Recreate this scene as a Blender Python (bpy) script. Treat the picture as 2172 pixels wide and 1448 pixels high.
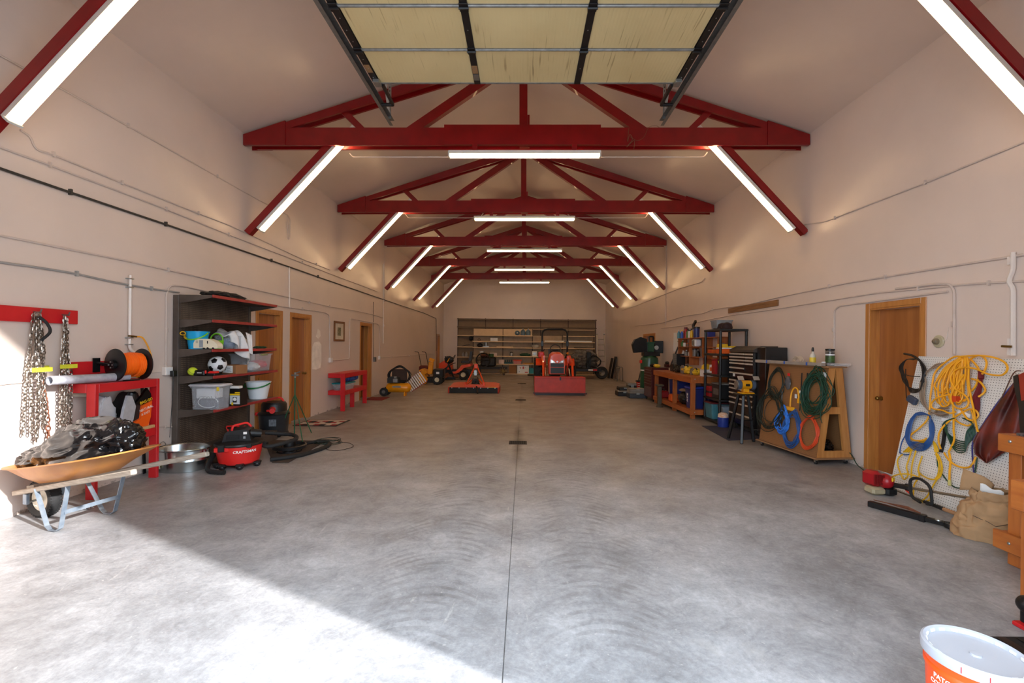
import bpy, math, random
from mathutils import Matrix, Vector
random.seed(7)
R = math.radians
for o in list(bpy.data.objects): bpy.data.objects.remove(o)
C = bpy.context.scene.collection
SC = bpy.context.scene
# ------------------------------------------------------------------ camera, sky, sun, exposure
ROLL = 0.0115; CAMH = 1.587; FPX = 965.3
cd = bpy.data.cameras.new('camera'); cam = bpy.data.objects.new('camera', cd); C.objects.link(cam)
cd.sensor_width = 36; cd.lens = 16.0; cd.shift_x = -26/2172; cd.shift_y = 8/2172
cd.clip_start = .02; cd.clip_end = 200
cam.location = (0, 0, CAMH); cam.rotation_euler = (math.pi/2, -ROLL, 0)
SC.camera = cam
w = bpy.data.worlds.new('World'); SC.world = w; w.use_nodes = True
bg = w.node_tree.nodes['Background']; bg.inputs[0].default_value = (.74, .87, 1.0, 1); bg.inputs[1].default_value = 6.5
sd = bpy.data.lights.new('sun', 'SUN'); sd.energy = 12.0; sd.angle = R(1.3); sd.color = (1, .98, .96)
sun = bpy.data.objects.new('sun', sd); C.objects.link(sun)
SUN_EL = R(24.0)
sdir = Vector((-.886*math.cos(SUN_EL), .463*math.cos(SUN_EL), -math.sin(SUN_EL)))
sun.rotation_euler = sdir.to_track_quat('-Z', 'Y').to_euler(); sun.location = (8, -4, 6)
SC.view_settings.view_transform = 'Standard'; SC.view_settings.look = 'None'
SC.view_settings.gamma = 1; SC.view_settings.use_curve_mapping = False
SC.view_settings.exposure = 0.0
TUBE_STRENGTH = 16.0

# ------------------------------------------------------------------ helpers
def P(u, v, y=None, x=None, z=None):
    "point of the room that the photograph shows at pixel u,v, on the plane of one known coordinate"
    dx = u-1112.0; dv = 732.0-v; c = math.cos(ROLL); s = math.sin(ROLL)
    X = dx*c - dv*s; Z = dx*s + dv*c
    if y is not None: k = y/FPX
    elif x is not None: k = x/X
    else: k = (z-CAMH)/Z
    return Vector((X*k, FPX*k, Z*k+CAMH))
def lin(c):
    return tuple(((v/255)/12.92 if v/255 <= .04045 else ((v/255+.055)/1.055)**2.4) for v in c)
MATS = {}
def M(name, rgb, rough=.6, metal=0.0, var=.12, scale=6.0, bump=0.0, bscale=60.0, emit=None, alpha=1.0, trans=0.0, rgb2=None, stretch=None, coat=0.0, spec=None, detail=4.0):
    if name in MATS: return MATS[name]
    m = bpy.data.materials.new(name); MATS[name] = m; m.use_nodes = True
    nt = m.node_tree; N = nt.nodes; L = nt.links; b = N['Principled BSDF']
    c = lin(rgb); b.inputs['Roughness'].default_value = rough; b.inputs['Metallic'].default_value = metal
    if spec is not None: b.inputs['Specular IOR Level'].default_value = spec
    if coat: b.inputs['Coat Weight'].default_value = coat
    tc = N.new('ShaderNodeTexCoord'); mp = N.new('ShaderNodeMapping'); L.new(tc.outputs['Object'], mp.inputs[0])
    if stretch: mp.inputs['Scale'].default_value = stretch
    no = N.new('ShaderNodeTexNoise'); no.inputs['Scale'].default_value = scale; no.inputs['Detail'].default_value = detail
    L.new(mp.outputs[0], no.inputs['Vector'])
    rp = N.new('ShaderNodeValToRGB')
    c2 = lin(rgb2) if rgb2 else tuple(min(1, v*(1+var)) for v in c)
    c1 = c if rgb2 else tuple(v*(1-var) for v in c)
    rp.color_ramp.elements[0].position = .32; rp.color_ramp.elements[1].position = .68
    rp.color_ramp.elements[0].color = (*c1, 1); rp.color_ramp.elements[1].color = (*c2, 1)
    L.new(no.outputs[0], rp.inputs[0]); L.new(rp.outputs[0], b.inputs['Base Color'])
    if bump:
        n2 = N.new('ShaderNodeTexNoise'); n2.inputs['Scale'].default_value = bscale; n2.inputs['Detail'].default_value = 3
        L.new(mp.outputs[0], n2.inputs['Vector'])
        bp = N.new('ShaderNodeBump'); bp.inputs['Strength'].default_value = bump; bp.inputs['Distance'].default_value = .01
        L.new(n2.outputs[0], bp.inputs['Height']); L.new(bp.outputs[0], b.inputs['Normal'])
    if emit: b.inputs['Emission Color'].default_value = (*emit[0], 1); b.inputs['Emission Strength'].default_value = emit[1]
    if alpha < 1: b.inputs['Alpha'].default_value = alpha
    if trans: b.inputs['Transmission Weight'].default_value = trans
    return m

class MB:
    def __init__(s): s.v = []; s.f = []
    def add(s, vs, fs):
        o = len(s.v); s.v += [Vector(v) for v in vs]; s.f += [tuple(i+o for i in f) for f in fs]; return s
    def merge(s, o): return s.add(o.v, o.f)
    def xf(s, m): s.v = [m @ v for v in s.v]; return s
    def box(s, c, d, rot=None, bev=0.0):
        "box with centre c, dimensions d, optional rotation matrix and chamfered vertical edges"
        hx, hy, hz = d[0]/2, d[1]/2, d[2]/2; c = Vector(c)
        if bev:
            b = min(bev, hx*.9, hy*.9, hz*.9)
            vs = []; 
            for z, k in ((-hz, b), (-hz+b, 0), (hz-b, 0), (hz, b)):
                X, Y = hx-k, hy-k
                vs += [(-X+b, -Y, z), (X-b, -Y, z), (X, -Y+b, z), (X, Y-b, z), (X-b, Y, z), (-X+b, Y, z), (-X, Y-b, z), (-X, -Y+b, z)]
            fs = [tuple(range(7, -1, -1)), tuple(range(24, 32))]
            for r in range(3):
                for i in range(8): j = (i+1) % 8; fs.append((r*8+i, r*8+j, r*8+8+j, r*8+8+i))
        else:
            vs = [(x*hx, y*hy, z*hz) for z in (-1, 1) for x, y in ((-1, -1), (1, -1), (1, 1), (-1, 1))]
            fs = [(3, 2, 1, 0), (4, 5, 6, 7), (0, 1, 5, 4), (1, 2, 6, 5), (2, 3, 7, 6), (3, 0, 4, 7)]
        rm = rot if rot is not None else Matrix.Identity(3)
        return s.add([c + rm @ Vector(v) for v in vs], fs)
    def b2(s, x0, x1, y0, y1, z0, z1, bev=0.0):
        return s.box(((x0+x1)/2, (y0+y1)/2, (z0+z1)/2), (abs(x1-x0), abs(y1-y0), abs(z1-z0)), bev=bev)
    def bar(s, p, q, wd, h, up=(0, 0, 1), bev=0.0):
        "rectangular bar from p to q: h along up, wd across"
        p = Vector(p); q = Vector(q); d = (q-p); L = d.length; d.normalize()
        side = d.cross(Vector(up))
        if side.length < 1e-5: side = d.cross(Vector((1, 0, 0)))
        side.normalize(); u = side.cross(d)
        m = Matrix((side, d, u)).transposed()
        return s.box((p+q)/2, (wd, L, h), m, bev)
    def cyl(s, p, q, r, r2=None, n=16, caps=True):
        p = Vector(p); q = Vector(q); r2 = r if r2 is None else r2
        d = (q-p).normalized(); a = d.orthogonal().normalized(); b = d.cross(a)
        vs = []
        for c, rr in ((p, r), (q, r2)):
            for i in range(n):
                t = 2*math.pi*i/n; vs.append(c + a*(rr*math.cos(t)) + b*(rr*math.sin(t)))
        fs = [(i, (i+1) % n, n+(i+1) % n, n+i) for i in range(n)]
        if caps: fs += [tuple(range(n-1, -1, -1)), tuple(range(n, 2*n))]
        return s.add(vs, fs)
    def tube(s, pts, r, n=8, closed=False, caps=True):
        pts = [Vector(p) for p in pts]; k = len(pts); rs = r if isinstance(r, (list, tuple)) else [r]*k
        vs = []; a = None
        for i, p in enumerate(pts):
            if closed: t = pts[(i+1) % k]-pts[i-1]
            else: t = pts[min(i+1, k-1)]-pts[max(i-1, 0)]
            if t.length < 1e-9: t = Vector((0, 0, 1))
            t.normalize()
            if a is None: a = t.orthogonal().normalized()
            else:
                a = a - t*a.dot(t)
                if a.length < 1e-6: a = t.orthogonal()
                a.normalize()
            b = t.cross(a)
            for j in range(n):
                th = 2*math.pi*j/n; vs.append(p + a*(rs[i]*math.cos(th)) + b*(rs[i]*math.sin(th)))
        fs = []
        for i in range(k if closed else k-1):
            i2 = (i+1) % k
            for j in range(n): j2 = (j+1) % n; fs.append((i*n+j, i*n+j2, i2*n+j2, i2*n+j))
        if not closed and caps: fs += [tuple(range(n-1, -1, -1)), tuple(range((k-1)*n, k*n))]
        return s.add(vs, fs)
    def lathe(s, prof, n=24, c=(0, 0, 0), sx=1.0, sy=1.0, rot=None):
        "revolve (r,z) pairs about z"
        vs = []; c = Vector(c)
        rm = rot if rot is not None else Matrix.Identity(3)
        for r, z in prof:
            for i in range(n):
                t = 2*math.pi*i/n; vs.append(c + rm @ Vector((r*math.cos(t)*sx, r*math.sin(t)*sy, z)))
        fs = []
        for k in range(len(prof)-1):
            for i in range(n): j = (i+1) % n; fs.append((k*n+i, k*n+j, k*n+n+j, k*n+n+i))
        if prof[0] == prof[-1]: return s.add(vs, fs)
        if prof[0][0] > 1e-6: fs.append(tuple(range(n-1, -1, -1)))
        if prof[-1][0] > 1e-6: fs.append(tuple(range((len(prof)-1)*n, len(prof)*n)))
        return s.add(vs, fs)
    def ell(s, c, r, n=16, m=10, rot=None):
        if not isinstance(r, (list, tuple)): r = (r, r, r)
        c = Vector(c); rm = rot if rot is not None else Matrix.Identity(3)
        vs = [c + rm @ Vector((0, 0, -r[2]))]
        for k in range(1, m):
            ph = -math.pi/2+math.pi*k/m
            for i in range(n):
                t = 2*math.pi*i/n; vs.append(c + rm @ Vector((r[0]*math.cos(ph)*math.cos(t), r[1]*math.cos(ph)*math.sin(t), r[2]*math.sin(ph))))
        vs.append(c + rm @ Vector((0, 0, r[2])))
        fs = [(0, 1+(i+1) % n, 1+i) for i in range(n)]
        for k in range(m-2):
            for i in range(n): j = (i+1) % n; fs.append((1+k*n+i, 1+k*n+j, 1+(k+1)*n+j, 1+(k+1)*n+i))
        T = len(vs)-1; fs += [(T, 1+(m-2)*n+i, 1+(m-2)*n+(i+1) % n) for i in range(n)]
        return s.add(vs, fs)
    def prism(s, poly, ax, a, b):
        "extrude a 2-D outline; ax='x': (y,z) outline, 'y': (x,z), 'z': (x,y)"
        def v3(p, t): return (t, p[0], p[1]) if ax == 'x' else ((p[0], t, p[1]) if ax == 'y' else (p[0], p[1], t))
        n = len(poly); vs = [v3(p, a) for p in poly]+[v3(p, b) for p in poly]
        return s.add(vs, [tuple(range(n-1, -1, -1)), tuple(range(n, 2*n))]+[(i, (i+1) % n, n+(i+1) % n, n+i) for i in range(n)])
    def grid(s, fn, nu, nv, thick=0.0, cu=False):
        vs = [Vector(fn(i/nu, j/nv)) for j in range(nv+1) for i in range(nu+1)]; W_ = nu+1
        fs = [(j*W_+i, j*W_+i+1, (j+1)*W_+i+1, (j+1)*W_+i) for j in range(nv) for i in range(nu)]
        return s.add(vs, fs)
    def arc(s, c, r, a0, a1, rad, ax='x', n=14, k=8):
        pts = []
        for i in range(n+1):
            t = a0+(a1-a0)*i/n; p, q = r*math.cos(t), r*math.sin(t)
            pts.append(Vector(c)+Vector((0, p, q) if ax == 'x' else ((p, 0, q) if ax == 'y' else (p, q, 0))))
        return s.tube(pts, rad, k)
MINV = {}
def mesh_from(name, mb, mat, inv=None, sharp=35):
    me = bpy.data.meshes.new(name)
    vs = [inv @ v for v in mb.v] if inv is not None else mb.v
    me.from_pydata([tuple(v) for v in vs], [], mb.f); me.validate()
    import bmesh
    bm = bmesh.new(); bm.from_mesh(me); bmesh.ops.recalc_face_normals(bm, faces=bm.faces); bm.to_mesh(me); bm.free()
    me.polygons.foreach_set('use_smooth', [True]*len(me.polygons))
    me.set_sharp_from_angle(angle=R(sharp))
    if mat: me.materials.append(mat)
    return me
def tag(o, label=None, cat=None, group=None, kind=None):
    if label: o['label'] = label
    if cat: o['category'] = cat
    if group: o['group'] = group
    if kind: o['kind'] = kind
    return o
def thing(name, label, cat, loc=(0, 0, 0), rz=0.0, group=None, ry=0.0, rx=0.0):
    o = bpy.data.objects.new(name, None); C.objects.link(o); o.location = loc; o.rotation_euler = (rx, ry, rz)
    o.empty_display_size = .1
    tag(o, label, cat, group)
    MINV[o.name] = (Matrix.Translation(Vector(loc)) @ o.rotation_euler.to_matrix().to_4x4()).inverted()
    return o
def O(name, mb, mat, par=None, lab=None, kind=None, world=False, sharp=35, solid=0.0):
    "link one mesh object as a part of par; world=True when its vertices are room coordinates"
    inv = None
    if par is not None and world: inv = MINV[par.name]
    me = mesh_from(name, mb, mat, inv, sharp)
    o = bpy.data.objects.new(name, me); C.objects.link(o)
    if par is not None:
        o.parent = par
        if par.name in MINV: MINV[o.name] = MINV[par.name]
    if lab: o['label'] = lab
    if kind: o['kind'] = kind
    if solid:
        md = o.modifiers.new('solid', 'SOLIDIFY'); md.thickness = solid; md.offset = 0
    return o
def T(name, mb, mat, label, cat, group=None, kind=None, loc=None, sharp=35, solid=0.0):
    "a thing that is one mesh, vertices in room coordinates; origin at its base"
    if loc is None:
        xs = [v.x for v in mb.v]; ys = [v.y for v in mb.v]; zs = [v.z for v in mb.v]
        loc = ((min(xs)+max(xs))/2, (min(ys)+max(ys))/2, min(zs))
    me = mesh_from(name, mb, mat, Matrix.Translation(-Vector(loc)), sharp)
    o = bpy.data.objects.new(name, me); C.objects.link(o); o.location = loc
    MINV[o.name] = Matrix.Translation(-Vector(loc))
    if solid:
        md = o.modifiers.new('solid', 'SOLIDIFY'); md.thickness = solid; md.offset = 0
    return tag(o, label, cat, group, kind)
def copy_tree(o, par=None):
    c = o.copy(); C.objects.link(c)
    if par is not None: c.parent = par
    for ch in list(o.children): copy_tree(ch, c)
    return c
def text_mesh(txt, size, depth=.001, bold=False, shear=0.0, spacing=1.0):
    cu = bpy.data.curves.new('lettering', 'FONT'); cu.body = txt; cu.size = size; cu.extrude = depth
    cu.align_x = 'CENTER'; cu.align_y = 'CENTER'; cu.shear = shear; cu.space_character = spacing; cu.resolution_u = 2
    if bold: cu.offset = size*.018
    ob = bpy.data.objects.new('lettering', cu); C.objects.link(ob)
    dg = bpy.context.evaluated_depsgraph_get(); me = bpy.data.meshes.new_from_object(ob.evaluated_get(dg))
    mb = MB(); mb.add([v.co.copy() for v in me.vertices], [tuple(p.vertices) for p in me.polygons])
    bpy.data.objects.remove(ob); bpy.data.meshes.remove(me); bpy.data.curves.remove(cu)
    return mb
def frame(origin, right, up):
    "matrix that lays lettering (x right, y up) on a surface"
    r = Vector(right).normalized(); u = Vector(up).normalized(); n = r.cross(u); m = Matrix((r, u, n)).transposed().to_4x4()
    return Matrix.Translation(Vector(origin)) @ m
def spline(pts, k=6):
    "Catmull-Rom through pts"
    pts = [Vector(p) for p in pts]; out = []
    for i in range(len(pts)-1):
        p0 = pts[max(i-1, 0)]; p1 = pts[i]; p2 = pts[i+1]; p3 = pts[min(i+2, len(pts)-1)]
        for j in range(k):
            t = j/k
            out.append(.5*((2*p1)+(p2-p0)*t+(2*p0-5*p1+4*p2-p3)*t*t+(3*p1-p0-3*p2+p3)*t**3))
    out.append(pts[-1]); return out
def fillet(pts, r, k=5):
    "polyline with rounded corners"
    pts = [Vector(p) for p in pts]; out = [pts[0]]
    for i in range(1, len(pts)-1):
        a = pts[i-1]-pts[i]; b = pts[i+1]-pts[i]; rr = min(r, a.length*.45, b.length*.45)
        p = pts[i]+a.normalized()*rr; q = pts[i]+b.normalized()*rr
        for j in range(k+1):
            t = j/k; out.append(p*(1-t)**2+pts[i]*2*t*(1-t)+q*t*t)
    out.append(pts[-1]); return out
def rnd(a, b): return random.uniform(a, b)
# ------------------------------------------------------------------ setting
def wall_mat(name, base, patches=True):
    m = bpy.data.materials.new(name); m.use_nodes = True; nt = m.node_tree; N = nt.nodes; L = nt.links; b = N['Principled BSDF']
    tc = N.new('ShaderNodeTexCoord')
    n1 = N.new('ShaderNodeTexNoise'); n1.inputs['Scale'].default_value = .7; n1.inputs['Detail'].default_value = 6; n1.inputs['Roughness'].default_value = .6
    n2 = N.new('ShaderNodeTexNoise'); n2.inputs['Scale'].default_value = 30; n2.inputs['Detail'].default_value = 3
    L.new(tc.outputs['Object'], n1.inputs['Vector']); L.new(tc.outputs['Object'], n2.inputs['Vector'])
    r = N.new('ShaderNodeValToRGB'); r.color_ramp.elements[0].position = .3; r.color_ramp.elements[1].position = .7
    c = lin(base); r.color_ramp.elements[0].color = (*[v*.93 for v in c], 1); r.color_ramp.elements[1].color = (*[min(1, v*1.04) for v in c], 1)
    L.new(n1.outputs[0], r.inputs[0]); col = r.outputs[0]
    if patches:
        # scuffs and dirt low on the wall
        sp = N.new('ShaderNodeSeparateXYZ'); L.new(tc.outputs['Object'], sp.inputs[0])
        mr = N.new('ShaderNodeMapRange'); mr.inputs['From Min'].default_value = .02; mr.inputs['From Max'].default_value = .30; mr.inputs['To Min'].default_value = 1; mr.inputs['To Max'].default_value = 0
        L.new(sp.outputs['Z'], mr.inputs['Value'])
        n3 = N.new('ShaderNodeTexNoise'); n3.inputs['Scale'].default_value = 9; n3.inputs['Detail'].default_value = 8; n3.inputs['Roughness'].default_value = .7
        L.new(tc.outputs['Object'], n3.inputs['Vector'])
        mm = N.new('ShaderNodeMath'); mm.operation = 'MULTIPLY'; L.new(mr.outputs[0], mm.inputs[0]); L.new(n3.outputs[0], mm.inputs[1])
        r2 = N.new('ShaderNodeValToRGB'); r2.color_ramp.elements[0].position = .50; r2.color_ramp.elements[1].position = .62
        L.new(mm.outputs[0], r2.inputs[0])
        mx = N.new('ShaderNodeMixRGB'); mx.inputs[2].default_value = (*lin((128, 110, 96)), 1); L.new(r2.outputs[0], mx.inputs[0]); L.new(col, mx.inputs[1]); col = mx.outputs[0]
    L.new(col, b.inputs['Base Color']); b.inputs['Roughness'].default_value = .3; b.inputs['Specular IOR Level'].default_value = .5
    bp = N.new('ShaderNodeBump'); bp.inputs['Strength'].default_value = .06; bp.inputs['Distance'].default_value = .01
    ad = N.new('ShaderNodeMath'); ad.operation = 'ADD'; L.new(n2.outputs[0], ad.inputs[0]); L.new(n1.outputs[0], ad.inputs[1])
    L.new(ad.outputs[0], bp.inputs['Height']); L.new(bp.outputs[0], b.inputs['Normal'])
    return m
WALLC = (222, 205, 194)
m_wall = wall_mat('painted_drywall', WALLC)
m_ceil = wall_mat('painted_ceiling', (216, 198, 187), False)
XW = 4.57; YF = 1.30; YB = 25.7; TILT = ROLL
def build_floor_mat():
    m = bpy.data.materials.new('worn_concrete'); m.use_nodes = True; nt = m.node_tree; N = nt.nodes; L = nt.links; b = N['Principled BSDF']
    tc = N.new('ShaderNodeTexCoord'); sp = N.new('ShaderNodeSeparateXYZ'); L.new(tc.outputs['Object'], sp.inputs[0])
    def noise(s, d=6, r=.6, st=None, dist=0):
        n = N.new('ShaderNodeTexNoise'); n.inputs['Scale'].default_value = s; n.inputs['Detail'].default_value = d; n.inputs['Roughness'].default_value = r; n.inputs['Distortion'].default_value = dist
        if st:
            mp = N.new('ShaderNodeMapping'); mp.inputs['Scale'].default_value = st; L.new(tc.outputs['Object'], mp.inputs[0]); L.new(mp.outputs[0], n.inputs['Vector'])
        else: L.new(tc.outputs['Object'], n.inputs['Vector'])
        return n.outputs[0]
    def ramp(x, *st):
        r = N.new('ShaderNodeValToRGB'); L.new(x, r.inputs[0])
        while len(r.color_ramp.elements) < len(st): r.color_ramp.elements.new(.5)
        for e, (p, c) in zip(r.color_ramp.elements, st): e.position = p; e.color = (*c, 1) if isinstance(c, tuple) else (c, c, c, 1)
        return r.outputs[0]
    def math_(op, a, bb):
        n = N.new('ShaderNodeMath'); n.operation = op
        for i, x in enumerate((a, bb)):
            if isinstance(x, (int, float)): n.inputs[i].default_value = x
            else: L.new(x, n.inputs[i])
        return n.outputs[0]
    def mix(f, a, c, typ='MIX'):
        n = N.new('ShaderNodeMixRGB'); n.blend_type = typ
        if isinstance(f, float): n.inputs[0].default_value = f
        else: L.new(f, n.inputs[0])
        for i, x in ((1, a), (2, c)):
            if isinstance(x, tuple): n.inputs[i].default_value = (*x, 1)
            else: L.new(x, n.inputs[i])
        return n.outputs[0]
    def band(x, lo, hi, soft):
        a = N.new('ShaderNodeMapRange'); a.inputs['From Min'].default_value = lo-soft; a.inputs['From Max'].default_value = lo+soft; L.new(x, a.inputs[0])
        c = N.new('ShaderNodeMapRange'); c.inputs['From Min'].default_value = hi-soft; c.inputs['From Max'].default_value = hi+soft; c.inputs['To Min'].default_value = 1; c.inputs['To Max'].default_value = 0; L.new(x, c.inputs[0])
        return math_('MULTIPLY', a.outputs[0], c.outputs[0])
    X, Y = sp.outputs['X'], sp.outputs['Y']
    base = ramp(noise(1.1, 9, .72), (.34, lin((132, 132, 134))), (.50, lin((158, 159, 162))), (.66, lin((182, 183, 186))))
    swirl = ramp(noise(4.5, 10, .78, (1.0, 1.0, 1), 2.2), (.36, .78), (.5, .98), (.64, 1.15))
    col = mix(.85, base, swirl, 'MULTIPLY')
    fine = ramp(noise(38, 7, .8), (.32, .80), (.68, 1.14)); col = mix(1.0, col, fine, 'MULTIPLY')
    speck = ramp(noise(28, 2, .5), (.70, 0.0), (.735, 1.0)); col = mix(math_('MULTIPLY', speck, .35), col, lin((215, 213, 210)))
    # pale scratches and chalky patches
    scr = ramp(noise(2.2, 10, .75, (2.2, .35, 1), 2.5), (.635, 0.0), (.665, 1.0)); col = mix(math_('MULTIPLY', scr, .30), col, lin((212, 210, 206)))
    pat = ramp(noise(1.3, 4, .6), (.63, 0.0), (.69, 1.0)); col = mix(math_('MULTIPLY', pat, .25), col, lin((200, 199, 196)))
    # tyre tread prints
    wv = N.new('ShaderNodeTexWave'); wv.wave_type = 'BANDS'; wv.bands_direction = 'X'; wv.inputs['Scale'].default_value = 3.3; wv.inputs['Distortion'].default_value = 7.0; wv.inputs['Detail'].default_value = 4; wv.inputs['Detail Scale'].default_value = 1.1
    ax = math_('ABSOLUTE', math_('ADD', X, .06), 0.0); lane = math_('SUBTRACT', ax, .52)
    cb = N.new('ShaderNodeCombineXYZ'); L.new(math_('ADD', Y, math_('MULTIPLY', math_('MULTIPLY', lane, lane), 1.5)), cb.inputs[0]); L.new(math_('MULTIPLY', X, .25), cb.inputs[1]); L.new(cb.outputs[0], wv.inputs['Vector'])
    tm = math_('MULTIPLY', band(ax, .22, .95, .12), band(Y, 1.9, 7.0, .8))
    tn = ramp(noise(3.4, 7, .7), (.42, 0.0), (.66, 1.0))
    tr = ramp(wv.outputs[0], (.45, 0.0), (.75, 1.0))
    col = mix(math_('MULTIPLY', math_('MULTIPLY', math_('MULTIPLY', tm, tn), tr), .55), col, lin((100, 99, 98)))
    # patchy browner tone growing towards the far end, and the drain stains along the joint
    far = N.new('ShaderNodeMapRange'); far.inputs['From Min'].default_value = 3.8; far.inputs['From Max'].default_value = 8.5; L.new(Y, far.inputs[0])
    browning = ramp(noise(.8, 7, .6), (.3, 0.35), (.7, .85))
    col = mix(math_('MULTIPLY', far.outputs[0], browning), col, lin((134, 118, 102)))
    jx = math_('ADD', X, .085)
    jn = math_('ADD', math_('ABSOLUTE', jx, 0.0), math_('MULTIPLY', noise(6, 4), .06))
    st = ramp(jn, (.04, 1.0), (.13, 0.0)); stm = math_('ADD', math_('ADD', band(Y, 6.3, 8.9, .5), math_('MULTIPLY', band(Y, 12.6, 13.9, .3), 1.0)), math_('MULTIPLY', band(Y, 18.4, 19.3, .3), 1.0))
    col = mix(math_('MULTIPLY', math_('MULTIPLY', st, stm), .75), col, lin((66, 58, 52)))
    L.new(col, b.inputs['Base Color'])
    ro = ramp(noise(2.5, 6, .6), (.3, .30), (.7, .52)); L.new(ro, b.inputs['Roughness']); b.inputs['Specular IOR Level'].default_value = .35
    bp = N.new('ShaderNodeBump'); bp.inputs['Strength'].default_value = .15; bp.inputs['Distance'].default_value = .008; L.new(noise(22, 6, .7), bp.inputs['Height']); L.new(bp.outputs[0], b.inputs['Normal'])
    return m
m_floor = build_floor_mat()
mb = MB()
JX = -.085; gw = .003
mb.b2(-XW-.2, JX-gw, -7, YB+.2, -.15, 0); mb.b2(JX+gw, XW+.2, -7, YB+.2, -.15, 0); mb.b2(JX-gw, JX+gw, -7, YB+.2, -.15, -.012)
o = O('floor', mb, m_floor, kind='structure')
# apron outside
mb = MB(); mb.b2(-14, -XW-.2, -16, YF-.2, -.15, -.001); mb.b2(XW+.2, 14, -16, YF-.2, -.15, -.001); mb.b2(-XW-.2, XW+.2, -16, -7, -.15, -.001)
O('floor_apron', mb, m_floor, kind='structure')
def wall_top(x): return 4.957+(x+XW)*TILT
def wall_x(name, sx, openings):
    "long side wall; openings are (y0,y1,z1)"
    mb = MB(); x0, x1 = (sx*XW, sx*(XW+.2)); z1 = wall_top(sx*XW)+.12
    ys = [YF-.2]
    for a, b_, zt in sorted(openings):
        mb.b2(x0, x1, ys[-1], a, 0, z1); mb.b2(x0, x1, a, b_, zt, z1); ys.append(b_)
    mb.b2(x0, x1, ys[-1], YB+.2, 0, z1)
    return O(name, mb, m_wall, kind='structure')
# door openings (far side first computed from the photograph)
DL = [(7.80, 8.52, 2.11), (8.93, 9.68, 2.11), (12.71, 13.55, 2.11), (23.6, 24.5, 2.05)]
DR = [(5.24, 6.02, 2.12), (15.95, 17.4, 2.0)]
wall_x('wall_left', -1, DL); wall_x('wall_right', 1, DR)
zr = 4.93+CAMH
mb = MB(); prof = [(-XW-.2, 0), (XW+.2, 0), (XW+.2, wall_top(XW)+.1), (0, zr+.15), (-XW-.2, wall_top(-XW)+.1)]
mb.prism(prof, 'y', YB, YB+.2); O('wall_back', mb, m_wall, kind='structure')
# front wall round the big doorway (behind the frame, it shapes the daylight)
DX = 1.93; DZ = 4.35
mb = MB(); mb.prism([(-XW-.2, 0), (-DX, 0), (-DX, 5.0), (-XW-.2, 5.0)], 'y', YF-.2, YF)
mb.prism([(DX, 0), (XW+.2, 0), (XW+.2, 5.0), (DX, 5.0)], 'y', YF-.2, YF)
mb.prism([(-DX, DZ), (DX, DZ), (DX, 5.0), (-DX, 5.0)], 'y', YF-.2, YF)
mb.prism([(-XW-.2, 5.0), (XW+.2, 5.0), (XW+.2, wall_top(XW)+.1), (0, zr+.15), (-XW-.2, wall_top(-XW)+.1)], 'y', YF-.2, YF)
O('wall_front', mb, m_wall, kind='structure')
mb = MB()
mb.add([(-XW-.3, YF-.2, wall_top(-XW)-.1), (0, YF-.2, zr), (0, YB+.2, zr), (-XW-.3, YB+.2, wall_top(-XW)-.1),
        (-XW-.3, YF-.2, wall_top(-XW)+.15), (0, YF-.2, zr+.25), (0, YB+.2, zr+.25), (-XW-.3, YB+.2, wall_top(-XW)+.15)],
       [(0, 1, 2, 3), (7, 6, 5, 4), (0, 4, 5, 1), (2, 6, 7, 3), (0, 3, 7, 4)])
mb.add([(XW+.3, YF-.2, wall_top(XW)-.1), (0, YF-.2, zr), (0, YB+.2, zr), (XW+.3, YB+.2, wall_top(XW)-.1),
        (XW+.3, YF-.2, wall_top(XW)+.15), (0, YF-.2, zr+.25), (0, YB+.2, zr+.25), (XW+.3, YB+.2, wall_top(XW)+.15)],
       [(0, 1, 2, 3), (7, 6, 5, 4), (0, 4, 5, 1), (2, 6, 7, 3), (0, 3, 7, 4)])
O('ceiling', mb, m_ceil, kind='structure')
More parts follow.
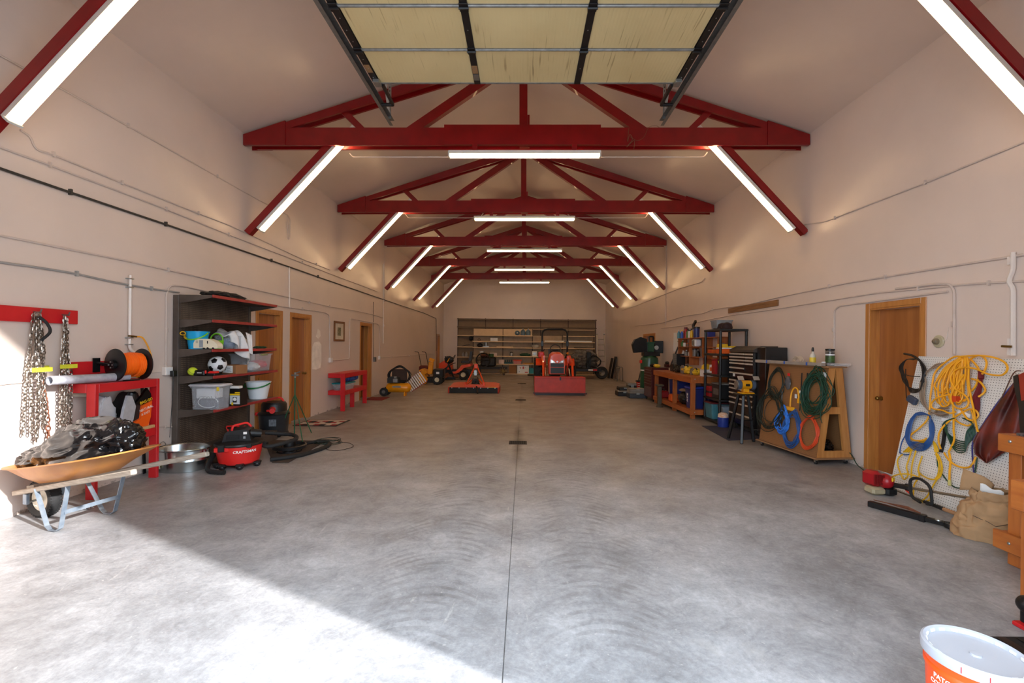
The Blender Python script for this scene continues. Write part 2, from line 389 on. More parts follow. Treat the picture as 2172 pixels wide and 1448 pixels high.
# ---- doors
m_wood = M('varnished_fir', (176, 112, 52), .38, rgb2=(196, 132, 66), scale=3, stretch=(9, 9, .7), coat=.2)
m_slab = M('birch_door_veneer', (150, 88, 40), .35, rgb2=(172, 106, 52), scale=2.2, stretch=(7, 7, .5), coat=.25)
m_brass = M('aged_brass', (140, 110, 60), .3, 1.0)
m_dark = M('dark_void', (14, 12, 11), .9)
def door(n, sx, y0, y1, zt, slab=True, knob_far=False, cas=.07):
    t = thing('door_%d' % n, None, None, (sx*XW, (y0+y1)/2, 0)); t['kind'] = 'structure'
    xo = sx*(XW-.012)
    for nm, a, b_ in (('casing', y0-cas, y0), ('casing', y1, y1+cas)):
        O(nm, MB().b2(xo, sx*(XW+.001), a, b_, 0, zt+cas, bev=.004), m_wood, t, world=True)
    O('casing', MB().b2(xo, sx*(XW+.001), y0, y1, zt, zt+cas, bev=.004), m_wood, t, world=True)
    O('jamb', MB().b2(sx*(XW-.005), sx*(XW+.20), y0, y0+.02, 0, zt), m_wood, t, world=True)
    O('jamb', MB().b2(sx*(XW-.005), sx*(XW+.20), y1-.02, y1, 0, zt), m_wood, t, world=True)
    O('jamb', MB().b2(sx*(XW-.005), sx*(XW+.20), y0+.02, y1-.02, zt-.02, zt), m_wood, t, world=True)
    O('doorstop', MB().b2(sx*(XW+.075), sx*(XW+.09), y1-.055, y1-.02, 0, zt-.02), m_wood, t, world=True)
    if slab:
        s_ = O('slab', MB().b2(sx*(XW+.09), sx*(XW+.13), y0+.022, y1-.022, .008, zt-.022), m_slab, t, world=True)
        yk = (y1-.09) if knob_far else (y0+.09)
        kb = MB(); kb.cyl((sx*(XW+.09), yk, .95), (sx*(XW+.082), yk, .95), .03, n=14); kb.cyl((sx*(XW+.085), yk, .95), (sx*(XW+.05), yk, .95), .011, n=10)
        kb.ell((sx*(XW+.035), yk, .95), (.022, .028, .028), 12, 8)
        O('knob', kb, m_brass, s_, world=True)
    return t
door(1, -1, *DL[0]); door(2, -1, *DL[1], knob_far=True); d3 = door(3, -1, *DL[2], slab=False)
door(4, -1, *DL[3]); door(5, 1, *DR[0], knob_far=True); door(6, 1, *DR[1])
# the open third doorway: the door leaf swung into the dark room behind it
O('slab', MB().b2(-XW-.95, -XW-.2, 13.50, 13.54, .01, 2.08), m_slab, d3, world=True)
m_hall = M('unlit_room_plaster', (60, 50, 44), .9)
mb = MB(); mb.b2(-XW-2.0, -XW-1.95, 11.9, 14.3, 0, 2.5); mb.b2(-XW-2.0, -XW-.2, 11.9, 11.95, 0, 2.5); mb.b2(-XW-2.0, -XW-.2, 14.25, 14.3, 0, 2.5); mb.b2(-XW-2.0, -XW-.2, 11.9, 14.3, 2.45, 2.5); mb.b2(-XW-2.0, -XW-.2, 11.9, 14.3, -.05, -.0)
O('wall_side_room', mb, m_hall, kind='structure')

# ------------------------------------------------------------------ trusses
m_red = M('red_truss_paint', (122, 3, 8), .34, rgb2=(138, 6, 12), scale=4, bump=.05, bscale=30, coat=.15)
m_white = M('white_enamel', (222, 218, 210), .4, var=.04)
m_tube = M('lit_fluorescent_tube', (255, 250, 240), .4, emit=((1.0, .66, .34), TUBE_STRENGTH), var=.01)
m_sock = M('lamp_holder', (205, 205, 200), .35)
m_galv = M('galvanised_steel', (168, 172, 172), .38, .9, var=.15, scale=9)
TD = [3.74]+[3.66+3.688*k for k in range(1, 6)]
ORD = ['first', 'second', 'third', 'fourth', 'fifth', 'sixth']
SL = .328
def make_truss(k):
    y = TD[k]; loc = (0, y, 0)
    t = thing('roof_truss', '%s red timber roof truss from the garage door, spanning wall to wall' % ORD[k], 'truss', (0, y, 4.807), ry=-TILT, group='red roof trusses')
    # local coordinates: x across, z=0 underside of the bottom chord
    H = .30; E = 4.555
    def loc_o(name, mb): return O(name, mb, m_red, t)
    endz = .13+.3-.30+.06   # height of the chord's blunt end
    zt = lambda x: min(.17+(E-abs(x))*SL, 1.66)      # top line against the ceiling
    for y0, y1 in ((-.02, .02), (.13, .17)):
        x = 3.88
        loc_o('bottom_chord', MB().b2(-x if y0 < 0 else -E+.12, x if y0 < 0 else E-.12, y0, y1, 0, .285))
        for s in (-1, 1):
            ap = []
            xa, xb = 4.50*s, .0
            d = .20
            ap = [(xa, zt(xa)-.015-d*.5), (xa, zt(xa)-.015), (0, zt(0)-.02), (0, zt(0)-.02-d)]
            loc_o('top_chord', MB().prism(ap, 'y', y0+.002, y1-.002))
    for s in (-1, 1):
        g = [(3.88*s, 0), (E*s, 0), (E*s, .17), (3.88*s, zt(3.88))]
        loc_o('gusset', MB().prism(g, 'y', -.035, .02)); 
        g = [(4.2*s, .0), ((E-.02)*s, .0), ((E-.02)*s, .15), (4.2*s, zt(4.2)-.05)]
        loc_o('gusset', MB().prism(g, 'y', .171, .185))
        # webs in the middle layer
        loc_o('diagonal_web', MB().bar((1.94*s, .075, .22), (.04*s, .075, 1.52), .10, .15, up=(1.3*s, 0, 1.9)))
        loc_o('strut', MB().bar((2.64*s, .075, .25), (2.98*s, .075, zt(2.98)-.1), .10, .10, up=(1, 0, .7)))
        loc_o('brace', MB().bar((4.535*s, .075, -1.395), (3.175*s, .075, .065), .105, .10, up=(-1*s, 0, -.93)))
    loc_o('king_post', MB().b2(-.115, .015, .03, .12, .0, 1.62))
    loc_o('king_post_cleat', MB().b2(.016, .05, .04, .12, .0, .52))
    loc_o('splice_board', MB().b2(-1.32, 1.19, -.062, -.021, -.005, .312))
    return t
for k in range(6): make_truss(k)
# ------------------------------------------------------------------ strip lights
def strip_light(label, loc, ry, rz=0, L2=1.22):
    t = thing('strip_light', label, 'strip light', loc, ry=ry, group='fluorescent strip lights on the trusses')
    hb = MB(); hb.prism([(-.040, 0), (-.052, -.055), (.052, -.055), (.040, 0)], 'x', -L2, L2)
    O('housing', hb, m_white, t)
    for s in (-1, 1):
        O('lamp_holder', MB().b2(s*L2, s*(L2-.022), -.060, .060, -.105, -.04, bev=.004), m_sock, t)
        tb = MB().cyl((-L2+.03, s*.030, -.080), (L2-.03, s*.030, -.080), .020, n=10)
        O('tube', tb, m_tube, t)
    return t
for k in range(6):
    y = TD[k]; z0 = 4.807
    t = strip_light('level strip light hung below the %s truss' % ORD[k], (-.03, y-.04, z0-(.105 if k else .006)), -TILT)
    for s in (-.8, .8) if k else (): O('hanger', MB().b2(s-.04, s+.04, -.02, .02, -.002, .104), m_red, t)
    for s, nm in ((-1, 'left'), (1, 'right')):
        # along the inner face of the brace
        a = Vector((4.53*s, 0, -1.40)); b_ = Vector((3.17*s, 0, .06)); d = (b_-a).normalized()
        nrm = Vector((-d.z*s, 0, d.x*s)); 
        if nrm.z > 0: nrm = -nrm
        c = a+d*(1.14+.17)+nrm*.050
        pos = Vector((c.x, y+.075, z0+c.z+c.x*TILT))
        # local +x along brace, local -z along nrm
        ang = math.atan2(-d.z, d.x) if s < 0 else math.atan2(d.z, -d.x)
        if s < 0: ry = math.atan2(-d.z, d.x)
        else: ry = math.atan2(-(-d.z), -d.x)
        strip_light('sloping strip light on the %s brace of the %s truss' % (nm, ORD[k]), pos, ry-TILT, L2=1.14)
# ------------------------------------------------------------------ shared materials and small builders
from mathutils import noise as mnoise
m_pred = M('glossy_red_paint', (196, 24, 32), .42, rgb2=(208, 34, 40), scale=5, bump=.08, bscale=25)
m_steel = M('worn_blue_steel', (120, 134, 150), .45, .55, rgb2=(150, 160, 170), scale=14)
m_rust = M('rusty_steel', (118, 70, 48), .8, .3, var=.3, scale=20)
m_chain = M('chain_steel', (150, 140, 130), .35, .9, var=.35, scale=30)
m_blk = M('black_plastic', (24, 24, 26), .42, var=.2)
m_blkm = M('black_painted_metal', (20, 20, 22), .35, var=.2, spec=.4)
m_rub = M('black_rubber', (26, 26, 27), .7, var=.2)
m_vred = M('red_plastic', (222, 40, 36), .38, var=.06)
m_oak = M('weathered_timber', (140, 130, 118), .8, rgb2=(172, 160, 146), scale=5, stretch=(1.5, 14, 14), bump=.2)
m_raw = M('raw_pine', (206, 172, 122), .6, rgb2=(190, 150, 100), scale=4, stretch=(12, 12, 1))
m_clear = M('frosted_clear_plastic', (220, 224, 230), .2, var=.02, alpha=.2)
m_lidw = M('translucent_white_lid', (232, 232, 238), .35, var=.03, alpha=.86)
m_wht = M('white_plastic', (232, 234, 236), .38, var=.03)
m_wcloth = M('white_towelling', (236, 231, 228), .95, var=.06, scale=10, bump=.3, bscale=90)
m_card = M('cardboard', (150, 104, 66), .85, var=.08, scale=4)
m_chrome = M('chrome', (200, 200, 200), .18, 1.0, var=.04)
m_cond = M('painted_conduit', (208, 192, 182), .45, var=.06)
m_gpipe = M('grey_steel_conduit', (120, 116, 112), .42, .6, var=.12, scale=20)
m_pvc = M('white_pvc_pipe', (228, 218, 210), .35, var=.03)
m_yel = M('yellow_rubber_hose', (236, 160, 24), .42, var=.08)
m_oran = M('orange_rubber_hose', (255, 106, 12), .42, var=.06)
m_lett = M('white_lettering', (240, 238, 234), .5, var=.02)
m_blet = M('black_lettering', (22, 20, 20), .5, var=.02)
def peg_mat(name, base, hole, ax, pitch=.0254, rad=.17, smear=None):
    m = bpy.data.materials.new(name); m.use_nodes = True; nt = m.node_tree; N = nt.nodes; L = nt.links; b = N['Principled BSDF']
    tc = N.new('ShaderNodeTexCoord'); sp = N.new('ShaderNodeSeparateXYZ'); L.new(tc.outputs['Object'], sp.inputs[0])
    sq = []
    for a in ax:
        d = N.new('ShaderNodeMath'); d.operation = 'DIVIDE'; d.inputs[1].default_value = pitch; L.new(sp.outputs[a], d.inputs[0])
        f = N.new('ShaderNodeMath'); f.operation = 'FRACT'; L.new(d.outputs[0], f.inputs[0])
        g = N.new('ShaderNodeMath'); g.operation = 'SUBTRACT'; g.inputs[1].default_value = .5; L.new(f.outputs[0], g.inputs[0])
        h = N.new('ShaderNodeMath'); h.operation = 'MULTIPLY'; L.new(g.outputs[0], h.inputs[0]); L.new(g.outputs[0], h.inputs[1]); sq.append(h)
    ad = N.new('ShaderNodeMath'); ad.operation = 'ADD'; L.new(sq[0].outputs[0], ad.inputs[0]); L.new(sq[1].outputs[0], ad.inputs[1])
    lt = N.new('ShaderNodeMath'); lt.operation = 'LESS_THAN'; lt.inputs[1].default_value = rad*rad; L.new(ad.outputs[0], lt.inputs[0])
    no = N.new('ShaderNodeTexNoise'); no.inputs['Scale'].default_value = 3; no.inputs['Detail'].default_value = 5; L.new(tc.outputs['Object'], no.inputs['Vector'])
    rp = N.new('ShaderNodeValToRGB'); rp.color_ramp.elements[0].position = .4; rp.color_ramp.elements[1].position = .62
    rp.color_ramp.elements[0].color = (*lin(base), 1); rp.color_ramp.elements[1].color = (*lin(smear or base), 1); L.new(no.outputs[0], rp.inputs[0])
    mx = N.new('ShaderNodeMixRGB'); L.new(lt.outputs[0], mx.inputs[0]); L.new(rp.outputs[0], mx.inputs[1]); mx.inputs[2].default_value = (*lin(hole), 1)
    L.new(mx.outputs[0], b.inputs['Base Color']); b.inputs['Roughness'].default_value = .7
    return m
def blob(c, r, seed=0, amp=.25, fr=2.0, n=40, m=24, ridge=True, flat=None, rot=None):
    "crumpled closed sack: ellipsoid pushed in and out by folded noise"
    b = MB(); b.ell((0, 0, 0), 1.0, n, m)
    out = []
    for v in b.v:
        d = v.normalized(); q = d*fr+Vector((seed*7.3, seed*3.1, seed*1.7))
        if ridge:
            qq = Vector((q.x*.8+q.z*.5, q.y*1.3, q.z*.9)); a = .5-1.5*abs(mnoise.noise(qq))-.85*abs(mnoise.noise(Vector((qq.x*1.4, qq.y*2.6, qq.z*2.4))+Vector((5, 1, 2))))+.05*mnoise.noise(qq*4)
        else: a = mnoise.fractal(q, .7, 2.1, 4)
        p = Vector((v.x*r[0], v.y*r[1], v.z*r[2]))*(1+amp*a)
        if flat is not None and p.z < flat: p.z = flat+.04*(p.z-flat)
        out.append(p)
    b.v = out
    if rot is not None: b.xf(rot.to_4x4())
    return b.xf(Matrix.Translation(Vector(c)))
def pail(mb, c, rb, rt, h, th=.004, n=28, sx=1, sy=1):
    mb.lathe([(0, 0), (rb, 0), (rb*.4+rt*.6, h*.6), (rt, h-.012), (rt+.008, h-.012), (rt+.008, h), (rt-th, h), (rt-th*1.5, h-.02), (rb-th, th), (0, th)], n, c, sx, sy); return mb
def tapered_bin(c, wx, wy, h, tp=.9, th=.004, rim=.012, n=4):
    "rectangular tote with a rolled rim, open top; c = base centre"
    def ring(sx, sy, z, r=.03, k=4):
        pts = []
        for qx, qy, a0 in ((1, 1, 0), (-1, 1, 90), (-1, -1, 180), (1, -1, 270)):
            for i in range(k+1):
                t = R(a0+90*i/k); pts.append((qx*(sx/2-r)+r*math.cos(t), qy*(sy/2-r)+r*math.sin(t), z))
        return pts
    ls = [ring(wx*tp, wy*tp, 0), ring(wx, wy, h-.02), ring(wx+2*rim, wy+2*rim, h-.02), ring(wx+2*rim, wy+2*rim, h), ring(wx-2*th, wy-2*th, h), ring(wx*tp-2*th, wy*tp-2*th, th)]
    nn = len(ls[0]); vs = [v for l in ls for v in l]; fs = [tuple(range(nn-1, -1, -1)), tuple(range((len(ls)-1)*nn, len(ls)*nn))]
    for j in range(len(ls)-1):
        for i in range(nn): fs.append((j*nn+i, j*nn+(i+1) % nn, (j+1)*nn+(i+1) % nn, (j+1)*nn+i))
    b = MB().add(vs, fs); return b.xf(Matrix.Translation(Vector(c)))
def coil(c, rx, rz, thick, turns, r, ax='y', jit=.12, seed=1, k=26, sag=0.0):
    "hank of cord: wandering loops in a vertical plane"
    rr = random.Random(seed); pts = []
    for t in range(turns):
        a = 1+rr.uniform(-jit, jit); b_ = 1+rr.uniform(-jit, jit); ox = rr.uniform(-jit, jit)*rx*.6; oz = rr.uniform(-jit, jit)*rz*.5; od = rr.uniform(-.5, .5)*thick
        for i in range(k):
            th = 2*math.pi*i/k
            x = rx*a*math.cos(th)+ox; z = rz*b_*math.sin(th)+oz
            if z > 0: x *= 1-.45*min(1, z/rz)**2
            z -= sag*abs(x)/max(rx, .01)*rz
            dd = od+.25*thick*math.sin(th*1.3+t)
            p = (x, dd, z) if ax == 'y' else (dd, x, z)
            pts.append(Vector(c)+Vector(p))
    sm = [pts[0]]
    for i in range(1, len(pts)-1): sm.append((pts[i-1]+pts[i]*2+pts[i+1])/4)
    return MB().tube(sm+[pts[-1]], r, 6)
def wallboard(name, x, y0, y1, z0, z1, mat, label, cat, th=.038):
    s = 1 if x > 0 else -1
    return T(name, MB().b2(x, x-s*th, y0, y1, z0, z1, bev=.003), mat, label, cat)

# ------------------------------------------------------------------ left wall, nearest part
xw = -XW
# rail with tyre chains
wallboard('wall_rail', xw, 3.15, 4.62, 1.747, 1.885, m_pred, 'red board screwed high on the left wall, chains hanging from it', 'board')
wallboard('wall_rail', xw, 4.50, 5.10, 1.232, 1.365, m_pred, 'short red board on the left wall behind the orange hose reel', 'board')
def chain_strand(pts, link=.042, r=.0045, w_=.012):
    "links along a polyline, each a flattened ring turned a quarter from the last"
    mb = MB(); P_ = [Vector(p) for p in pts]; L_ = [0]
    for a, b_ in zip(P_, P_[1:]): L_.append(L_[-1]+(b_-a).length)
    n = int(L_[-1]/(link*.72)); 
    for i in range(n):
        s = L_[-1]*(i+.5)/n; j = max(k for k in range(len(L_)-1) if L_[k] <= s)
        a, b_ = P_[j], P_[j+1]; p = a+(b_-a)*((s-L_[j])/max(1e-6, L_[j+1]-L_[j])); d = (b_-a).normalized()
        side = d.cross(Vector((1, 0, 0))).normalized() if i % 2 else d.cross(Vector((0, 1, 0))).normalized()
        rot = rnd(-.5, .5); side = (Matrix.Rotation(rot, 3, d) @ side)
        ring = []
        for q in range(8):
            t = 2*math.pi*q/8; ring.append(p+d*(link/2*math.cos(t))+side*(w_*math.sin(t)))
        mb.tube(ring, r, 4, closed=True)
    return mb
def chain_bundle(yc, ztop, zbot, wid, n, label, extra=None):
    t = thing('tyre_chain', label, 'chain', (xw+.06, yc, zbot))
    for i in range(n):
        f = (i/(n-1)-.5) if n > 1 else 0
        y0 = yc+f*wid*.25; y1 = yc+f*wid+rnd(-.01, .01); x0 = xw+.055+rnd(0, .03); zb = zbot+rnd(0, .16)*abs(f)*2+rnd(0, .04)
        pts = [(x0, y0, ztop-rnd(0, .03)), (x0+rnd(-.01, .02), y0*.6+y1*.4, ztop-.35), (x0+rnd(-.01, .03), y0*.3+y1*.7+rnd(-.015, .015), (ztop+zb)/2), (x0+rnd(-.01, .02), y1, zb)]
        O('chain_strand', chain_strand(pts), m_chain, t, world=True)
    hk = MB().cyl((xw+.0, yc, ztop+.005), (xw+.11, yc, ztop+.0), .006, n=8); hk.cyl((xw+.10, yc, ztop), (xw+.115, yc, ztop+.03), .006, n=8)
    O('hook', hk, m_gpipe, t, world=True)
    return t
cb = chain_bundle(4.20, 1.84, .62, .17, 6, 'bundle of steel tyre chains nearest the doorway, with a dark hooked strap')
O('strap', MB().tube(spline([(xw+.09, 4.20, 1.80), (xw+.12, 4.24, 1.74), (xw+.13, 4.26, 1.66), (xw+.10, 4.21, 1.58)]), .012, 8), m_rub, cb, world=True)
O('chain_strand', chain_strand([(xw+.06, 4.24, 1.30), (xw+.06, 4.29, 1.05), (xw+.06, 4.31, .88), (xw+.06, 4.33, .60)], .055, .006, .016), m_rust, cb, world=True)
chain_bundle(4.46, 1.83, .60, .11, 6, 'second bundle of steel tyre chains, beside the short red board')
m_tape = M('yellow_caution_tape', (226, 226, 60), .5, var=.08, scale=20, alpha=.93)
mb = MB(); 
for y0, y1, z in ((4.12, 4.30, 1.31), (4.37, 4.54, 1.33)): mb.b2(xw+.115, xw+.117, y0, y1, z-.02, z+.02)
mb.b2(xw+.001, xw+.003, 4.29, 4.38, 1.31, 1.34)
T('caution_tape', mb, m_tape, 'strip of yellow tape tied across both chain bundles', 'tape')

# red narrow bench
def post(name, t, x0, x1, y0, y1, z0, z1, mat=None): return O(name, MB().b2(x0, x1, y0, y1, z0, z1, bev=.003), mat or m_pred, t, world=True)
BX0, BX1, BY0, BY1, BZ = xw+.003, -4.255, 4.52, 5.32, 1.15
t = thing('wall_bench', 'narrow red timber bench on the left wall, carrying the orange hose reel', 'bench', (-4.41, 4.9, 0))
post('leg', t, BX1-.09, BX1, BY0, BY0+.04, 0, BZ-.0); post('leg', t, BX1-.09, BX1, BY1-.04, BY1, 0, BZ)
post('end_rail', t, BX0, BX1-.092, BY0, BY0+.038, BZ-.09, BZ); post('end_rail', t, BX0, BX1-.092, BY1-.038, BY1, BZ-.09, BZ)
post('front_rail', t, BX1-.038, BX1, BY0+.042, BY1-.042, BZ-.09, BZ)
post('top', t, BX0, BX1-.04, BY0+.04, BY1-.04, BZ-.02, BZ-.002)
post('front_rail', t, BX1-.038, BX1, BY0+.042, BY1-.042, .50, .59)
post('end_rail', t, BX0, BX1-.092, BY0, BY0+.038, .50, .59); post('shelf', t, BX0, BX1-.04, BY0+.04, BY1-.04, .565, .585)
post('cleat', t, BX0, BX1-.1, BY0+.04, BY0+.08, BZ-.13, BZ-.092, m_oak)
# rolled paper tube
t = thing('rolled_mat', 'roll of pale grey matting lying on the red bench', 'roll', (-4.42, 4.6, BZ))
m_roll = M('pale_marbled_vinyl', (188, 188, 196), .5, rgb2=(160, 162, 172), scale=24)
a, b_ = Vector((-4.44, 4.26, BZ+.055)), Vector((-4.36, 5.0, BZ+.042))
O('sheet', MB().lathe([(.044, 0), (.044, 0.75), (.038, .75), (.034, .0), (.044, 0)], 22, a, rot=(b_-a).to_track_quat('Z', 'Y').to_matrix()), m_roll, t, world=True)
# hose reel
t = thing('hose_reel', 'black hose reel wound with bright orange hose on the red bench', 'hose reel', (-4.33, 4.98, BZ))
rc = Vector((-4.33, 4.99, BZ+.178)); axd = Vector((.35, .94, 0)).normalized()
axd = Vector((.30, .954, 0)).normalized()
q = axd.to_track_quat('Z', 'Y').to_matrix()
def disc(s_, par):
    return O('flange', MB().lathe([(0, s_-.008), (.165, s_-.008), (.172, s_-.004), (.172, s_+.004), (.165, s_+.008), (0, s_+.008)], 36, rc, rot=q), m_blkm, par, world=True)
disc(-.13, t); disc(.13, t)
O('drum', MB().cyl(rc-axd*.12, rc+axd*.12, .06, n=20), m_blkm, t, world=True)
pts = []
for i in range(26*18):
    a_ = 2*math.pi*i/18; s_ = -.108+.216*abs(((i/18/11) % 2)-1); rr = .095+.030*(i/(26*18))+.008*math.sin(i*.37)
    pts.append(rc+axd*s_+q@Vector((rr*math.cos(a_), rr*math.sin(a_), 0)))
O('hose', MB().tube(pts, .0105, 6), m_oran, t, world=True)
fr = MB(); fr.tube(fillet([rc-axd*.15, rc-axd*.16+Vector((-.10, 0, 0)), rc+Vector((-.17, -.14, 0)), rc+Vector((-.19, -.10, 0))], .03), .012, 8)
fr.b2(xw+.038, xw+.045, 4.78, 4.86, BZ+.10, BZ+.25); fr.cyl((xw+.04, 4.82, BZ+.2), rc-axd*.145, .012, n=8); fr.b2(-4.42, -4.26, 4.93, 5.05, BZ, BZ+.012)
fr.cyl(rc-axd*.17, rc-axd*.12, .045, n=16)
O('bracket', fr, m_blkm, t, world=True, kind='stuff')
bl = MB()
for dx, dz in ((0, .03), (0, -.03), (.02, 0), (-.02, 0)): bl.cyl(rc-axd*.172+Vector((dx, 0, dz)), rc-axd*.18+Vector((dx, 0, dz)), .008, n=8)
O('bolts', bl, m_galv, t, world=True)
# yellow lead hose and white drop pipe
t = thing('drop_pipe', 'white drain pipe running down the left wall above the hose reel', 'pipe', (xw+.03, 5.24, 1.5))
yp = 5.235
O('pipe', MB().tube(fillet([(xw+.03, yp, 2.34), (xw+.03, yp, 1.50), (xw+.05, yp+.05, 1.44), (xw+.05, yp+.06, 1.40)], .03), .016, 10), m_pvc, t, world=True)
for z in (1.62, 1.545, 2.2, 2.3): O('clamp', MB().b2(xw, xw+.05, yp-.03, yp+.03, z-.006, z+.006), m_galv, t, world=True)
t = thing('lead_hose', 'yellow lead hose looping from the white pipe down to the hose reel', 'hose', (xw+.08, 5.5, 1.2))
O('hose', MB().tube(spline([P(290, 714, x=-4.50), P(302, 716, x=-4.48), P(313, 733, x=-4.46), P(321, 757, x=-4.44), P(319, 783, x=-4.40), P(306, 795, x=-4.36), P(290, 799, x=-4.30)]), .009, 8), m_yel, t, world=True)
O('coupling', MB().cyl(P(272, 712, x=-4.54), P(291, 714, x=-4.50), .011, n=8), m_brass, t, world=True)
# bags on the bench's lower shelf
m_bagw = M('white_printed_sack', (206, 206, 210), .45, rgb2=(188, 190, 196), scale=12)
m_bago = M('orange_and_black_plastic_sack', (245, 96, 20), .3, rgb2=(245, 96, 20), scale=3)
def sack(c, w_, d_, h_, seed, mat, name, label, lean=0.0, rz=0.0):
    b = MB()
    def f(u, v):
        th = 2*math.pi*u; z = v*h_; fl = 1-.75*v**3; pinch = 1-.10*math.sin(v*9+seed)
        sx = math.copysign(abs(math.cos(th))**.6, math.cos(th)); sy = math.copysign(abs(math.sin(th))**.6, math.sin(th))
        nz = mnoise.fractal(Vector((math.cos(th)*1.5+seed, math.sin(th)*1.5, v*4)), .7, 2, 3)
        return (w_/2*sx*(1+.05*nz)*(1-.15*v), d_/2*sy*fl*pinch*(1+.25*nz), z+.02*nz*v)
    b.grid(f, 32, 14); 
    b.add([Vector(f(i/32, 0)) for i in range(32)], [tuple(range(31, -1, -1))])
    b.xf(Matrix.Translation(Vector(c)) @ Matrix.Rotation(rz, 4, 'Z') @ Matrix.Rotation(lean, 4, 'Y'))
    return b
t = T('white_sack', sack((-4.44, 4.80, .586), .14, .26, .41, 1.0, m_bagw, '', ''), m_bagw, 'plain white sack on the red bench shelf, left of the orange bag', 'sack')
sk = thing('charcoal_sack', 'orange, black and silver plastic sack lying open on the red bench shelf', 'sack', (-4.40, 5.06, .60))
nb = sack((-4.42, 5.08, .612), .22, .28, .40, 4.0, m_bago, '', '', rz=R(-10))
O('bag_body', nb, m_blk, sk, world=True)
m_slv = M('silver_foil_sack', (200, 202, 208), .3, .3, var=.08, scale=18)
O('side_panel', MB().prism([(4.86, .62), (4.96, .60), (5.02, .72), (5.05, .86), (5.00, .98), (4.95, .99), (4.90, .84)], 'x', -4.33, -4.300), m_slv, sk, world=True, lab='silver side of the sack')
O('front_panel', MB().prism([(5.02, .62), (5.20, .62), (5.235, .72), (5.25, .90), (5.12, .86), (5.10, .72), (5.0, .68)], 'x', -4.32, -4.285), m_bago, sk, world=True, lab='orange printed front')
O('torn_top', MB().prism([(5.04, .90), (5.12, .97), (5.19, 1.05), (5.24, .98), (5.25, .91), (5.12, .87)], 'x', -4.32, -4.29), M('glossy_black_film', (14, 14, 16), .15, var=.1), sk, world=True)
def letter(txt, size, o_, r_, u_, mat, par, bold=False, shear=0, name='lettering', depth=.0006):
    tm = text_mesh(txt, size, depth, bold, shear); tm.xf(frame(o_, r_, u_)); return O(name, tm, mat, par, world=True)
letter('NATURAL', .042, (-4.283, 5.17, .82), (0, 1, .22), (0, -.22, 1), m_lett, sk)
letter('& EASY', .038, (-4.283, 5.16, .77), (0, 1, .22), (0, -.22, 1), m_lett, sk)
m_ylet = M('yellow_lettering', (240, 196, 30), .5, var=.02)
letter('BAG-GO', .045, (-4.284, 5.17, .905), (0, 1, .22), (0, -.22, 1), m_ylet, sk, True)
T('timber_offcut', MB().b2(-4.30, -4.262, 4.98, 5.27, .587, .622, bev=.003), m_raw, 'pale pine offcut lying on the red bench shelf under the orange sack', 'timber')
T('steel_bar', MB().bar((-4.53, 5.45, 0), (-4.53, 5.40, 1.09), .035, .012, up=(1, 0, 0)), m_blkm, 'dark flat bar leaning on the left wall beside the red bench', 'bar')
T('dark_pole', MB().b2(-4.37, -4.34, 5.34, 5.355, .0, 1.07), m_blkm, 'thin black strip standing against the red bench leg', 'bar')

# ---- wheelbarrow
WB = thing('wheelbarrow', 'old wheelbarrow with an orange-brown tray and weathered timber handles', 'wheelbarrow', (-4.30, 4.09, 0), R(-14.5))
wr = .165
m_tan = M('ochre_enamel_tray', (196, 134, 70), .42, rgb2=(178, 112, 56), scale=5, bump=.05)
ty = MB().lathe([(.105, -.035), (.14, -.05), (.158, -.042), (wr, -.02), (wr, .02), (.158, .042), (.14, .05), (.105, .035), (.105, -.035)], 36, (0, 0, wr), rot=Matrix.Rotation(R(90), 3, 'X'))
for i in range(36):
    a_ = 2*math.pi*i/36
    for s_ in (-1, 1):
        c_ = Vector((math.cos(a_+.04*s_)*(wr-.004), s_*.028, wr+math.sin(a_+.04*s_)*(wr-.004)))
        ty.box(c_, (.016, .026, .012), Matrix.Rotation(-a_-math.pi/2, 3, 'Y'))
O('tyre', ty, m_rub, WB)
O('wheel_disc', MB().lathe([(0, -.04), (.03, -.04), (.035, -.022), (.09, -.018), (.107, -.03), (.107, .03), (.09, .018), (.035, .022), (.03, .04), (0, .04)], 28, (0, 0, wr), rot=Matrix.Rotation(R(90), 3, 'X')), M('cream_wheel_enamel', (222, 214, 196), .4), WB)
O('axle', MB().cyl((0, -.13, wr), (0, .13, wr), .010, n=10), m_galv, WB)
for s_ in (-1, 1):
    O('axle_bracket', MB().b2(-.02, .03, s_*.125-.012, s_*.125+.012, wr-.015, wr+.08, bev=.004), m_steel, WB)
    O('handle', MB().bar((-.15, s_*.12, .232), (1.50, s_*.30, .60), .042, .042, bev=.006), m_oak, WB)
    lg = MB()
    lg_pts = [(.22, s_*.175, .32), (.40, s_*.20, .035), (.44, s_*.20, .010), (.52, s_*.20, .010), (.56, s_*.20, .035), (.66, s_*.21, .41)]
    for a_, b_ in zip(lg_pts, lg_pts[1:]): lg.bar(a_, b_, .034, .006, up=(1, 0, .05) if abs(b_[2]-a_[2]) > .05 else (0, 0, 1))
    O('leg', lg, m_steel, WB)
O('leg_brace', MB().bar((.60, -.2, .17), (.60, .2, .17), .035, .005, up=(1, 0, 0)), m_steel, WB)
O('cross_board', MB().bar((.10, -.15, .315), (.10, .15, .315), .09, .03, up=(-.2, 0, 1)), m_oak, WB)
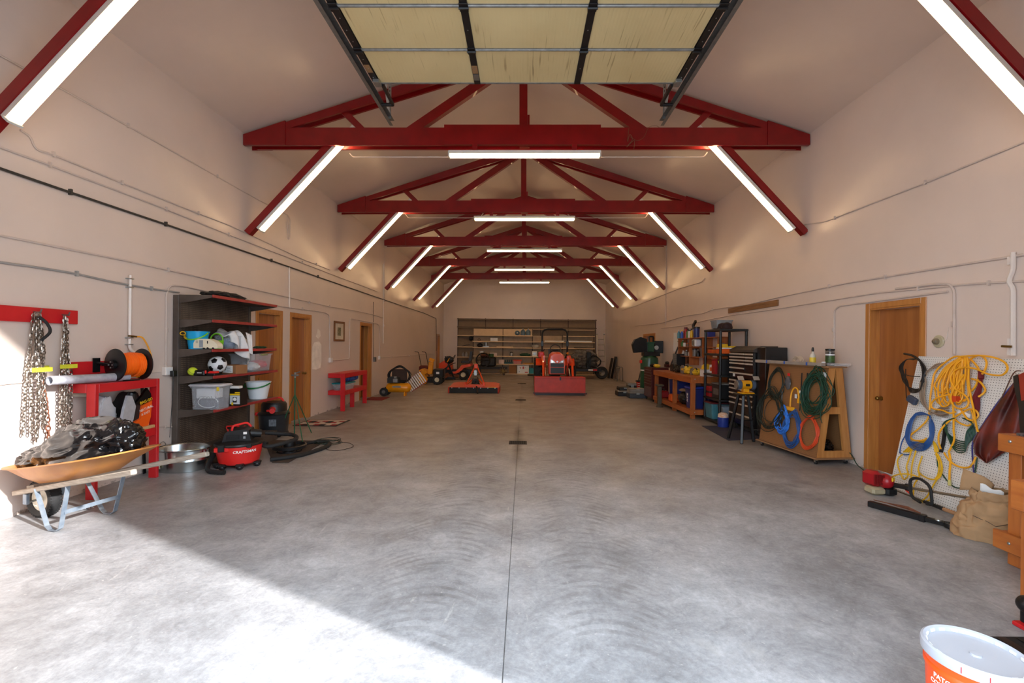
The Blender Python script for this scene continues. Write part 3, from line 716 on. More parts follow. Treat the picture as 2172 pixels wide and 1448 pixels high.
# tray: stacked rings from the flat bottom to the rolled rim
def tray_ring(x0, x1, hw0, hw1, zf, n=40, sq=.55):
    pts = []
    for i in range(n):
        t_ = 2*math.pi*i/n; cx, cy = math.cos(t_), math.sin(t_)
        ux = math.copysign(abs(cx)**sq, cx); uy = math.copysign(abs(cy)**sq, cy)
        x = (x0+x1)/2+ux*(x1-x0)/2; f = (x-x0)/(x1-x0); pts.append(Vector((x, uy*(hw0+(hw1-hw0)*f), zf(x))))
    return pts
zb = lambda x: .325+.17*x; zr_ = lambda x: .475+.175*x+.05*max(0, .25-x)
rings = [tray_ring(.16, .72, .18, .20, lambda x: zb(x)), tray_ring(.03, .84, .24, .27, lambda x: zb(x)*.55+zr_(x)*.45), tray_ring(-.19, 1.08, .27, .33, zr_), tray_ring(-.205, 1.095, .285, .345, zr_), tray_ring(-.205, 1.095, .285, .345, lambda x: zr_(x)+.012), tray_ring(-.18, 1.07, .265, .32, lambda x: zr_(x)+.008), tray_ring(.035, .83, .235, .265, lambda x: zb(x)*.55+zr_(x)*.45+.006), tray_ring(.17, .71, .175, .195, lambda x: zb(x)+.006)]
tb = MB(); nn = 40; tb.v = [v for r_ in rings for v in r_]
tb.f = [tuple(range(nn-1, -1, -1)), tuple(range(7*nn, 8*nn))]+[(j*nn+i, j*nn+(i+1) % nn, (j+1)*nn+(i+1) % nn, (j+1)*nn+i) for j in range(7) for i in range(nn)]
O('tray', tb, m_tan, WB, sharp=60)
# rubbish sacks in the tray
m_bin = M('glossy_black_bin_liner', (12, 12, 14), .16, var=.2, scale=10, spec=.5, bump=.3, bscale=7)
def wb(x, y, z): return WB.location + Matrix.Rotation(R(-14.5), 3, 'Z') @ Vector((x, y, z))
rz_ = Matrix.Rotation(R(-14.5), 3, 'Z')
b1 = blob((0, 0, 0), (.50, .23, .25), 3, .26, 1.9, 96, 60, flat=-.10, rot=rz_ @ Matrix.Rotation(R(-17), 3, 'Y')); b1.xf(Matrix.Translation(wb(.56, -.02, .635)))
T('rubbish_sack', b1, m_bin, 'large glossy black rubbish sack heaped in the wheelbarrow', 'rubbish sack', sharp=75)
b2_ = blob((0, 0, 0), (.36, .20, .13), 9, .30, 2.0, 64, 40, flat=-.09, rot=rz_ @ Matrix.Rotation(R(-10), 3, 'Y')); b2_.xf(Matrix.Translation(wb(.10, .06, .54)))
T('rubbish_sack', b2_, m_bin, 'flatter black rubbish sack at the wheel end of the wheelbarrow', 'rubbish sack', sharp=75)
b3 = blob((0, 0, 0), (.16, .15, .16), 5, .30, 1.8, 56, 36, flat=-.06, rot=rz_); b3.xf(Matrix.Translation(wb(.90, .02, .73)))
T('rubbish_sack', b3, m_bin, 'small tied black rubbish sack at the handle end of the wheelbarrow', 'rubbish sack', sharp=75)
pp = thing('paper_scraps', 'torn white paper scraps on the floor under the wheelbarrow', 'litter', P(180, 1079, z=0))
for k in range(3):
    c_ = P(171+k*8, 1080-k*1.5, z=.004); O('scrap', MB().grid(lambda u, v: c_+Vector(((u-.5)*.07, (v-.5)*.05, .012*math.sin(u*6+k)*math.sin(v*5)+.008)), 4, 4), m_bagw, pp, world=True, solid=.001)

# ---- galvanised tub
t = thing('galvanised_tub', 'oval galvanised steel tub on the floor beside the red bench', 'tub', (-4.235, 5.665, 0))
m_tub = M('bright_galvanised', (196, 204, 206), .24, 1.0, var=.1, scale=7)
tb = MB().lathe([(0, .006), (.27, .006), (.275, 0), (.285, .004), (.287, .03), (.30, .12), (.302, .125), (.306, .13), (.303, .135), (.315, .255), (.322, .26), (.326, .267), (.322, .274), (.314, .268), (.308, .255), (.28, .02), (0, .014)], 48, (0, 0, 0), sx=.96, sy=.76)
O('body', tb, m_tub, t)
O('handle', MB().arc((.31, -.03, .235), .035, R(20), R(-200), .005, 'x'), m_galv, t)
O('handle', MB().arc((-.30, .06, .27), .05, 0, R(180), .004, 'x'), m_galv, t)
O('label', MB().grid(lambda u, v: (-.17+u*.07, -.7846*math.sqrt(max(0, .298**2-(-.17+u*.07)**2))-.004-.012*v, .055+v*.07), 4, 2), M('yellow_paper_label', (232, 206, 120), .6, rgb2=(240, 236, 226), scale=20), t, solid=.0008)

# ---- steel shop shelving with its pegboard back
m_grey = M('sooty_grey_enamel', (96, 84, 76), .5, rgb2=(70, 60, 54), scale=4)
m_rededge = M('faded_red_price_strip', (176, 60, 56), .45, rgb2=(150, 44, 42), scale=8)
m_pegd = peg_mat('brown_pegboard', (60, 46, 38), (150, 128, 106), ('Y', 'Z'), smear=(92, 78, 66), rad=.17)
GX0, GX1, GY0, GY1 = -4.50, -4.07, 5.92, 7.46
t = thing('gondola_shelf', 'tall dark steel shop shelf unit with red shelf edges against the left wall', 'shelf unit', (-4.35, 6.7, 0))
O('back_panel', MB().b2(GX0-.03, GX0, GY0+.04, GY1, .06, 2.2), m_pegd, t, world=True)
for y_ in (GY0, GY1-.02): O('upright', MB().b2(GX0-.06, GX0+.012, y_-.02, y_+.03, 0, 2.19, bev=.003), m_grey, t, world=True)
shelfz = [2.195, 1.872, 1.486, 1.137, .697]; deep = [0, 0, 0, .02, .03]
for z, dd in zip(shelfz, deep):
    sh = O('shelf', MB().b2(GX0, GX1+dd, GY0+.01, GY1, z-.022, z, bev=.002), m_grey, t, world=True)
    O('shelf_edge', MB().b2(GX1+dd, GX1+dd+.012, GY0+.005, GY1+.005, z-.034, z+.004, bev=.002), m_rededge, sh, world=True)
    for y_ in (GY0, GY1):
        O('shelf_bracket', MB().prism([(GX0, z-.11), (GX0, z+.0), (GX1+dd, z+.0), (GX1+dd, z-.035), (GX0+.17, z-.085)], 'y', y_-.003, y_+.003), m_grey, sh, world=True)
O('base_deck', MB().b2(GX0, GX1+.04, GY0, GY1, .0, .15, bev=.004), m_grey, t, world=True)
# things on it, top to bottom
T('black_tarp', blob((-4.25, 6.45, 2.197+.03), (.13, .42, .06), 21, .35, 2.2, 36, 16, flat=-.03), M('dusty_black_sheet', (34, 30, 28), .8), 'folded dark sheet lying on top of the shop shelf unit', 'tarp')
z3, z4, z5 = shelfz[2], shelfz[3], shelfz[4]
m_bluep = M('sky_blue_plastic', (20, 168, 226), .35, var=.05); m_lime = M('lime_green_plastic', (118, 200, 30), .35, var=.05)
t = thing('beach_pail', 'sky blue toy pail with a lime green handle on the third shelf', 'pail', (-4.345, 6.05, z3))
O('body', pail(MB(), (0, 0, 0), .095, .132, .235), m_bluep, t)
O('handle', MB().tube([(.14*math.cos(a_), -.14*abs(math.sin(a_))*.9, .215-.09*abs(math.sin(a_))) for a_ in [math.pi+math.pi*i/14 for i in range(15)]], .009, 6), m_lime, t)
O('grip', MB().tube([(.142*math.cos(a_), -.14*abs(math.sin(a_))*.9, .215-.09*abs(math.sin(a_))) for a_ in [math.pi+math.pi*(i+1)/14 for i in range(5)]], .012, 6), M('yellow_plastic', (240, 190, 40), .4), t)
O('spout_ring', MB().tube([(-.10+.035*math.cos(a_), -.128, .205+.022*math.sin(a_)) for a_ in [2*math.pi*i/12 for i in range(12)]], .006, 6, closed=True), MATS['yellow_plastic'], t)
t = thing('toy_camper', 'cream toy camper van with an open side door on the third shelf', 'toy', (-4.165, 6.0, z3))
m_crm = M('cream_toy_plastic', (232, 222, 196), .4, var=.03)
pr = [(-.155, .012), (-.16, .13), (-.13, .137), (.03, .137), (.10, .115), (.15, .07), (.16, .03), (.155, .012)]
O('body', MB().prism(pr, 'y', -.055, .055), m_crm, t)
O('doorway', MB().b2(-.08, -.03, -.058, -.056, .025, .12), M('grey_toy_interior', (150, 158, 166), .5), t)
O('door', MB().b2(-.028, .016, -.062, -.057, .022, .125, bev=.002), m_crm, t)
O('window', MB().b2(-.125, -.095, -.058, -.056, .08, .115), M('toy_window', (196, 190, 170), .3), t)
O('window', MB().b2(.022, .034, -.058, -.056, .075, .11), m_blk, t)
for x_ in (-.02, .03, .10): O('wheel', MB().cyl((x_, -.058, .014), (x_, -.045, .014), .014, n=14), m_rub, t)
t = thing('toy_basket', 'lime green hoop handled toy behind the camper van', 'toy', (-4.19, 6.20, z3))
O('hoop', MB().arc((0, 0, .13), .082, R(-10), R(190), .008, 'y'), m_lime, t)
O('body', MB().lathe([(0, 0), (.07, 0), (.085, .12), (.08, .12), (.065, .01), (0, .01)], 20), m_lime, t)
t = thing('clear_bin', 'small clear bin of blue cloth under the white towel', 'storage bin', (-4.24, 6.56, z3))
O('shell', tapered_bin((0, 0, 0), .24, .36, .19), m_clear, t)
T('blue_cloth', blob((-4.24, 6.56, z3+.085), (.095, .15, .07), 31, .2, 2, 30, 18, flat=-.07), M('blue_cotton', (60, 84, 130), .9, rgb2=(96, 124, 170)), 'blue clothing packed inside the small clear bin', 'cloth')
def towel(u, v):
    x = -4.40+.36*v+.02; y = 6.36+.50*u
    z = z3+.235+.035*math.sin(u*4+v*2)+.022*math.sin(v*9+u*5)+.012*math.sin(u*19+v*7)-.03*abs(u-.5)*4
    if v > .72: z -= (v-.72)*1.1*(.4+u); x = min(x, -4.125+.05*math.sin(u*11))
    return (x+.02*math.sin(u*13), y+.03*math.sin(v*8), z)
TW = T('towel', MB().grid(towel, 40, 34), m_wcloth, 'crumpled white towel heaped over the small clear bin', 'towel', solid=.012, sharp=80)
def tow2(u, v):
    return (-4.055+.012*math.sin(u*14+v*3), 6.62+.13*u*(1-.45*v)+.10*v, z3+.24-.03*u-v*.30)
O('hanging_corner', MB().grid(tow2, 20, 20), m_wcloth, TW, world=True, solid=.008, sharp=80)
T('garden_gloves', blob((-4.17, 7.18, z3+.02), (.06, .15, .02), 41, .4, 3, 34, 14, flat=-.018), M('dark_green_knit', (24, 76, 44), .9), 'pair of dark green gloves at the far end of the third shelf', 'gloves')
# fourth shelf
t = thing('tennis_ball', 'oversized yellow-green tennis ball on the fourth shelf', 'ball', (-4.36, 5.99, z4))
O('felt', MB().ell((0, 0, .056), .056, 24, 16), M('yellow_green_felt', (206, 222, 50), .9, var=.05), t)
O('seam', MB().tube([(.0565*math.cos(a_)*math.cos(.5*math.sin(2*a_)), .0565*math.sin(a_)*math.cos(.5*math.sin(2*a_)), .056+.0565*math.sin(.5*math.sin(2*a_))) for a_ in [2*math.pi*i/40 for i in range(40)]], .0015, 5, closed=True), m_blet, t)
t = thing('battery_drill_case', 'black power tool with red trim beside the tennis ball', 'power tool', (-4.25, 6.0, z4))
O('body', MB().b2(-.09, .06, -.04, .04, .0, .075, bev=.012), m_blk, t); O('cap', MB().cyl((.05, 0, .045), (.10, 0, .045), .03, n=16), m_blkm, t); O('trigger', MB().b2(.07, .09, -.045, -.03, .03, .075, bev=.004), m_vred, t)
O('name_strip', MB().b2(-.03, .03, -.042, -.041, .035, .045), m_lett, t)
# football: white ball with black pentagons
t = thing('football', 'black and white football on the fourth shelf', 'football', (-4.19, 6.22, z4+.028))
fr_ = .112; ph = (1+5**.5)/2
ico = [Vector(v).normalized() for v in [(0, s1, s2*ph) for s1 in (-1, 1) for s2 in (-1, 1)]+[(s1, s2*ph, 0) for s1 in (-1, 1) for s2 in (-1, 1)]+[(s2*ph, 0, s1) for s1 in (-1, 1) for s2 in (-1, 1)]]
rb_ = Matrix.Rotation(.5, 3, 'X') @ Matrix.Rotation(.3, 3, 'Z')
O('white_panels', MB().ell((0, 0, fr_), fr_, 32, 20), m_wht, t)
for d in ico:
    nb_ = sorted(ico, key=lambda q_: -q_.dot(d))[1:6]; ang = []
    e1 = d.orthogonal().normalized(); e2 = d.cross(e1)
    nb_.sort(key=lambda q_: math.atan2(q_.dot(e2), q_.dot(e1)))
    cs_ = [(d*1.9+q_).normalized() for q_ in nb_]; ed = [e for i in range(5) for e in (cs_[i], (cs_[i]+cs_[(i+1) % 5]).normalized())]
    vs = [rb_ @ d*(fr_*1.004)]+[rb_ @ ((d+e).normalized()*(fr_*1.004)) for e in ed]+[rb_ @ (e*(fr_*1.004)) for e in ed]
    O('pentagon', MB().add([v+Vector((0, 0, fr_)) for v in vs], [(0, 1+i, 1+(i+1) % 10) for i in range(10)]+[(1+i, 11+i, 11+(i+1) % 10, 1+(i+1) % 10) for i in range(10)]), m_blkm, t, solid=.002)
t = thing('battery_charger', 'red and black battery charger in front of the football', 'charger', (-4.115, 6.02, z4))
O('base', MB().b2(-.055, .055, -.05, .05, 0, .035, bev=.006), m_blk, t); O('top', MB().prism([(-.055, .035), (.055, .035), (.05, .06), (-.01, .062)], 'y', -.045, .045), m_vred, t)
t = thing('parcel_box', 'cardboard parcel with a white address label on the fourth shelf', 'cardboard box', (-4.13, 6.50, z4), R(-14))
O('box', MB().b2(-.12, .12, -.10, .10, 0, .125, bev=.002), m_card, t); O('address_label', MB().b2(-.10, .07, -.1015, -.1005, .015, .115), m_lett, t)
for i in range(14): pass
mb = MB()
for i in range(12): mb.b2(-.085+i*.003, -.0845+i*.003+(.0015 if i % 3 else .0005), -.1022, -.1017, .05, .10)
for i in range(5): mb.b2(-.03, .05-.02*(i % 2), -.1022, -.1017, .095-.015*i, .099-.015*i)
O('print', mb, m_blet, t)
t = thing('clear_tote', 'large clear tote with red and white contents at the far end of the fourth shelf', 'storage bin', (-4.27, 7.12, z4))
O('shell', tapered_bin((0, 0, 0), .38, .50, .27), m_clear, t)
O('latch', MB().b2(.16, .20, -.05, .12, .245, .268, bev=.004), M('olive_latch', (150, 156, 60), .4), t)
T('red_cloth', blob((-4.22, 7.2, z4+.10), (.13, .14, .07), 51, .25, 2, 30, 18, flat=-.05), M('coral_cloth', (214, 84, 90), .9), 'coral red cloth inside the large clear tote', 'cloth')
T('white_cloth', blob((-4.24, 7.02, z4+.075), (.14, .14, .065), 52, .25, 2, 30, 18, flat=-.055), m_wcloth, 'white cloth in the near end of the large clear tote', 'cloth')
# fifth shelf
t = thing('lidded_tote', 'clear tote with a white lid, holding white cables, on the lowest shelf', 'storage bin', (-4.17, 6.07, z5))
O('shell', tapered_bin((0, 0, 0), .38, .24, .30, .94), m_clear, t)
O('lid', MB().b2(-.215, .215, -.14, .14, .297, .33, bev=.02), m_lidw, t)
O('cable', MB().tube([(.13*math.cos(a_)+.03, -.10, .095+.07*math.sin(a_)) for a_ in [2*math.pi*i/30 for i in range(27)]], .004, 6), m_wht, t)
mb = MB()
for k in range(5): mb.tube(spline([(-.14+.06*k, -.09, .03), (-.11+.06*k, -.10, .13), (-.04+.04*k, -.10, .17), (.02+.03*k, -.09, .05)]), .0025, 5)
O('loose_cable', mb, M('grey_cable', (120, 122, 130), .5), t)
O('contents', MB().b2(-.15, .15, -.075, .09, .01, .14, bev=.01), M('slate_grey_case', (84, 90, 104), .6), t)
O('document', MB().b2(-.14, .10, -.08, .09, .142, .27, bev=.005), m_wht, t)
O('latch', MB().b2(.17, .20, -.145, -.138, .25, .30), M('yellow_latch', (234, 206, 60), .5), t)
m_ybox = M('yellow_print', (238, 196, 20), .5, var=.02)
def lampbox(loc, h, w_, label, low=False):
    t = thing('worklight_box', label, 'box', loc); d = .17
    O('carton', MB().b2(-w_/2, w_/2, -d/2, d/2, 0, h, bev=.002), m_blkm, t)
    f = -d/2-.001
    O('yellow_band', MB().b2(-w_/2+.003, w_/2-.003, f-.0008, f, h*.62, h*.70), m_ybox, t); O('yellow_band', MB().b2(0, w_/2-.003, f-.0008, f, h*.73, h*.80), m_ybox, t)
    O('picture_panel', MB().b2(-w_/2+.003, w_/2-.003, f-.0008, f, .025, h*.60), M('pale_print', (206, 208, 212), .5), t)
    O('lamp_picture', MB().b2(-.028, .028, f-.0016, f-.0008, h*.2, h*.5), m_blet, t); O('lamp_picture', MB().cyl((0, f-.0024, h*.38), (0, f-.0016, h*.38), .024, n=16), m_lett, t)
    O('yellow_spot', MB().b2(-.045, -.02, f-.0024, f-.0016, .01, .05), m_ybox, t)
    return t
lampbox((-4.23, 6.36, z5), .33, .17, 'tall black and yellow lamp carton behind the lidded tote'); b_ = lampbox((-4.02, 6.42, z5), .24, .145, 'shorter black and yellow lamp carton with a white top')
O('white_flap', MB().b2(-.07, .055, -.085, .0, .241, .275, bev=.002), m_lett, b_)
t = thing('white_bucket', 'white bucket with a green handle at the far end of the lowest shelf', 'bucket', (-4.20, 7.20, z5))
O('body', pail(MB(), (0, 0, 0), .125, .175, .27), m_wht, t)
O('handle', MB().tube([(.185*math.cos(a_), -.20*math.sin(a_), .245-.07*math.sin(a_)) for a_ in [math.pi*i/14 for i in range(15)]], .011, 6), M('green_plastic', (10, 116, 50), .4), t)

# ---- vacuum cleaners and friends
V = thing('wet_dry_vacuum', 'red and black wet and dry vacuum on the floor in front of the shelf unit', 'vacuum cleaner', (-3.64, 5.84, 0), R(18))
O('drum', MB().lathe([(0, .05), (.20, .05), (.225, .07), (.25, .18), (.262, .275), (.262, .285), (0, .285)], 40), m_vred, V)
O('lid', MB().lathe([(.272, .285), (.278, .295), (.27, .315), (.20, .335), (.15, .345), (0, .35)], 40), m_blk, V)
O('motor_head', MB().prism([(-.16, .335), (-.13, .44), (-.10, .465), (.09, .485), (.13, .47), (.16, .34)], 'y', -.13, .14), m_blk, V)
O('vent_grille', MB().b2(-.11, .03, -.136, -.131, .36, .42, bev=.002), m_blkm, V)
mb = MB(); 
for k in range(6): mb.b2(-.10, .02, -.139, -.136, .364+k*.010, .368+k*.010)
O('grille_bars', mb, m_rub, V)
O('side_pod', MB().cyl((.12, -.02, .42), (.24, .02, .40), .055, .05, n=18), m_blk, V)
O('handle', MB().tube(fillet([(-.06, -.10, .47), (-.05, -.10, .53), (.09, -.02, .555), (.13, .0, .50)], .04), .014, 8), m_vred, V)
O('latch', MB().b2(-.21, -.05, -.262, -.235, .235, .29, bev=.006), m_vred, V); O('latch_clip', MB().b2(-.165, -.095, -.275, -.258, .24, .325, bev=.006), m_blk, V)
O('latch_clip', MB().b2(.13, .19, -.235, -.2, .27, .325, bev=.006), m_blk, V)
O('sticker', MB().b2(.075, .115, -.137, -.1345, .425, .455), m_lett, V); O('sticker', MB().b2(.075, .10, -.1385, -.1345, .37, .40), M('grey_sticker', (150, 152, 156), .5), V)
for a_ in (-125, -75, -20, 60, 120, 200):
    c_ = Vector((.235*math.cos(R(a_)), .235*math.sin(R(a_)), .03))
    cs = O('caster', MB().ell(c_+Vector((0, 0, .005)), (.04, .04, .035), 16, 10), m_blk, V)
    O('caster_housing', MB().b2(c_.x-.045, c_.x+.045, c_.y-.04, c_.y+.04, .04, .075, bev=.01), m_blk, cs)
O('hose_port', MB().cyl((.22, .05, .26), (.31, .03, .25), .038, n=16), m_blk, V)
tm = text_mesh('CRAFTSMAN', .046, .0006, True)
R_ = .2585; out = []
for v in tm.v:
    a_ = R(-62)+v.x/R_; rad = R_+.004+v.z; out.append(Vector((rad*math.cos(a_), rad*math.sin(a_), .205+v.y+.02)))
tm.v = out; O('lettering', tm, m_lett, V)
def rib_hose(pts, r=.026, k=7):
    sp_ = spline(pts, k); rs = [r*(1.0 if i % 2 else .9) for i in range(len(sp_))]; return MB().tube(sp_, rs, 12)
T('vacuum_hose', rib_hose([(-3.92, 5.98, .20), (-3.93, 5.80, .15), (-3.885, 5.62, .06), (-3.80, 5.50, .03), (-3.70, 5.45, .028), (-3.56, 5.43, .028)], .028), m_rub, 'short ribbed black hose curling round the front of the red vacuum', 'vacuum hose')
T('vacuum_hose', rib_hose([(-3.42, 5.96, .25), (-3.32, 5.93, .23), (-3.18, 6.08, .25), (-3.14, 6.30, .26), (-3.28, 6.46, .28), (-3.50, 6.44, .30), (-3.62, 6.38, .32)], .028), m_rub, 'ribbed black hose looping out of the right side of the red vacuum', 'vacuum hose')
T('vacuum_hose', rib_hose([(-3.36, 6.05, .03), (-3.12, 6.25, .03), (-2.98, 6.65, .03), (-2.98, 7.0, .03), (-3.13, 7.2, .03), (-3.32, 7.12, .03), (-3.40, 6.9, .03), (-3.46, 6.7, .03)], .030), m_rub, 'long grey-black hose lying across the dark mat', 'vacuum hose')
V = thing('shop_vacuum', 'tall dark grey shop vacuum with a red handle beside the first wooden door', 'vacuum cleaner', (-4.24, 7.74, 0), R(10))
O('drum', MB().lathe([(0, .06), (.20, .06), (.215, .09), (.235, .36), (.24, .37), (0, .37)], 36), M('smoky_grey_plastic', (44, 46, 50), .35), V)
O('lid', MB().lathe([(.245, .37), (.25, .385), (.24, .40), (.20, .43), (.195, .54), (.17, .58), (0, .60)], 36), m_blk, V)
O('handle', MB().tube(fillet([(-.13, -.05, .56), (-.10, -.05, .64), (.10, .02, .65), (.14, .04, .57)], .05), .016, 8), m_vred, V)
O('inlet', MB().cyl((.04, -.20, .47), (.07, -.30, .46), .05, .042, n=18), m_vred, V); O('inlet_arm', MB().bar((-.03, -.245, .46), (.05, -.25, .47), .03, .03), m_vred, V)
O('knob', MB().ell((-.25, -.05, .38), .035, 14, 10), m_vred, V)
for a_ in (-120, -50, 20, 90, 160): O('caster', MB().ell((.2*math.cos(R(a_)), .2*math.sin(R(a_)), .033), (.035, .035, .033), 14, 8), m_blk, V)
O('foot_ring', MB().lathe([(.19, .04), (.22, .04), (.22, .075), (.19, .075), (.19, .04)], 30), m_blk, V)
st = O('rating_label', MB().b2(.0, .11, -.236, -.222, .20, .31), M('grey_print_label', (130, 134, 142), .5, rgb2=(90, 94, 102), scale=40), V)
t = thing('cordless_pruner', 'small orange-red battery saw standing on the shelf unit base', 'power tool', (-4.03, 6.33, .151))
O('body', MB().ell((0, 0, .16), (.06, .045, .06), 16, 10), m_vred, t); O('battery', MB().b2(-.04, .04, -.04, .04, 0, .10, bev=.008), m_blk, t); O('guard', MB().tube(fillet([(-.06, 0, .16), (-.10, 0, .26), (.04, 0, .27), (.16, 0, .22), (.15, 0, .27)], .02), .012, 8), m_vred, t); O('handle', MB().cyl((-.08, 0, .24), (.12, 0, .25), .014, n=10), m_blk, t)
# cord reel with spokes on the mat
t = thing('cord_reel', 'black spoked cord reel lying under the vacuum hose', 'reel', (-3.40, 6.62, 0))
O('rim', MB().lathe([(.20, .07), (.23, .06), (.235, .10), (.21, .11), (.20, .07)], 32), m_blk, t)
O('rim', MB().lathe([(.14, .0), (.17, .0), (.17, .03), (.14, .03), (.14, .0)], 32), m_blk, t)
for k in range(12):
    a_ = 2*math.pi*k/12; O('spoke', MB().cyl((.155*math.cos(a_), .155*math.sin(a_), .015), (.215*math.cos(a_), .215*math.sin(a_), .085), .006, n=6), m_blk, t)
O('hub', MB().lathe([(0, .0), (.08, .0), (.08, .15), (.06, .16), (0, .16)], 24), m_blk, t)
T('extension_cord', coil((0, 0, 0), .19, .15, .05, 5, .004, 'y', .25, 6).xf(Matrix.Translation((-3.10, 7.18, .045)) @ Matrix.Rotation(R(90), 4, 'X')), M('dark_green_cable', (26, 44, 38), .5), 'tangle of thin dark green cord on the mat by the hose', 'cord')
T('extension_cord', MB().tube(spline([(-3.06, 7.0, .008), (-2.9, 6.75, .008), (-2.72, 6.7, .008), (-2.60, 6.95, .008), (-2.75, 7.2, .008), (-2.95, 7.25, .008)]), .004, 6), m_rub, 'loop of black cord on the floor beyond the mat edge', 'cord')
m_mat = M('dark_brown_mat', (66, 52, 44), .9, var=.15, scale=20)
q_ = [P(578, 1000-19, z=.004), P(612, 1000-19, z=.004), P(692, 935, z=.004), P(560, 933, z=.004)]
T('floor_mat', MB().add([v for v in q_]+[v+Vector((0, 0, .006)) for v in q_], [(3, 2, 1, 0), (4, 5, 6, 7), (0, 1, 5, 4), (1, 2, 6, 5), (2, 3, 7, 6), (3, 0, 4, 7)]), m_mat, 'dark brown floor mat under the vacuum hoses', 'mat')
# patterned doormat
t = thing('doormat', 'doormat patterned with red, white and black squares before the second wooden door', 'doormat', (-3.98, 9.02, .0))
O('backing', MB().b2(-.42, .42, -.36, .36, .001, .010, bev=.003), M('black_mat_backing', (40, 34, 32), .9), t)
for i in range(7):
    for j in range(5):
        mm = [M('mat_red', (150, 40, 44), .9), M('mat_cream', (196, 176, 160), .9), M('mat_black', (44, 34, 32), .9)][(i*2+j*j+i*j) % 3]
        O('tile', MB().b2(-.38+i*.11, -.38+i*.11+.10, -.31+j*.125, -.31+j*.125+.115, .010, .014), mm, t)
# green tripod sprinkler
t = thing('tripod_sprinkler', 'green tripod lawn sprinkler standing in front of the second wooden door', 'sprinkler', (-3.83, 7.62, 0))
m_gst = M('green_painted_steel', (28, 96, 66), .4)
O('pole', MB().cyl((0, 0, .02), (0, 0, 1.02), .010, n=10), m_gst, t)
for a_, b_ in (((0, 0, .72), (.36, -.45, .0)), ((0, 0, .72), (-.34, .10, .0)), ((0, 0, .72), (.10, .40, 0))): O('leg', MB().cyl(a_, b_, .008, n=8), m_gst, t)
O('sprinkler_head', MB().b2(-.06, .06, -.02, .02, 1.03, 1.055, bev=.004).cyl((0, 0, 1.0), (0, 0, 1.09), .016, n=10).cyl((0, 0, 1.07), (.08, 0, 1.10), .012, n=8), m_galv, t)
# ------------------------------------------------------------------ conduits and pipes on the side walls
def pipe_run(label, pts, x, r=.011, mat=None, clamps=(), name='conduit', cat='conduit'):
    s = -1 if x > 0 else 1
    xx = x+s*(r+.004); pp_ = [P(u, v, x=xx) for u, v in pts]
    t = thing(name, label, cat, (xx, sum(p.y for p in pp_)/len(pp_), min(p.z for p in pp_)))
    O('tube', MB().tube(fillet(pp_, .10), r, 8), mat or m_cond, t, world=True)
    for u, v in clamps:
        c = P(u, v, x=x); O('clamp', MB().b2(x, x+s*(2*r+.008), c.y-.008, c.y+.008, c.z-r-.016, c.z+r+.016), mat or m_cond, t, world=True)
    return t
L_, R_w = -XW, XW
pipe_run('uppermost pale conduit along the left wall, ending in a short hanging loop', [(-40, 93), (0, 117), (134, 190), (350, 311), (520, 408), (575, 438), (611, 456), (615, 462), (615, 506), (611, 508), (609, 460)], L_, .009, clamps=[(270, 266), (460, 374)])
pipe_run('pale conduit along the left wall feeding the first two sloping lights', [(43, 276), (64, 288), (75, 317), (111, 327), (257, 387), (420, 452), (488, 478), (536, 500), (640, 549), (700, 572)], L_, .009, clamps=[(111, 327), (257, 387), (420, 452), (670, 560)])
pipe_run('thin pale conduit on the left wall just above the black pipe', [(-40, 296), (0, 312), (103, 349), (351, 443), (484, 497), (723, 589), (800, 618)], L_, .009, clamps=[(103, 349), (351, 443), (484, 497), (640, 556)])
pipe_run('thick dark iron pipe running the length of the left wall', [(-40, 343), (0, 357), (146, 407), (349, 475), (574, 552), (723, 604), (840, 644), (900, 664), (925, 675), (926, 744)], L_, .013, M('dark_iron_pipe', (74, 70, 64), .5, .3), clamps=[(146, 407), (349, 475), (574, 552), (673, 586)])
pipe_run('pale conduit on the left wall joined by the white drop pipe', [(-40, 492), (0, 499), (274, 554), (484, 601), (615, 631), (700, 650), (756, 659), (791, 667), (813, 674)], L_, .010, clamps=[(355, 572), (484, 601), (655, 641), (698, 649)])
pipe_run('grey flexible conduit on the left wall passing behind the shop shelf unit', [(-40, 553), (0, 556), (80, 567), (160, 580), (240, 598), (319, 612), (380, 620)], L_, .011, M('pale_grey_conduit', (158, 154, 150), .5), clamps=[(160, 580), (319, 612)])
pipe_run('white conduit from the shelf unit socket box up and over the wooden doors', [(352, 780), (353, 620), (362, 605), (386, 606), (514, 633), (600, 650), (688, 662), (699, 668), (700, 760)], L_, .011, clamps=[(352, 700), (640, 655)])
pipe_run('white conduit looping over the open doorway on the left wall', [(704, 764), (741, 761), (742, 675), (800, 686), (805, 692), (805, 756)], L_, .012)
pipe_run('short white riser joining two conduits above the first wooden door', [(614, 567), (614, 653)], L_, .012, m_pvc)
pipe_run('dark riser pipe beside the open doorway', [(792, 640), (792, 762)], L_, .008, M('dull_brown_grey_pipe', (118, 104, 94), .6))
pipe_run('white riser with valves beyond the open doorway', [(813, 560), (813, 728)], L_, .013, m_pvc, clamps=[(813, 690)])
pipe_run('low white conduit running to the far end of the left wall', [(808, 758), (872, 754), (909, 750), (922, 749)], L_, .014, clamps=[(830, 757), (868, 754)])
pipe_run('low conduit on the left wall beneath the socket box', [(-40, 820), (0, 815), (160, 800), (340, 789)], L_, .007)
pipe_run('lowest conduit on the left wall beside the shop shelf unit', [(333, 905), (364, 905)], L_, .009, clamps=[(348, 905)])
pipe_run('pale conduit high on the right wall feeding the first sloping light', [(2240, 270), (2172, 301), (1964, 387), (1750, 470), (1690, 478), (1672, 478)], R_w, .009, clamps=[(1964, 387), (1772, 462)])
pipe_run('pale conduit along the right wall linking the far sloping lights', [(1495, 590), (1488, 598), (1440, 612), (1412, 623), (1350, 648), (1320, 658)], R_w, .009)
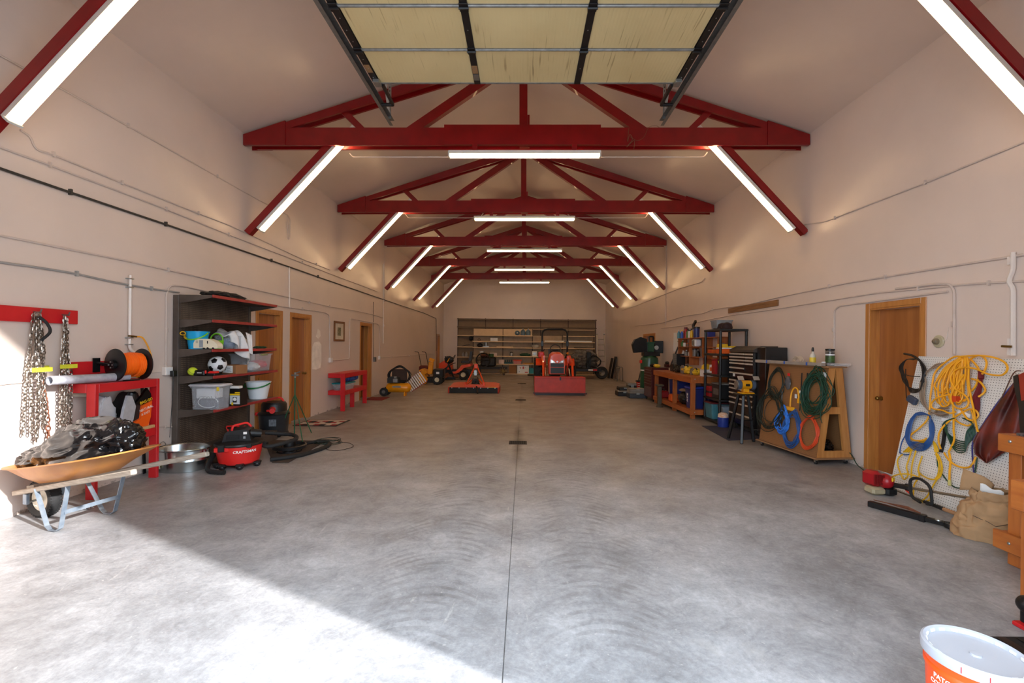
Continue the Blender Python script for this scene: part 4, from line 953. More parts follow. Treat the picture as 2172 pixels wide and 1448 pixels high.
pipe_run('riser dropping from the third truss on the right wall', [(1413, 520), (1412, 690)], R_w, .012)
pipe_run('upper wavy pipe along the right wall above the timber board', [(2240, 528), (2172, 540), (2000, 567), (1797, 600), (1652, 630), (1580, 647), (1548, 651), (1512, 656), (1492, 664), (1452, 670), (1403, 685), (1347, 691)], R_w, .011, clamps=[(1880, 587), (1760, 607), (1512, 656)])
pipe_run('lower pale pipe along the right wall below the timber board', [(2240, 590), (2172, 596), (2060, 602), (1860, 621), (1640, 656), (1548, 669), (1506, 677), (1452, 690), (1403, 696)], R_w, .010, clamps=[(1950, 612), (2100, 600)])
pipe_run('white conduit arching down behind the rolling pegboard cart', [(1769, 768), (1769, 660), (1778, 649), (1860, 638), (2010, 618)], R_w, .011, clamps=[(1769, 700)])
pipe_run('white conduit bending down to the white pegboard right of the wooden door', [(1900, 612), (1990, 602), (2015, 603), (2024, 616), (2024, 752)], R_w, .013, clamps=[(2024, 687)])
wp = pipe_run('white drain pipe with an offset bend at the right edge of the right wall', [(2149, 535), (2149, 572), (2141, 590), (2141, 600), (2149, 612), (2149, 754)], R_w, .021, m_pvc, clamps=[(2149, 553), (2149, 726), (2149, 745)], name='drop_pipe', cat='pipe')
O('valve_handle', MB().tube([P(2146, 735, x=4.50), P(2124, 734, x=4.47)], .011, 8), m_brass, wp, world=True)
for k, (u, v, h, w_) in enumerate([(351, 787, 1, 1), (699, 764, .8, .8), (803, 759, .8, .8)]):
    c = P(u, v, x=L_); t = thing('socket_box', ['white socket box beside the shop shelf unit', 'white socket box below the framed picture', 'white socket box beyond the open doorway'][k], 'socket', (L_, c.y, c.z-.05))
    O('box', MB().b2(0, .05, -.06, .06, 0, .11, bev=.005), m_pvc, t); O('cover', MB().b2(.05, .054, -.05, .05, .01, .10), m_wht, t)
    if k == 0: O('adapter', MB().b2(.055, .10, .0, .07, -.02, .055, bev=.004), m_blk, t); O('cord', MB().tube(spline([(.07, .04, -.02), (.06, .05, -.25), (.02, .08, -.5), (.04, .03, -.8)]), .003, 6), m_blk, t)
c = P(793, 762, x=L_); T('switch_box', MB().b2(L_, L_+.06, c.y-.06, c.y+.06, c.z-.07, c.z+.07, bev=.004), m_gpipe, 'dark grey switch box beside the open doorway', 'switch')
# alarm bell
c = P(1992, 724, x=R_w); t = thing('alarm_bell', 'round beige alarm bell on the right wall above the white pegboard', 'bell', (R_w, c.y, c.z-.07))
rX = Matrix.Rotation(R(-90), 3, 'Y')
m_bge = M('beige_enamel', (186, 176, 146), .4)
O('plate', MB().lathe([(0, 0), (.068, 0), (.07, .01), (.06, .018), (0, .018)], 28, (0, 0, .07), rot=rX), m_bge, t); O('dome', MB().lathe([(.035, .018), (.033, .04), (.022, .055), (0, .06)], 20, (0, .01, .07), rot=rX), M('dull_bell_metal', (140, 130, 110), .4, .5), t)
O('wire', MB().tube(spline([(-.012, -.05, .08), (-.012, -.10, .10), (-.012, -.12, .22)]), .003, 5), m_pvc, t)
a = P(1547, 653, x=R_w); b_ = P(1652, 637, x=R_w)
T('timber_board', MB().b2(R_w, R_w-.03, b_.y, a.y, 2.35, 2.46, bev=.003), M('bare_brown_timber', (150, 106, 66), .7, rgb2=(118, 80, 46), scale=3, stretch=(10, .8, 10)), 'bare timber board screwed high on the right wall', 'board')

# ------------------------------------------------------------------ rolling A-frame pegboard cart
def PP(u, v, p0, n):
    "room point at pixel u,v on the plane through p0 with normal n"
    c0 = Vector((0, 0, CAMH)); d = P(u, v, y=1.0)-c0; return c0+d*((Vector(p0)-c0).dot(n)/d.dot(n))
m_pine = M('knotty_pine', (204, 146, 82), .5, rgb2=(184, 122, 62), scale=2.6, stretch=(10, 10, .9), coat=.1)
m_ply = M('plywood_edge', (150, 110, 74), .7, scale=6)
m_pegb = peg_mat('tan_pegboard', (142, 96, 56), (92, 58, 32), ('Y', 'Z'), rad=.13)
AR = R(6.6); CT = thing('pegboard_cart', 'rolling A-shaped pine cart with brown pegboard sides hung with cords', 'cart', (4.205, 6.86, 0), AR)
CM = Matrix.Translation(Vector((4.205, 6.86, 0))) @ Matrix.Rotation(AR, 4, 'Z')
O('base_board', MB().b2(-.31, .27, -.66, .66, .075, .095, bev=.002), m_ply, CT)
for sx in (-.25, .20):
    for sy in (-.58, .58):
        cs = O('caster', MB().cyl((sx-.012, sy, .026), (sx+.012, sy, .026), .026, n=16), m_rub, CT); O('fork', MB().b2(sx-.02, sx+.02, sy-.015, sy+.015, .03, .075), m_galv, cs)
HX0, HX1, TX0, TX1, ZT = -.27, .25, -.10, .10, 1.325
for sy in (-.62, .58):
    for s_, hx, tx in ((-1, HX0, TX0), (1, HX1, TX1)):
        O('upright', MB().prism([(hx, .095), (hx-s_*.10, .095), (tx-s_*.10 if abs(tx-s_*.10) > .001 else 0, ZT), (tx, ZT)] if s_ > 0 else [(hx, .095), (hx+.10, .095), (tx+.10, ZT), (tx, ZT)], 'y', sy, sy+.038), m_pine, CT)
    O('crossbar', MB().b2(-.14, .13, sy+.002, sy+.036, .69, .785), m_pine, CT); O('bottom_rail', MB().b2(-.17, .15, sy+.002, sy+.036, .095, .185), m_pine, CT)
dx_ = (TX0-HX0)/(ZT-.095)
for s_, hx, tx in ((-1, HX0, TX0), (1, HX1, TX1)):
    O('pegboard_panel', MB().add([(hx, -.62, .097), (hx, .62, .097), (tx, .62, ZT), (tx, -.62, ZT), (hx+s_*.006, -.62, .097), (hx+s_*.006, .62, .097), (tx+s_*.006, .62, ZT), (tx+s_*.006, -.62, ZT)], [(0, 1, 2, 3), (7, 6, 5, 4), (0, 4, 5, 1), (1, 5, 6, 2), (2, 6, 7, 3), (3, 7, 4, 0)]), m_pegb, CT)
O('top_board', MB().b2(-.14, .16, -.64, .64, ZT, ZT+.02, bev=.002), m_ply, CT)
so = O('socket', MB().add([(-.295+dx_*1.1, -.60, 1.14), (-.295+dx_*1.1, -.48, 1.14), (-.295+dx_*1.22, -.48, 1.26), (-.295+dx_*1.22, -.60, 1.26), (-.28+dx_*1.1, -.60, 1.14), (-.28+dx_*1.1, -.48, 1.14), (-.28+dx_*1.22, -.48, 1.26), (-.28+dx_*1.22, -.60, 1.26)], [(0, 1, 2, 3), (7, 6, 5, 4), (0, 4, 5, 1), (1, 5, 6, 2), (2, 6, 7, 3), (3, 7, 4, 0)]), m_wht, CT, lab='white twin socket')
p0_ = CM @ Vector((HX0-.006, 0, .095)); hdir = (CM.to_3x3() @ Vector((0, -1, 0))).normalized(); udir = (CM.to_3x3() @ Vector((dx_, 0, 1))).normalized(); ndir = hdir.cross(udir).normalized()
if ndir.x > 0: ndir = -ndir
def onp(u, v, off=.02): return PP(u, v, p0_+ndir*off, ndir)
def hank(u, v, ru, rv, turns, r, mat, label, cat='cord', seed=1, thick=.03, off=.04, jit=.14, extra=(), f=onp):
    "a hank of cord hung at pixel u,v on the panel, ru/rv its half sizes in pixels"
    c = f(u, v, off); rx = (f(u+ru, v, off)-f(u-ru, v, off)).length/2; rz = (f(u, v+rv, off)-f(u, v-rv, off)).length/2
    hd, ud, nd = (hdir, udir, ndir) if f is onp else (bh, bu, bn)
    m = Matrix((hd, nd, ud)).transposed().to_4x4(); b = coil((0, 0, 0), rx, rz, thick, turns, r, 'y', jit, seed).xf(Matrix.Translation(c) @ m)
    for e in extra: b.tube(spline([f(*q_, off+.02) for q_ in e]), r, 6)
    return T('cord_hank', b, mat, label, cat)
m_gcab = M('dark_green_cord', (22, 66, 48), .5, var=.25, scale=30); m_bcab = M('blue_cord', (34, 84, 150), .45, var=.15); m_ocab = M('orange_cord', (214, 74, 34), .45, var=.1); m_kcab = M('near_black_green_cord', (26, 40, 34), .5)
hank(1647, 812, 15, 30, 9, .005, m_kcab, 'dark green cord hank at the far top corner of the pegboard cart', seed=2)
hank(1632, 868, 24, 36, 12, .005, m_kcab, 'loose dark green cord tangle spilling off the far end of the pegboard cart', seed=3, jit=.3, thick=.08, off=.08)
hank(1727, 832, 26, 40, 26, .0055, m_gcab, 'large dark green cord hank at the near top corner of the pegboard cart', seed=4, thick=.07, off=.06, jit=.36, extra=[[(1745, 838), (1741, 870), (1740, 885), (1744, 897)]])
hank(1660, 893, 11, 26, 10, .009, M('bright_blue_webbing', (50, 120, 214), .5, var=.2, scale=30), 'bright blue webbing straps bundled on the pegboard cart', 'strap', seed=5, thick=.06, off=.05, jit=.3)
hank(1678, 908, 16, 36, 13, .006, m_bcab, 'blue cord hank low on the pegboard cart beside the orange one', seed=6, thick=.04, off=.045, jit=.2)
hank(1714, 916, 19, 36, 11, .0058, m_ocab, 'orange cord hank low on the near side of the pegboard cart', seed=7, thick=.03, jit=.12)
t = thing('splitter_cord', 'short yellow three-way splitter cord looped on the pegboard cart', 'cord', onp(1675, 866, .02))
m_ycab = M('yellow_cord', (244, 172, 30), .45, var=.06)
O('cord', MB().tube(spline([onp(*q_, .03) for q_ in [(1676, 862), (1677, 845), (1680, 830), (1686, 822), (1692, 826), (1694, 838), (1695, 848)]]), .011, 8), m_ycab, t, world=True)
c = onp(1675, 866, .03); O('socket_block', MB().box(c, (.05, .16, .05)), m_ycab, t, world=True); c = onp(1695, 850, .03); O('plug', MB().box(c, (.03, .05, .07)), m_ycab, t, world=True)
for k, (u, v0, v1, wv) in enumerate([(1701, 791, 871, 3), (1713, 791, 874, 4)]):
    T('bungee', MB().tube([onp(u, v0, .02), onp(u-2, (v0+v1)/2, .025), onp(u-5, v1, .02)], .012 if k else .008, 6), m_blk, ['thin black rubber strap hanging left of the large green hank', 'wider black rubber strap hanging behind the large green hank'][k], 'strap')
t = thing('hardware_packet', 'small clear packet with a red card top on the pegboard cart', 'packet', onp(1671, 825, .02))
b = blob((0, 0, 0), (.02, .07, .10), 6, .2, 2, 24, 14).xf(Matrix.Translation(onp(1671, 812, .03))); O('packet_body', b, M('smoky_film', (92, 92, 96), .2), t, world=True); O('card_top', MB().box(onp(1673, 794, .03), (.01, .05, .04)), m_vred, t, world=True)
T('price_tags', MB().box(onp(1688, 840, .03), (.004, .05, .06)).box(onp(1697, 831, .03), (.004, .06, .04)), m_wht, 'white paper tags by the yellow splitter cord', 'tag', kind='stuff')
T('wire_hooks', MB().tube([onp(1659, 830, .02), onp(1657, 866, .02)], .012, 6), m_gpipe, 'grey wire spring hanging above the blue straps', 'hook')
def ctp(x, y, z): return CM @ Vector((x, y, z))
zt_ = ZT+.0205
T('plastic_sack', blob((0, 0, 0), (.11, .13, .13), 13, .25, 2, 34, 22, flat=-.10).xf(Matrix.Translation(ctp(.0, -.42, .20))), m_bin, 'small black plastic sack inside the pegboard cart', 'sack')
t = thing('aluminium_channel', 'long grey metal channel with blue tape on the cart top', 'metal channel', ctp(-.16, -.02, zt_), AR+R(2))
O('channel', MB().b2(-.035, .035, -.55, .85, 0, .045, bev=.002), M('dull_aluminium', (168, 160, 150), .5, .4), t)
for y_ in (-.30, .15, .55): O('tape', MB().b2(-.0365, .0365, y_, y_+.03, -.0, .0465), M('blue_tape', (40, 84, 170), .5), t)
t = thing('spray_bottle', 'spray bottle with a yellow label and black nozzle on the cart top', 'bottle', ctp(-.07, -.28, zt_))
O('body', MB().lathe([(0, 0), (.038, 0), (.04, .01), (.04, .12), (.036, .15), (.016, .175), (.014, .20), (0, .20)], 20), M('milky_bottle', (210, 204, 190), .3), t)
O('label', MB().lathe([(.041, .02), (.041, .115)], 20), M('yellow_bottle_label', (226, 196, 60), .5), t); O('nozzle', MB().lathe([(.016, .20), (.017, .235), (.010, .26), (0, .262)], 14), m_blk, t)
t = thing('fastener_jar', 'tall clear jar with a green label and black lid on the cart top', 'jar', ctp(.05, -.46, zt_))
O('body', MB().lathe([(0, 0), (.052, 0), (.056, .01), (.056, .20), (.05, .215), (0, .215)], 24), M('dark_jar_contents', (52, 50, 50), .2, rgb2=(120, 116, 112), scale=60), t)
O('label', MB().lathe([(.057, .05), (.057, .14)], 24), M('green_jar_label', (76, 110, 50), .5, rgb2=(40, 60, 34), scale=30), t); O('name_strip', MB().lathe([(.0574, .15), (.0574, .165)], 24), m_wht, t); O('lid', MB().lathe([(.056, .215), (.059, .217), (.059, .24), (0, .242)], 24), m_blk, t)
t = thing('screw_tray', 'clear tray of loose screws on the near end of the cart top', 'tray', ctp(.06, -.60, zt_))
O('tray', tapered_bin((0, 0, 0), .26, .16, .04, rim=.006), m_clear, t); sc = MB()
for k in range(70): a_ = rnd(0, 3.1); x_, y_ = rnd(-.10, .10), rnd(-.055, .055); sc.bar((x_, y_, .012+rnd(0, .014)), (x_+.02*math.cos(a_), y_+.02*math.sin(a_), .014+rnd(0, .014)), .004, .004)
O('screws', sc, m_galv, t, kind='stuff')
t = thing('small_pot', 'little pot with a yellow band beside the screw tray', 'pot', ctp(-.10, -.52, zt_)); O('body', MB().lathe([(0, 0), (.022, 0), (.024, .045), (0, .05)], 16), M('yellow_bottle_label', (226, 196, 60), .5), t); O('lid', MB().lathe([(.026, .045), (.026, .06), (0, .062)], 16), m_wht, t)
T('string_bundle', coil((0, 0, 0), .13, .05, .05, 9, .0035, 'y', .45, 12).xf(Matrix.Translation(ctp(.0, .12, zt_+.065)) @ Matrix.Rotation(R(80), 4, 'Z')), M('cream_string', (214, 200, 178), .8), 'bundle of cream string on the cart top', 'string')
T('white_charger', MB().box(ctp(-.04, -.10, zt_+.018), (.07, .16, .035), bev=.004), m_wht, 'small flat white box beside the spray bottle', 'box')
T('floor_cable', MB().tube(spline([(4.44, 6.5, .10), (4.50, 6.28, .16), (4.42, 6.0, .05), (4.40, 5.7, .01), (4.46, 5.45, .04), (4.50, 5.40, .16), (4.5, 5.5, .2)]), .006, 6), m_gcab, 'dark green cord trailing from the cart to the wooden door', 'cord')

# ------------------------------------------------------------------ white pegboard leaning by the right wall, and its cords
PBT = math.atan2(.315, 1.50)
m_pegw = peg_mat('white_pegboard', (226, 222, 216), (60, 54, 50), ('Y', 'Z'), rad=.15)
WP = thing('white_pegboard', 'white perforated board leaning against the right wall, hung with cords', 'pegboard', (4.235, 4.4, 0), 0, ry=PBT)
O('board', MB().b2(-.003, .003, -.94, .85, .005, 1.545), m_pegw, WP)
bh = Vector((0, -1, 0)); bu = Vector((math.sin(PBT), 0, math.cos(PBT))); bn = Vector((-math.cos(PBT), 0, math.sin(PBT))); bp0 = Vector((4.235, 4.4, 0))+bn*.003
def onb(u, v, off=.015): return PP(u, v, bp0+bn*off, bn)
def c5(l, off=.02): return [onb(x/6.295+1840, y/6.295+730, off+.006*math.sin(i*1.7)) for i, (x, y) in enumerate(l)]
def c6(l, off=.02): return [onb(x/6.03+1840, y/6.03+960, off+.006*math.sin(i*1.7)) for i, (x, y) in enumerate(l)]
YB_ = MB(); ry_ = .0088
for l, o_ in (([(1270, 165), (1150, 170), (1000, 270), (900, 380), (870, 500), (840, 700), (830, 860), (800, 1000), (700, 1110), (600, 1190), (570, 1230), (620, 1280), (740, 1280), (790, 1250)], .05),
              ([(1260, 160), (1500, 150), (1700, 180), (1830, 240), (1870, 320), (1830, 390), (1760, 415), (1600, 395), (1450, 330), (1300, 310), (1180, 340), (1115, 420), (1120, 500), (1180, 600), (1300, 680), (1350, 760), (1320, 840), (1230, 860), (1150, 820), (1110, 720), (1140, 620), (1220, 500), (1290, 400)], .09),
              ([(1330, 180), (1350, 300), (1350, 500), (1380, 700), (1420, 880), (1440, 1020), (1475, 1170)], .08),
              ([(1300, 170), (1310, 350), (1280, 520), (1200, 640), (1050, 680), (920, 720), (850, 800), (880, 860), (1000, 880), (1100, 920), (1180, 900)], .07),
              ([(1140, 640), (1140, 800), (1150, 960), (1150, 1150), (1160, 1250), (1140, 1330), (1080, 1440)], .06),
              ([(1240, 860), (1330, 990), (1420, 1010), (1480, 950), (1440, 880), (1350, 870), (1200, 950), (1050, 1060), (960, 1180), (950, 1300), (980, 1400)], .06),
              ([(1160, 990), (1230, 1050), (1340, 1085), (1410, 1040), (1410, 950), (1380, 860)], .045),
              ([(1380, 190), (1480, 150), (1560, 180), (1590, 250), (1570, 340), (1530, 400)], .05),
              ([(1380, 200), (1480, 320), (1480, 450), (1440, 560), (1380, 630)], .04), ([(1390, 460), (1500, 500), (1570, 600), (1540, 660), (1480, 700)], .04)):
    YB_.tube(spline(c5(l, o_), 5), ry_, 7)
rr = random.Random(8)
for k in range(15):
    x0 = 1215+rr.uniform(0, 130); f_ = k/14; xl = 880+f_*330+rr.uniform(-30, 30); xr = xl+rr.uniform(90, 240); yb = rr.uniform(640, 850)
    YB_.tube(spline(c5([(x0, 175), ((x0+xl)/2-30, 300), (xl, 520), (xl+10, yb-60), ((xl+xr)/2, yb), (xr, yb-90), ((xr*2+x0)/3, 420), (x0+30, 190)], .025+rr.uniform(0, .05)), 5), ry_*rr.choice((.8, 1)), 6)
YB_.tube(spline(c6([(980, 0), (1040, 90), (1150, 170), (1270, 190), (1340, 150), (1385, 50)], .05), 5), ry_, 7); YB_.tube(spline(c6([(1045, 0), (1060, 100), (1050, 250), (1047, 350)], .05), 5), ry_*1.1, 7)
hk_ = thing('extension_cord', 'great tangle of golden yellow extension cord on the white pegboard', 'cord', onb(2040, 940, .05)); O('cord', YB_, m_ycab, hk_, world=True)
O('plug', MB().tube(c6([(1047, 350), (1050, 420)], .05), .014, 8), M('clear_amber_plug', (200, 190, 120), .2), hk_, world=True)
O('red_plug', MB().box(onb(2028, 846, .06), (.05, .05, .06)), m_ocab, hk_, world=True)
b = MB(); rr = random.Random(4)
for k in range(9):
    j = rr.uniform(0, 1); b.tube(spline(c5([(1010, 255-j*15), (900, 270+j*40), (790-j*30, 380), (700+j*90, 500), (690+j*80, 640), (720+j*60, 780), (820+j*30, 870+j*60), (960, 965-j*130), (1080, 950-j*120)], .03+.03*rr.random()), 5), .0055, 6)
T('extension_cord', b, M('greige_cord', (150, 128, 108), .6), 'hank of greyish beige cord behind the yellow tangle', 'cord')
b = MB(); b.tube(spline(c5([(490, 125), (600, 150), (700, 220), (770, 330), (745, 430), (720, 500)], .06), 5), .012, 8)
for j in range(5): b.tube(spline(c5([(660-j*12, 190+j*4), (520, 205), (425+j*12, 300), (450+j*10, 400), (480+j*14, 500), (570, 580+j*14), (690, 590+j*8), (760-j*8, 480), (770-j*10, 340), (690, 210)], .03+j*.012), 5), .0055, 6)
b.tube(spline(c5([(700, 430), (560, 420), (480, 390)], .05), 5), .005, 6); b.tube(spline(c5([(510, 330), (512, 550), (525, 740), (560, 745)], .07), 5), .005, 6)
kc = thing('power_cable', 'black power cable with a heavy connector at the top left of the white pegboard', 'cable', onb(1930, 850, .05)); O('cable', b, m_blk, kc, world=True)
O('connector', MB().box(onb(1935, 848, .08), (.05, .12, .08), Matrix.Rotation(.4, 3, 'X'), bev=.012), M('slate_blue_connector', (60, 70, 90), .4), kc, world=True)
b = MB()
for j in range(6): b.tube(spline(c5([(640+j*6, 925+j*4), (720+j*8, 905+j*6), (820+j*4, 960), (885-j*12, 1080), (880-j*9, 1220), (840-j*14, 1340-j*6), (740, 1415-j*18), (610+j*10, 1400-j*18), (520+j*9, 1290), (515+j*12, 1150), (570+j*8, 1010), (640+j*6, 925)], .03+j*.008), 5), .0062, 6)
b.tube(spline(c5([(530, 1180), (470, 1280), (440, 1380), (432, 1450)], .03), 5), .0062, 6); b.tube(spline(c6([(410, 0), (480, 25), (560, 15)], .03), 5), .0062, 6)
T('extension_cord', b, m_bcab, 'blue cord hank at the left of the white pegboard', 'cord')
b = MB()
for j in range(7): b.tube(spline(c5([(1340-j*12, 985), (1400, 1060), (1435-j*18, 1170), (1400-j*16, 1270+j*8), (1300, 1300+j*22), (1180, 1270+j*26), (1060+j*4, 1180+j*14), (1000+j*9, 1100), (1040, 1030), (1160, 985)], .02+j*.007), 5), .0055, 6)
b.tube(spline(c6([(890, 30), (900, 170), (960, 280), (1060, 400), (1150, 450), (1270, 420), (1340, 330), (1380, 220), (1400, 60)], .03), 5), .0062, 6)
T('extension_cord', b, m_gcab, 'dark green cord hank in the middle of the white pegboard', 'cord')
b = MB()
for l in ([(450, 20), (390, 80), (390, 170), (430, 280), (470, 340), (520, 280), (500, 180), (530, 80), (560, -20)], [(620, -30), (570, 150), (560, 300), (555, 380)], [(700, 40), (650, 200), (660, 300), (600, 400), (590, 480), (580, 600)], [(880, 0), (930, 80), (955, 200), (930, 300), (870, 340), (780, 330), (690, 280), (650, 230)], [(900, 20), (945, 150), (930, 270), (850, 400), (760, 560), (650, 640), (540, 670)], [(870, 10), (915, 130), (905, 270), (860, 340)], [(620, 470), (700, 490), (780, 500), (810, 560), (780, 610), (700, 630)]):
    b.tube(spline(c6(l, .06), 5), .0072, 7)
b.tube(spline(c6([(95, 605), (20, 570), (60, 510), (200, 390), (330, 300), (450, 270), (600, 290), (700, 350), (780, 420)], .22), 5), .0072, 7)
for j in range(4): b.tube(spline(c5([(480+j*30, 1440), (600+j*30, 1340-j*8), (740, 1310-j*10), (850+j*6, 1280+j*5), (920-j*10, 1350), (945-j*14, 1440)], .02), 5), .0072, 6)
yl = thing('extension_cord', 'lower yellow cord looping over the floor and the red trimmer engine', 'cord', onb(1935, 1060, .05)); O('cord', b, M('deep_yellow_cord', (226, 176, 24), .45), yl, world=True)
O('plug', MB().cyl(onb(1936, 1058, .06), onb(1934, 1068, .06), .012, .025, n=10), m_blk, yl, world=True)
T('red_strap', MB().tube(c5([(1518, 440), (1500, 560), (1450, 720), (1455, 850), (1445, 950)], .03), [.012, .02, .034, .03, .018], 6).tube(c5([(1515, 350), (1515, 460)], .035), .022, 8), M('dark_red_webbing', (110, 16, 26), .7), 'dark red strap with a black knot hanging right of the yellow tangle', 'strap')
T('black_strap', MB().tube(c5([(1040, 1050), (1030, 1180), (1010, 1330), (980, 1440)], .02), .016, 5), m_blk, 'flat black strap hanging through the green hank', 'strap')
T('paper_label', MB().box(onb(1840+1290/6.295, 730+925/6.295, .05), (.006, .13, .04), Matrix.Rotation(.25, 3, 'X')).box(onb(1840+1060/6.295, 730+1010/6.295, .05), (.006, .11, .03)), m_wht, 'white paper cord labels in the middle of the white pegboard', 'label', kind='stuff')
# leather apron
def c7(x, y, off): return onb(x/5.57+2040, y/5.57+740, off)
rows = [(300, 640, 790), (400, 612, 800), (500, 545, 810), (640, 440, 815), (780, 325, 815), (990, 195, 800), (1100, 145, 720), (1150, 140, 600), (1240, 150, 470), (1345, 284, 300)]
def apr(u, v):
    q = v*(len(rows)-1); i = min(int(q), len(rows)-2); f = q-i; a, b_ = rows[i], rows[i+1]
    y = a[0]+(b_[0]-a[0])*f; xl = a[1]+(b_[1]-a[1])*f; xr_ = a[2]+(b_[2]-a[2])*f
    return c7(xl+(xr_-xl)*u, y, .07+.018*math.sin(u*9+v*3)+.012*math.sin(u*17-v*6))
t = thing('leather_apron', 'rust-red leather welding apron hanging over the right end of the white pegboard', 'apron', c7(300, 1345, .07))
O('skirt', MB().grid(apr, 26, 40), M('scorched_red_leather', (126, 40, 24), .55, rgb2=(46, 24, 22), scale=5, bump=.1), t, world=True, solid=.004, sharp=80)
def band(pts, off, mat, nm): O(nm, MB().add([c7(x, y, off) for x, y in pts]+[c7(x, y, off+.008) for x, y in pts], [tuple(range(len(pts))), tuple(range(2*len(pts)-1, len(pts)-1, -1))]+[(i, (i+1) % len(pts), len(pts)+(i+1) % len(pts), len(pts)+i) for i in range(len(pts))]), mat, t, world=True)
band([(605, 320), (660, 300), (700, 600), (760, 640), (760, 1000), (688, 985), (672, 700), (612, 420)], .10, m_blk, 'waist_strap'); band([(668, 305), (760, 262), (760, 600), (702, 612)], .115, M('bright_red_leather', (150, 44, 28), .5), 'bib')
O('neck_cord', MB().tube(spline([c7(*q_, .06) for q_ in [(700, 260), (640, 262), (590, 320), (540, 430), (440, 630), (300, 830), (190, 990), (135, 1100)]]), .005, 6), M('brown_lace', (96, 60, 44), .7), t, world=True)
T('bungee', MB().tube(spline([c7(*q_, .05) for q_ in [(620, 400), (420, 640), (190, 985), (130, 1110), (125, 1240), (140, 1448), (150, 1600)]]), .007, 6).tube(spline(c6([(1385, 290), (1400, 350), (1390, 410), (1345, 400)], .03)), .005, 5), M('purple_blue_elastic', (62, 56, 120), .7), 'purple-blue elastic cord with a wire hook beside the apron', 'strap')

# ------------------------------------------------------------------ things on the floor in front of it
t = thing('string_trimmer', 'petrol string trimmer with a red engine lying along the white pegboard', 'trimmer', (3.93, 4.98, 0))
ec = Vector((3.93, 5.0, .13))
O('engine_cover', MB().box(ec+Vector((-.05, .05, .03)), (.12, .18, .17), Matrix.Rotation(R(18), 3, 'Z'), bev=.03).ell(ec+Vector((.03, -.03, .02)), (.07, .09, .08), 16, 10), M('deep_red_plastic', (168, 20, 30), .35), t, world=True)
gr = MB()
for k in range(7): gr.box(ec+Vector((-.10+.014*k, -.045-.004*k, .04)), (.005, .012, .11), Matrix.Rotation(R(18), 3, 'Z'))
O('cooling_grille', gr, M('dark_red_plastic', (120, 12, 14), .5), t, world=True); O('label', MB().box(ec+Vector((.055, -.105, .06)), (.05, .01, .04), Matrix.Rotation(R(30), 3, 'Z')), m_ybox, t, world=True)
O('fuel_tank', MB().box(ec+Vector((-.06, 0, -.085)), (.15, .15, .08), bev=.02), M('milky_fuel_tank', (176, 164, 134), .4), t, world=True)
O('muffler', MB().box(ec+Vector((.06, -.03, -.08)), (.12, .14, .09), bev=.02), m_blkm, t, world=True)
s0, s1 = ec+Vector((.08, -.06, -.01)), Vector((4.0, 4.05, .27)); sv = (s1-s0)
O('shaft', MB().cyl(s0, s1, .013, n=10), M('dull_shaft_metal', (140, 128, 110), .4, .6), t, world=True); O('grip', MB().cyl(s0, s0+sv*.22, .026, n=12), m_rub, t, world=True); O('throttle', MB().box(s0+sv*.24, (.05, .09, .07), bev=.02), m_blk, t, world=True); O('trigger', MB().bar(s0+sv*.2-Vector((0, 0, .03)), s0+sv*.26-Vector((0, 0, .06)), .01, .01), m_vred, t, world=True)
hc = s0+sv*.42
O('loop_handle', MB().tube(fillet([hc+Vector((-.03, -.02, -.12)), hc+Vector((-.03, .09, -.10)), hc+Vector((-.03, .11, .08)), hc+Vector((-.03, .0, .12)), hc+Vector((-.03, -.13, .08)), hc+Vector((-.03, -.15, -.10)), hc+Vector((-.03, -.09, -.11))], .06), .014, 8), m_rub, t, world=True)
t = thing('fishing_rod', 'rod with a cork handle lying along the foot of the white pegboard', 'rod', (4.10, 4.7, 0))
ra, rb = Vector((4.12, 5.10, .03)), P(2040, 1094, z=.03)
O('blank', MB().cyl(ra, rb, .006, n=8), M('dark_olive_rod', (60, 52, 30), .4), t, world=True); rv = rb-ra
O('foam_grip', MB().cyl(ra+rv*.52, ra+rv*.78, .016, .020, n=10), m_rub, t, world=True); O('cork_grip', MB().cyl(ra+rv*.78, ra+rv*.98, .018, n=10), M('cork', (178, 130, 92), .8), t, world=True); O('butt_cap', MB().cyl(ra+rv*.96, ra+rv*1.03, .022, n=10), m_rub, t, world=True)
t = thing('hitch_bar', 'black steel hitch bar lying on the floor in front of the red trimmer', 'hitch', (3.6, 4.4, 0))
ha, hb = Vector((3.50, 4.60, .03)), Vector((3.71, 4.22, .03)); hv = (hb-ha)
O('receiver_tube', MB().bar(ha, hb, .055, .055, bev=.004), m_blkm, t, world=True); O('collar', MB().bar(hb-hv*.04, hb+hv*.06, .068, .064, bev=.004), m_blkm, t, world=True)
he = Vector((3.80, 4.06, .03)); O('shank', MB().bar(hb, he, .045, .040, bev=.006), m_blkm, t, world=True); O('eye', MB().lathe([(.02, -.02), (.05, -.02), (.055, 0), (.05, .02), (.02, .02), (.02, -.02)], 20, he+Vector((.01, -.02, .0))), m_blkm, t, world=True); O('bolt_head', MB().lathe([(0, .02), (.028, .02), (.026, .03), (0, .032)], 14, he+Vector((-.04, .05, 0))), m_galv, t, world=True)
O('spring_plate', MB().tube([ha+Vector((.05, .0, .036)), ha+hv*.35+Vector((.03, 0, .045)), ha+hv*.7+Vector((.02, 0, .05)), hb+Vector((.0, .02, .036))], [.004, .006, .018, .006], 6), m_rust, t, world=True)
t = thing('swivel_casters', 'pair of black casters on the floor beside the paper sack', 'caster', P(2045, 1120, z=0))
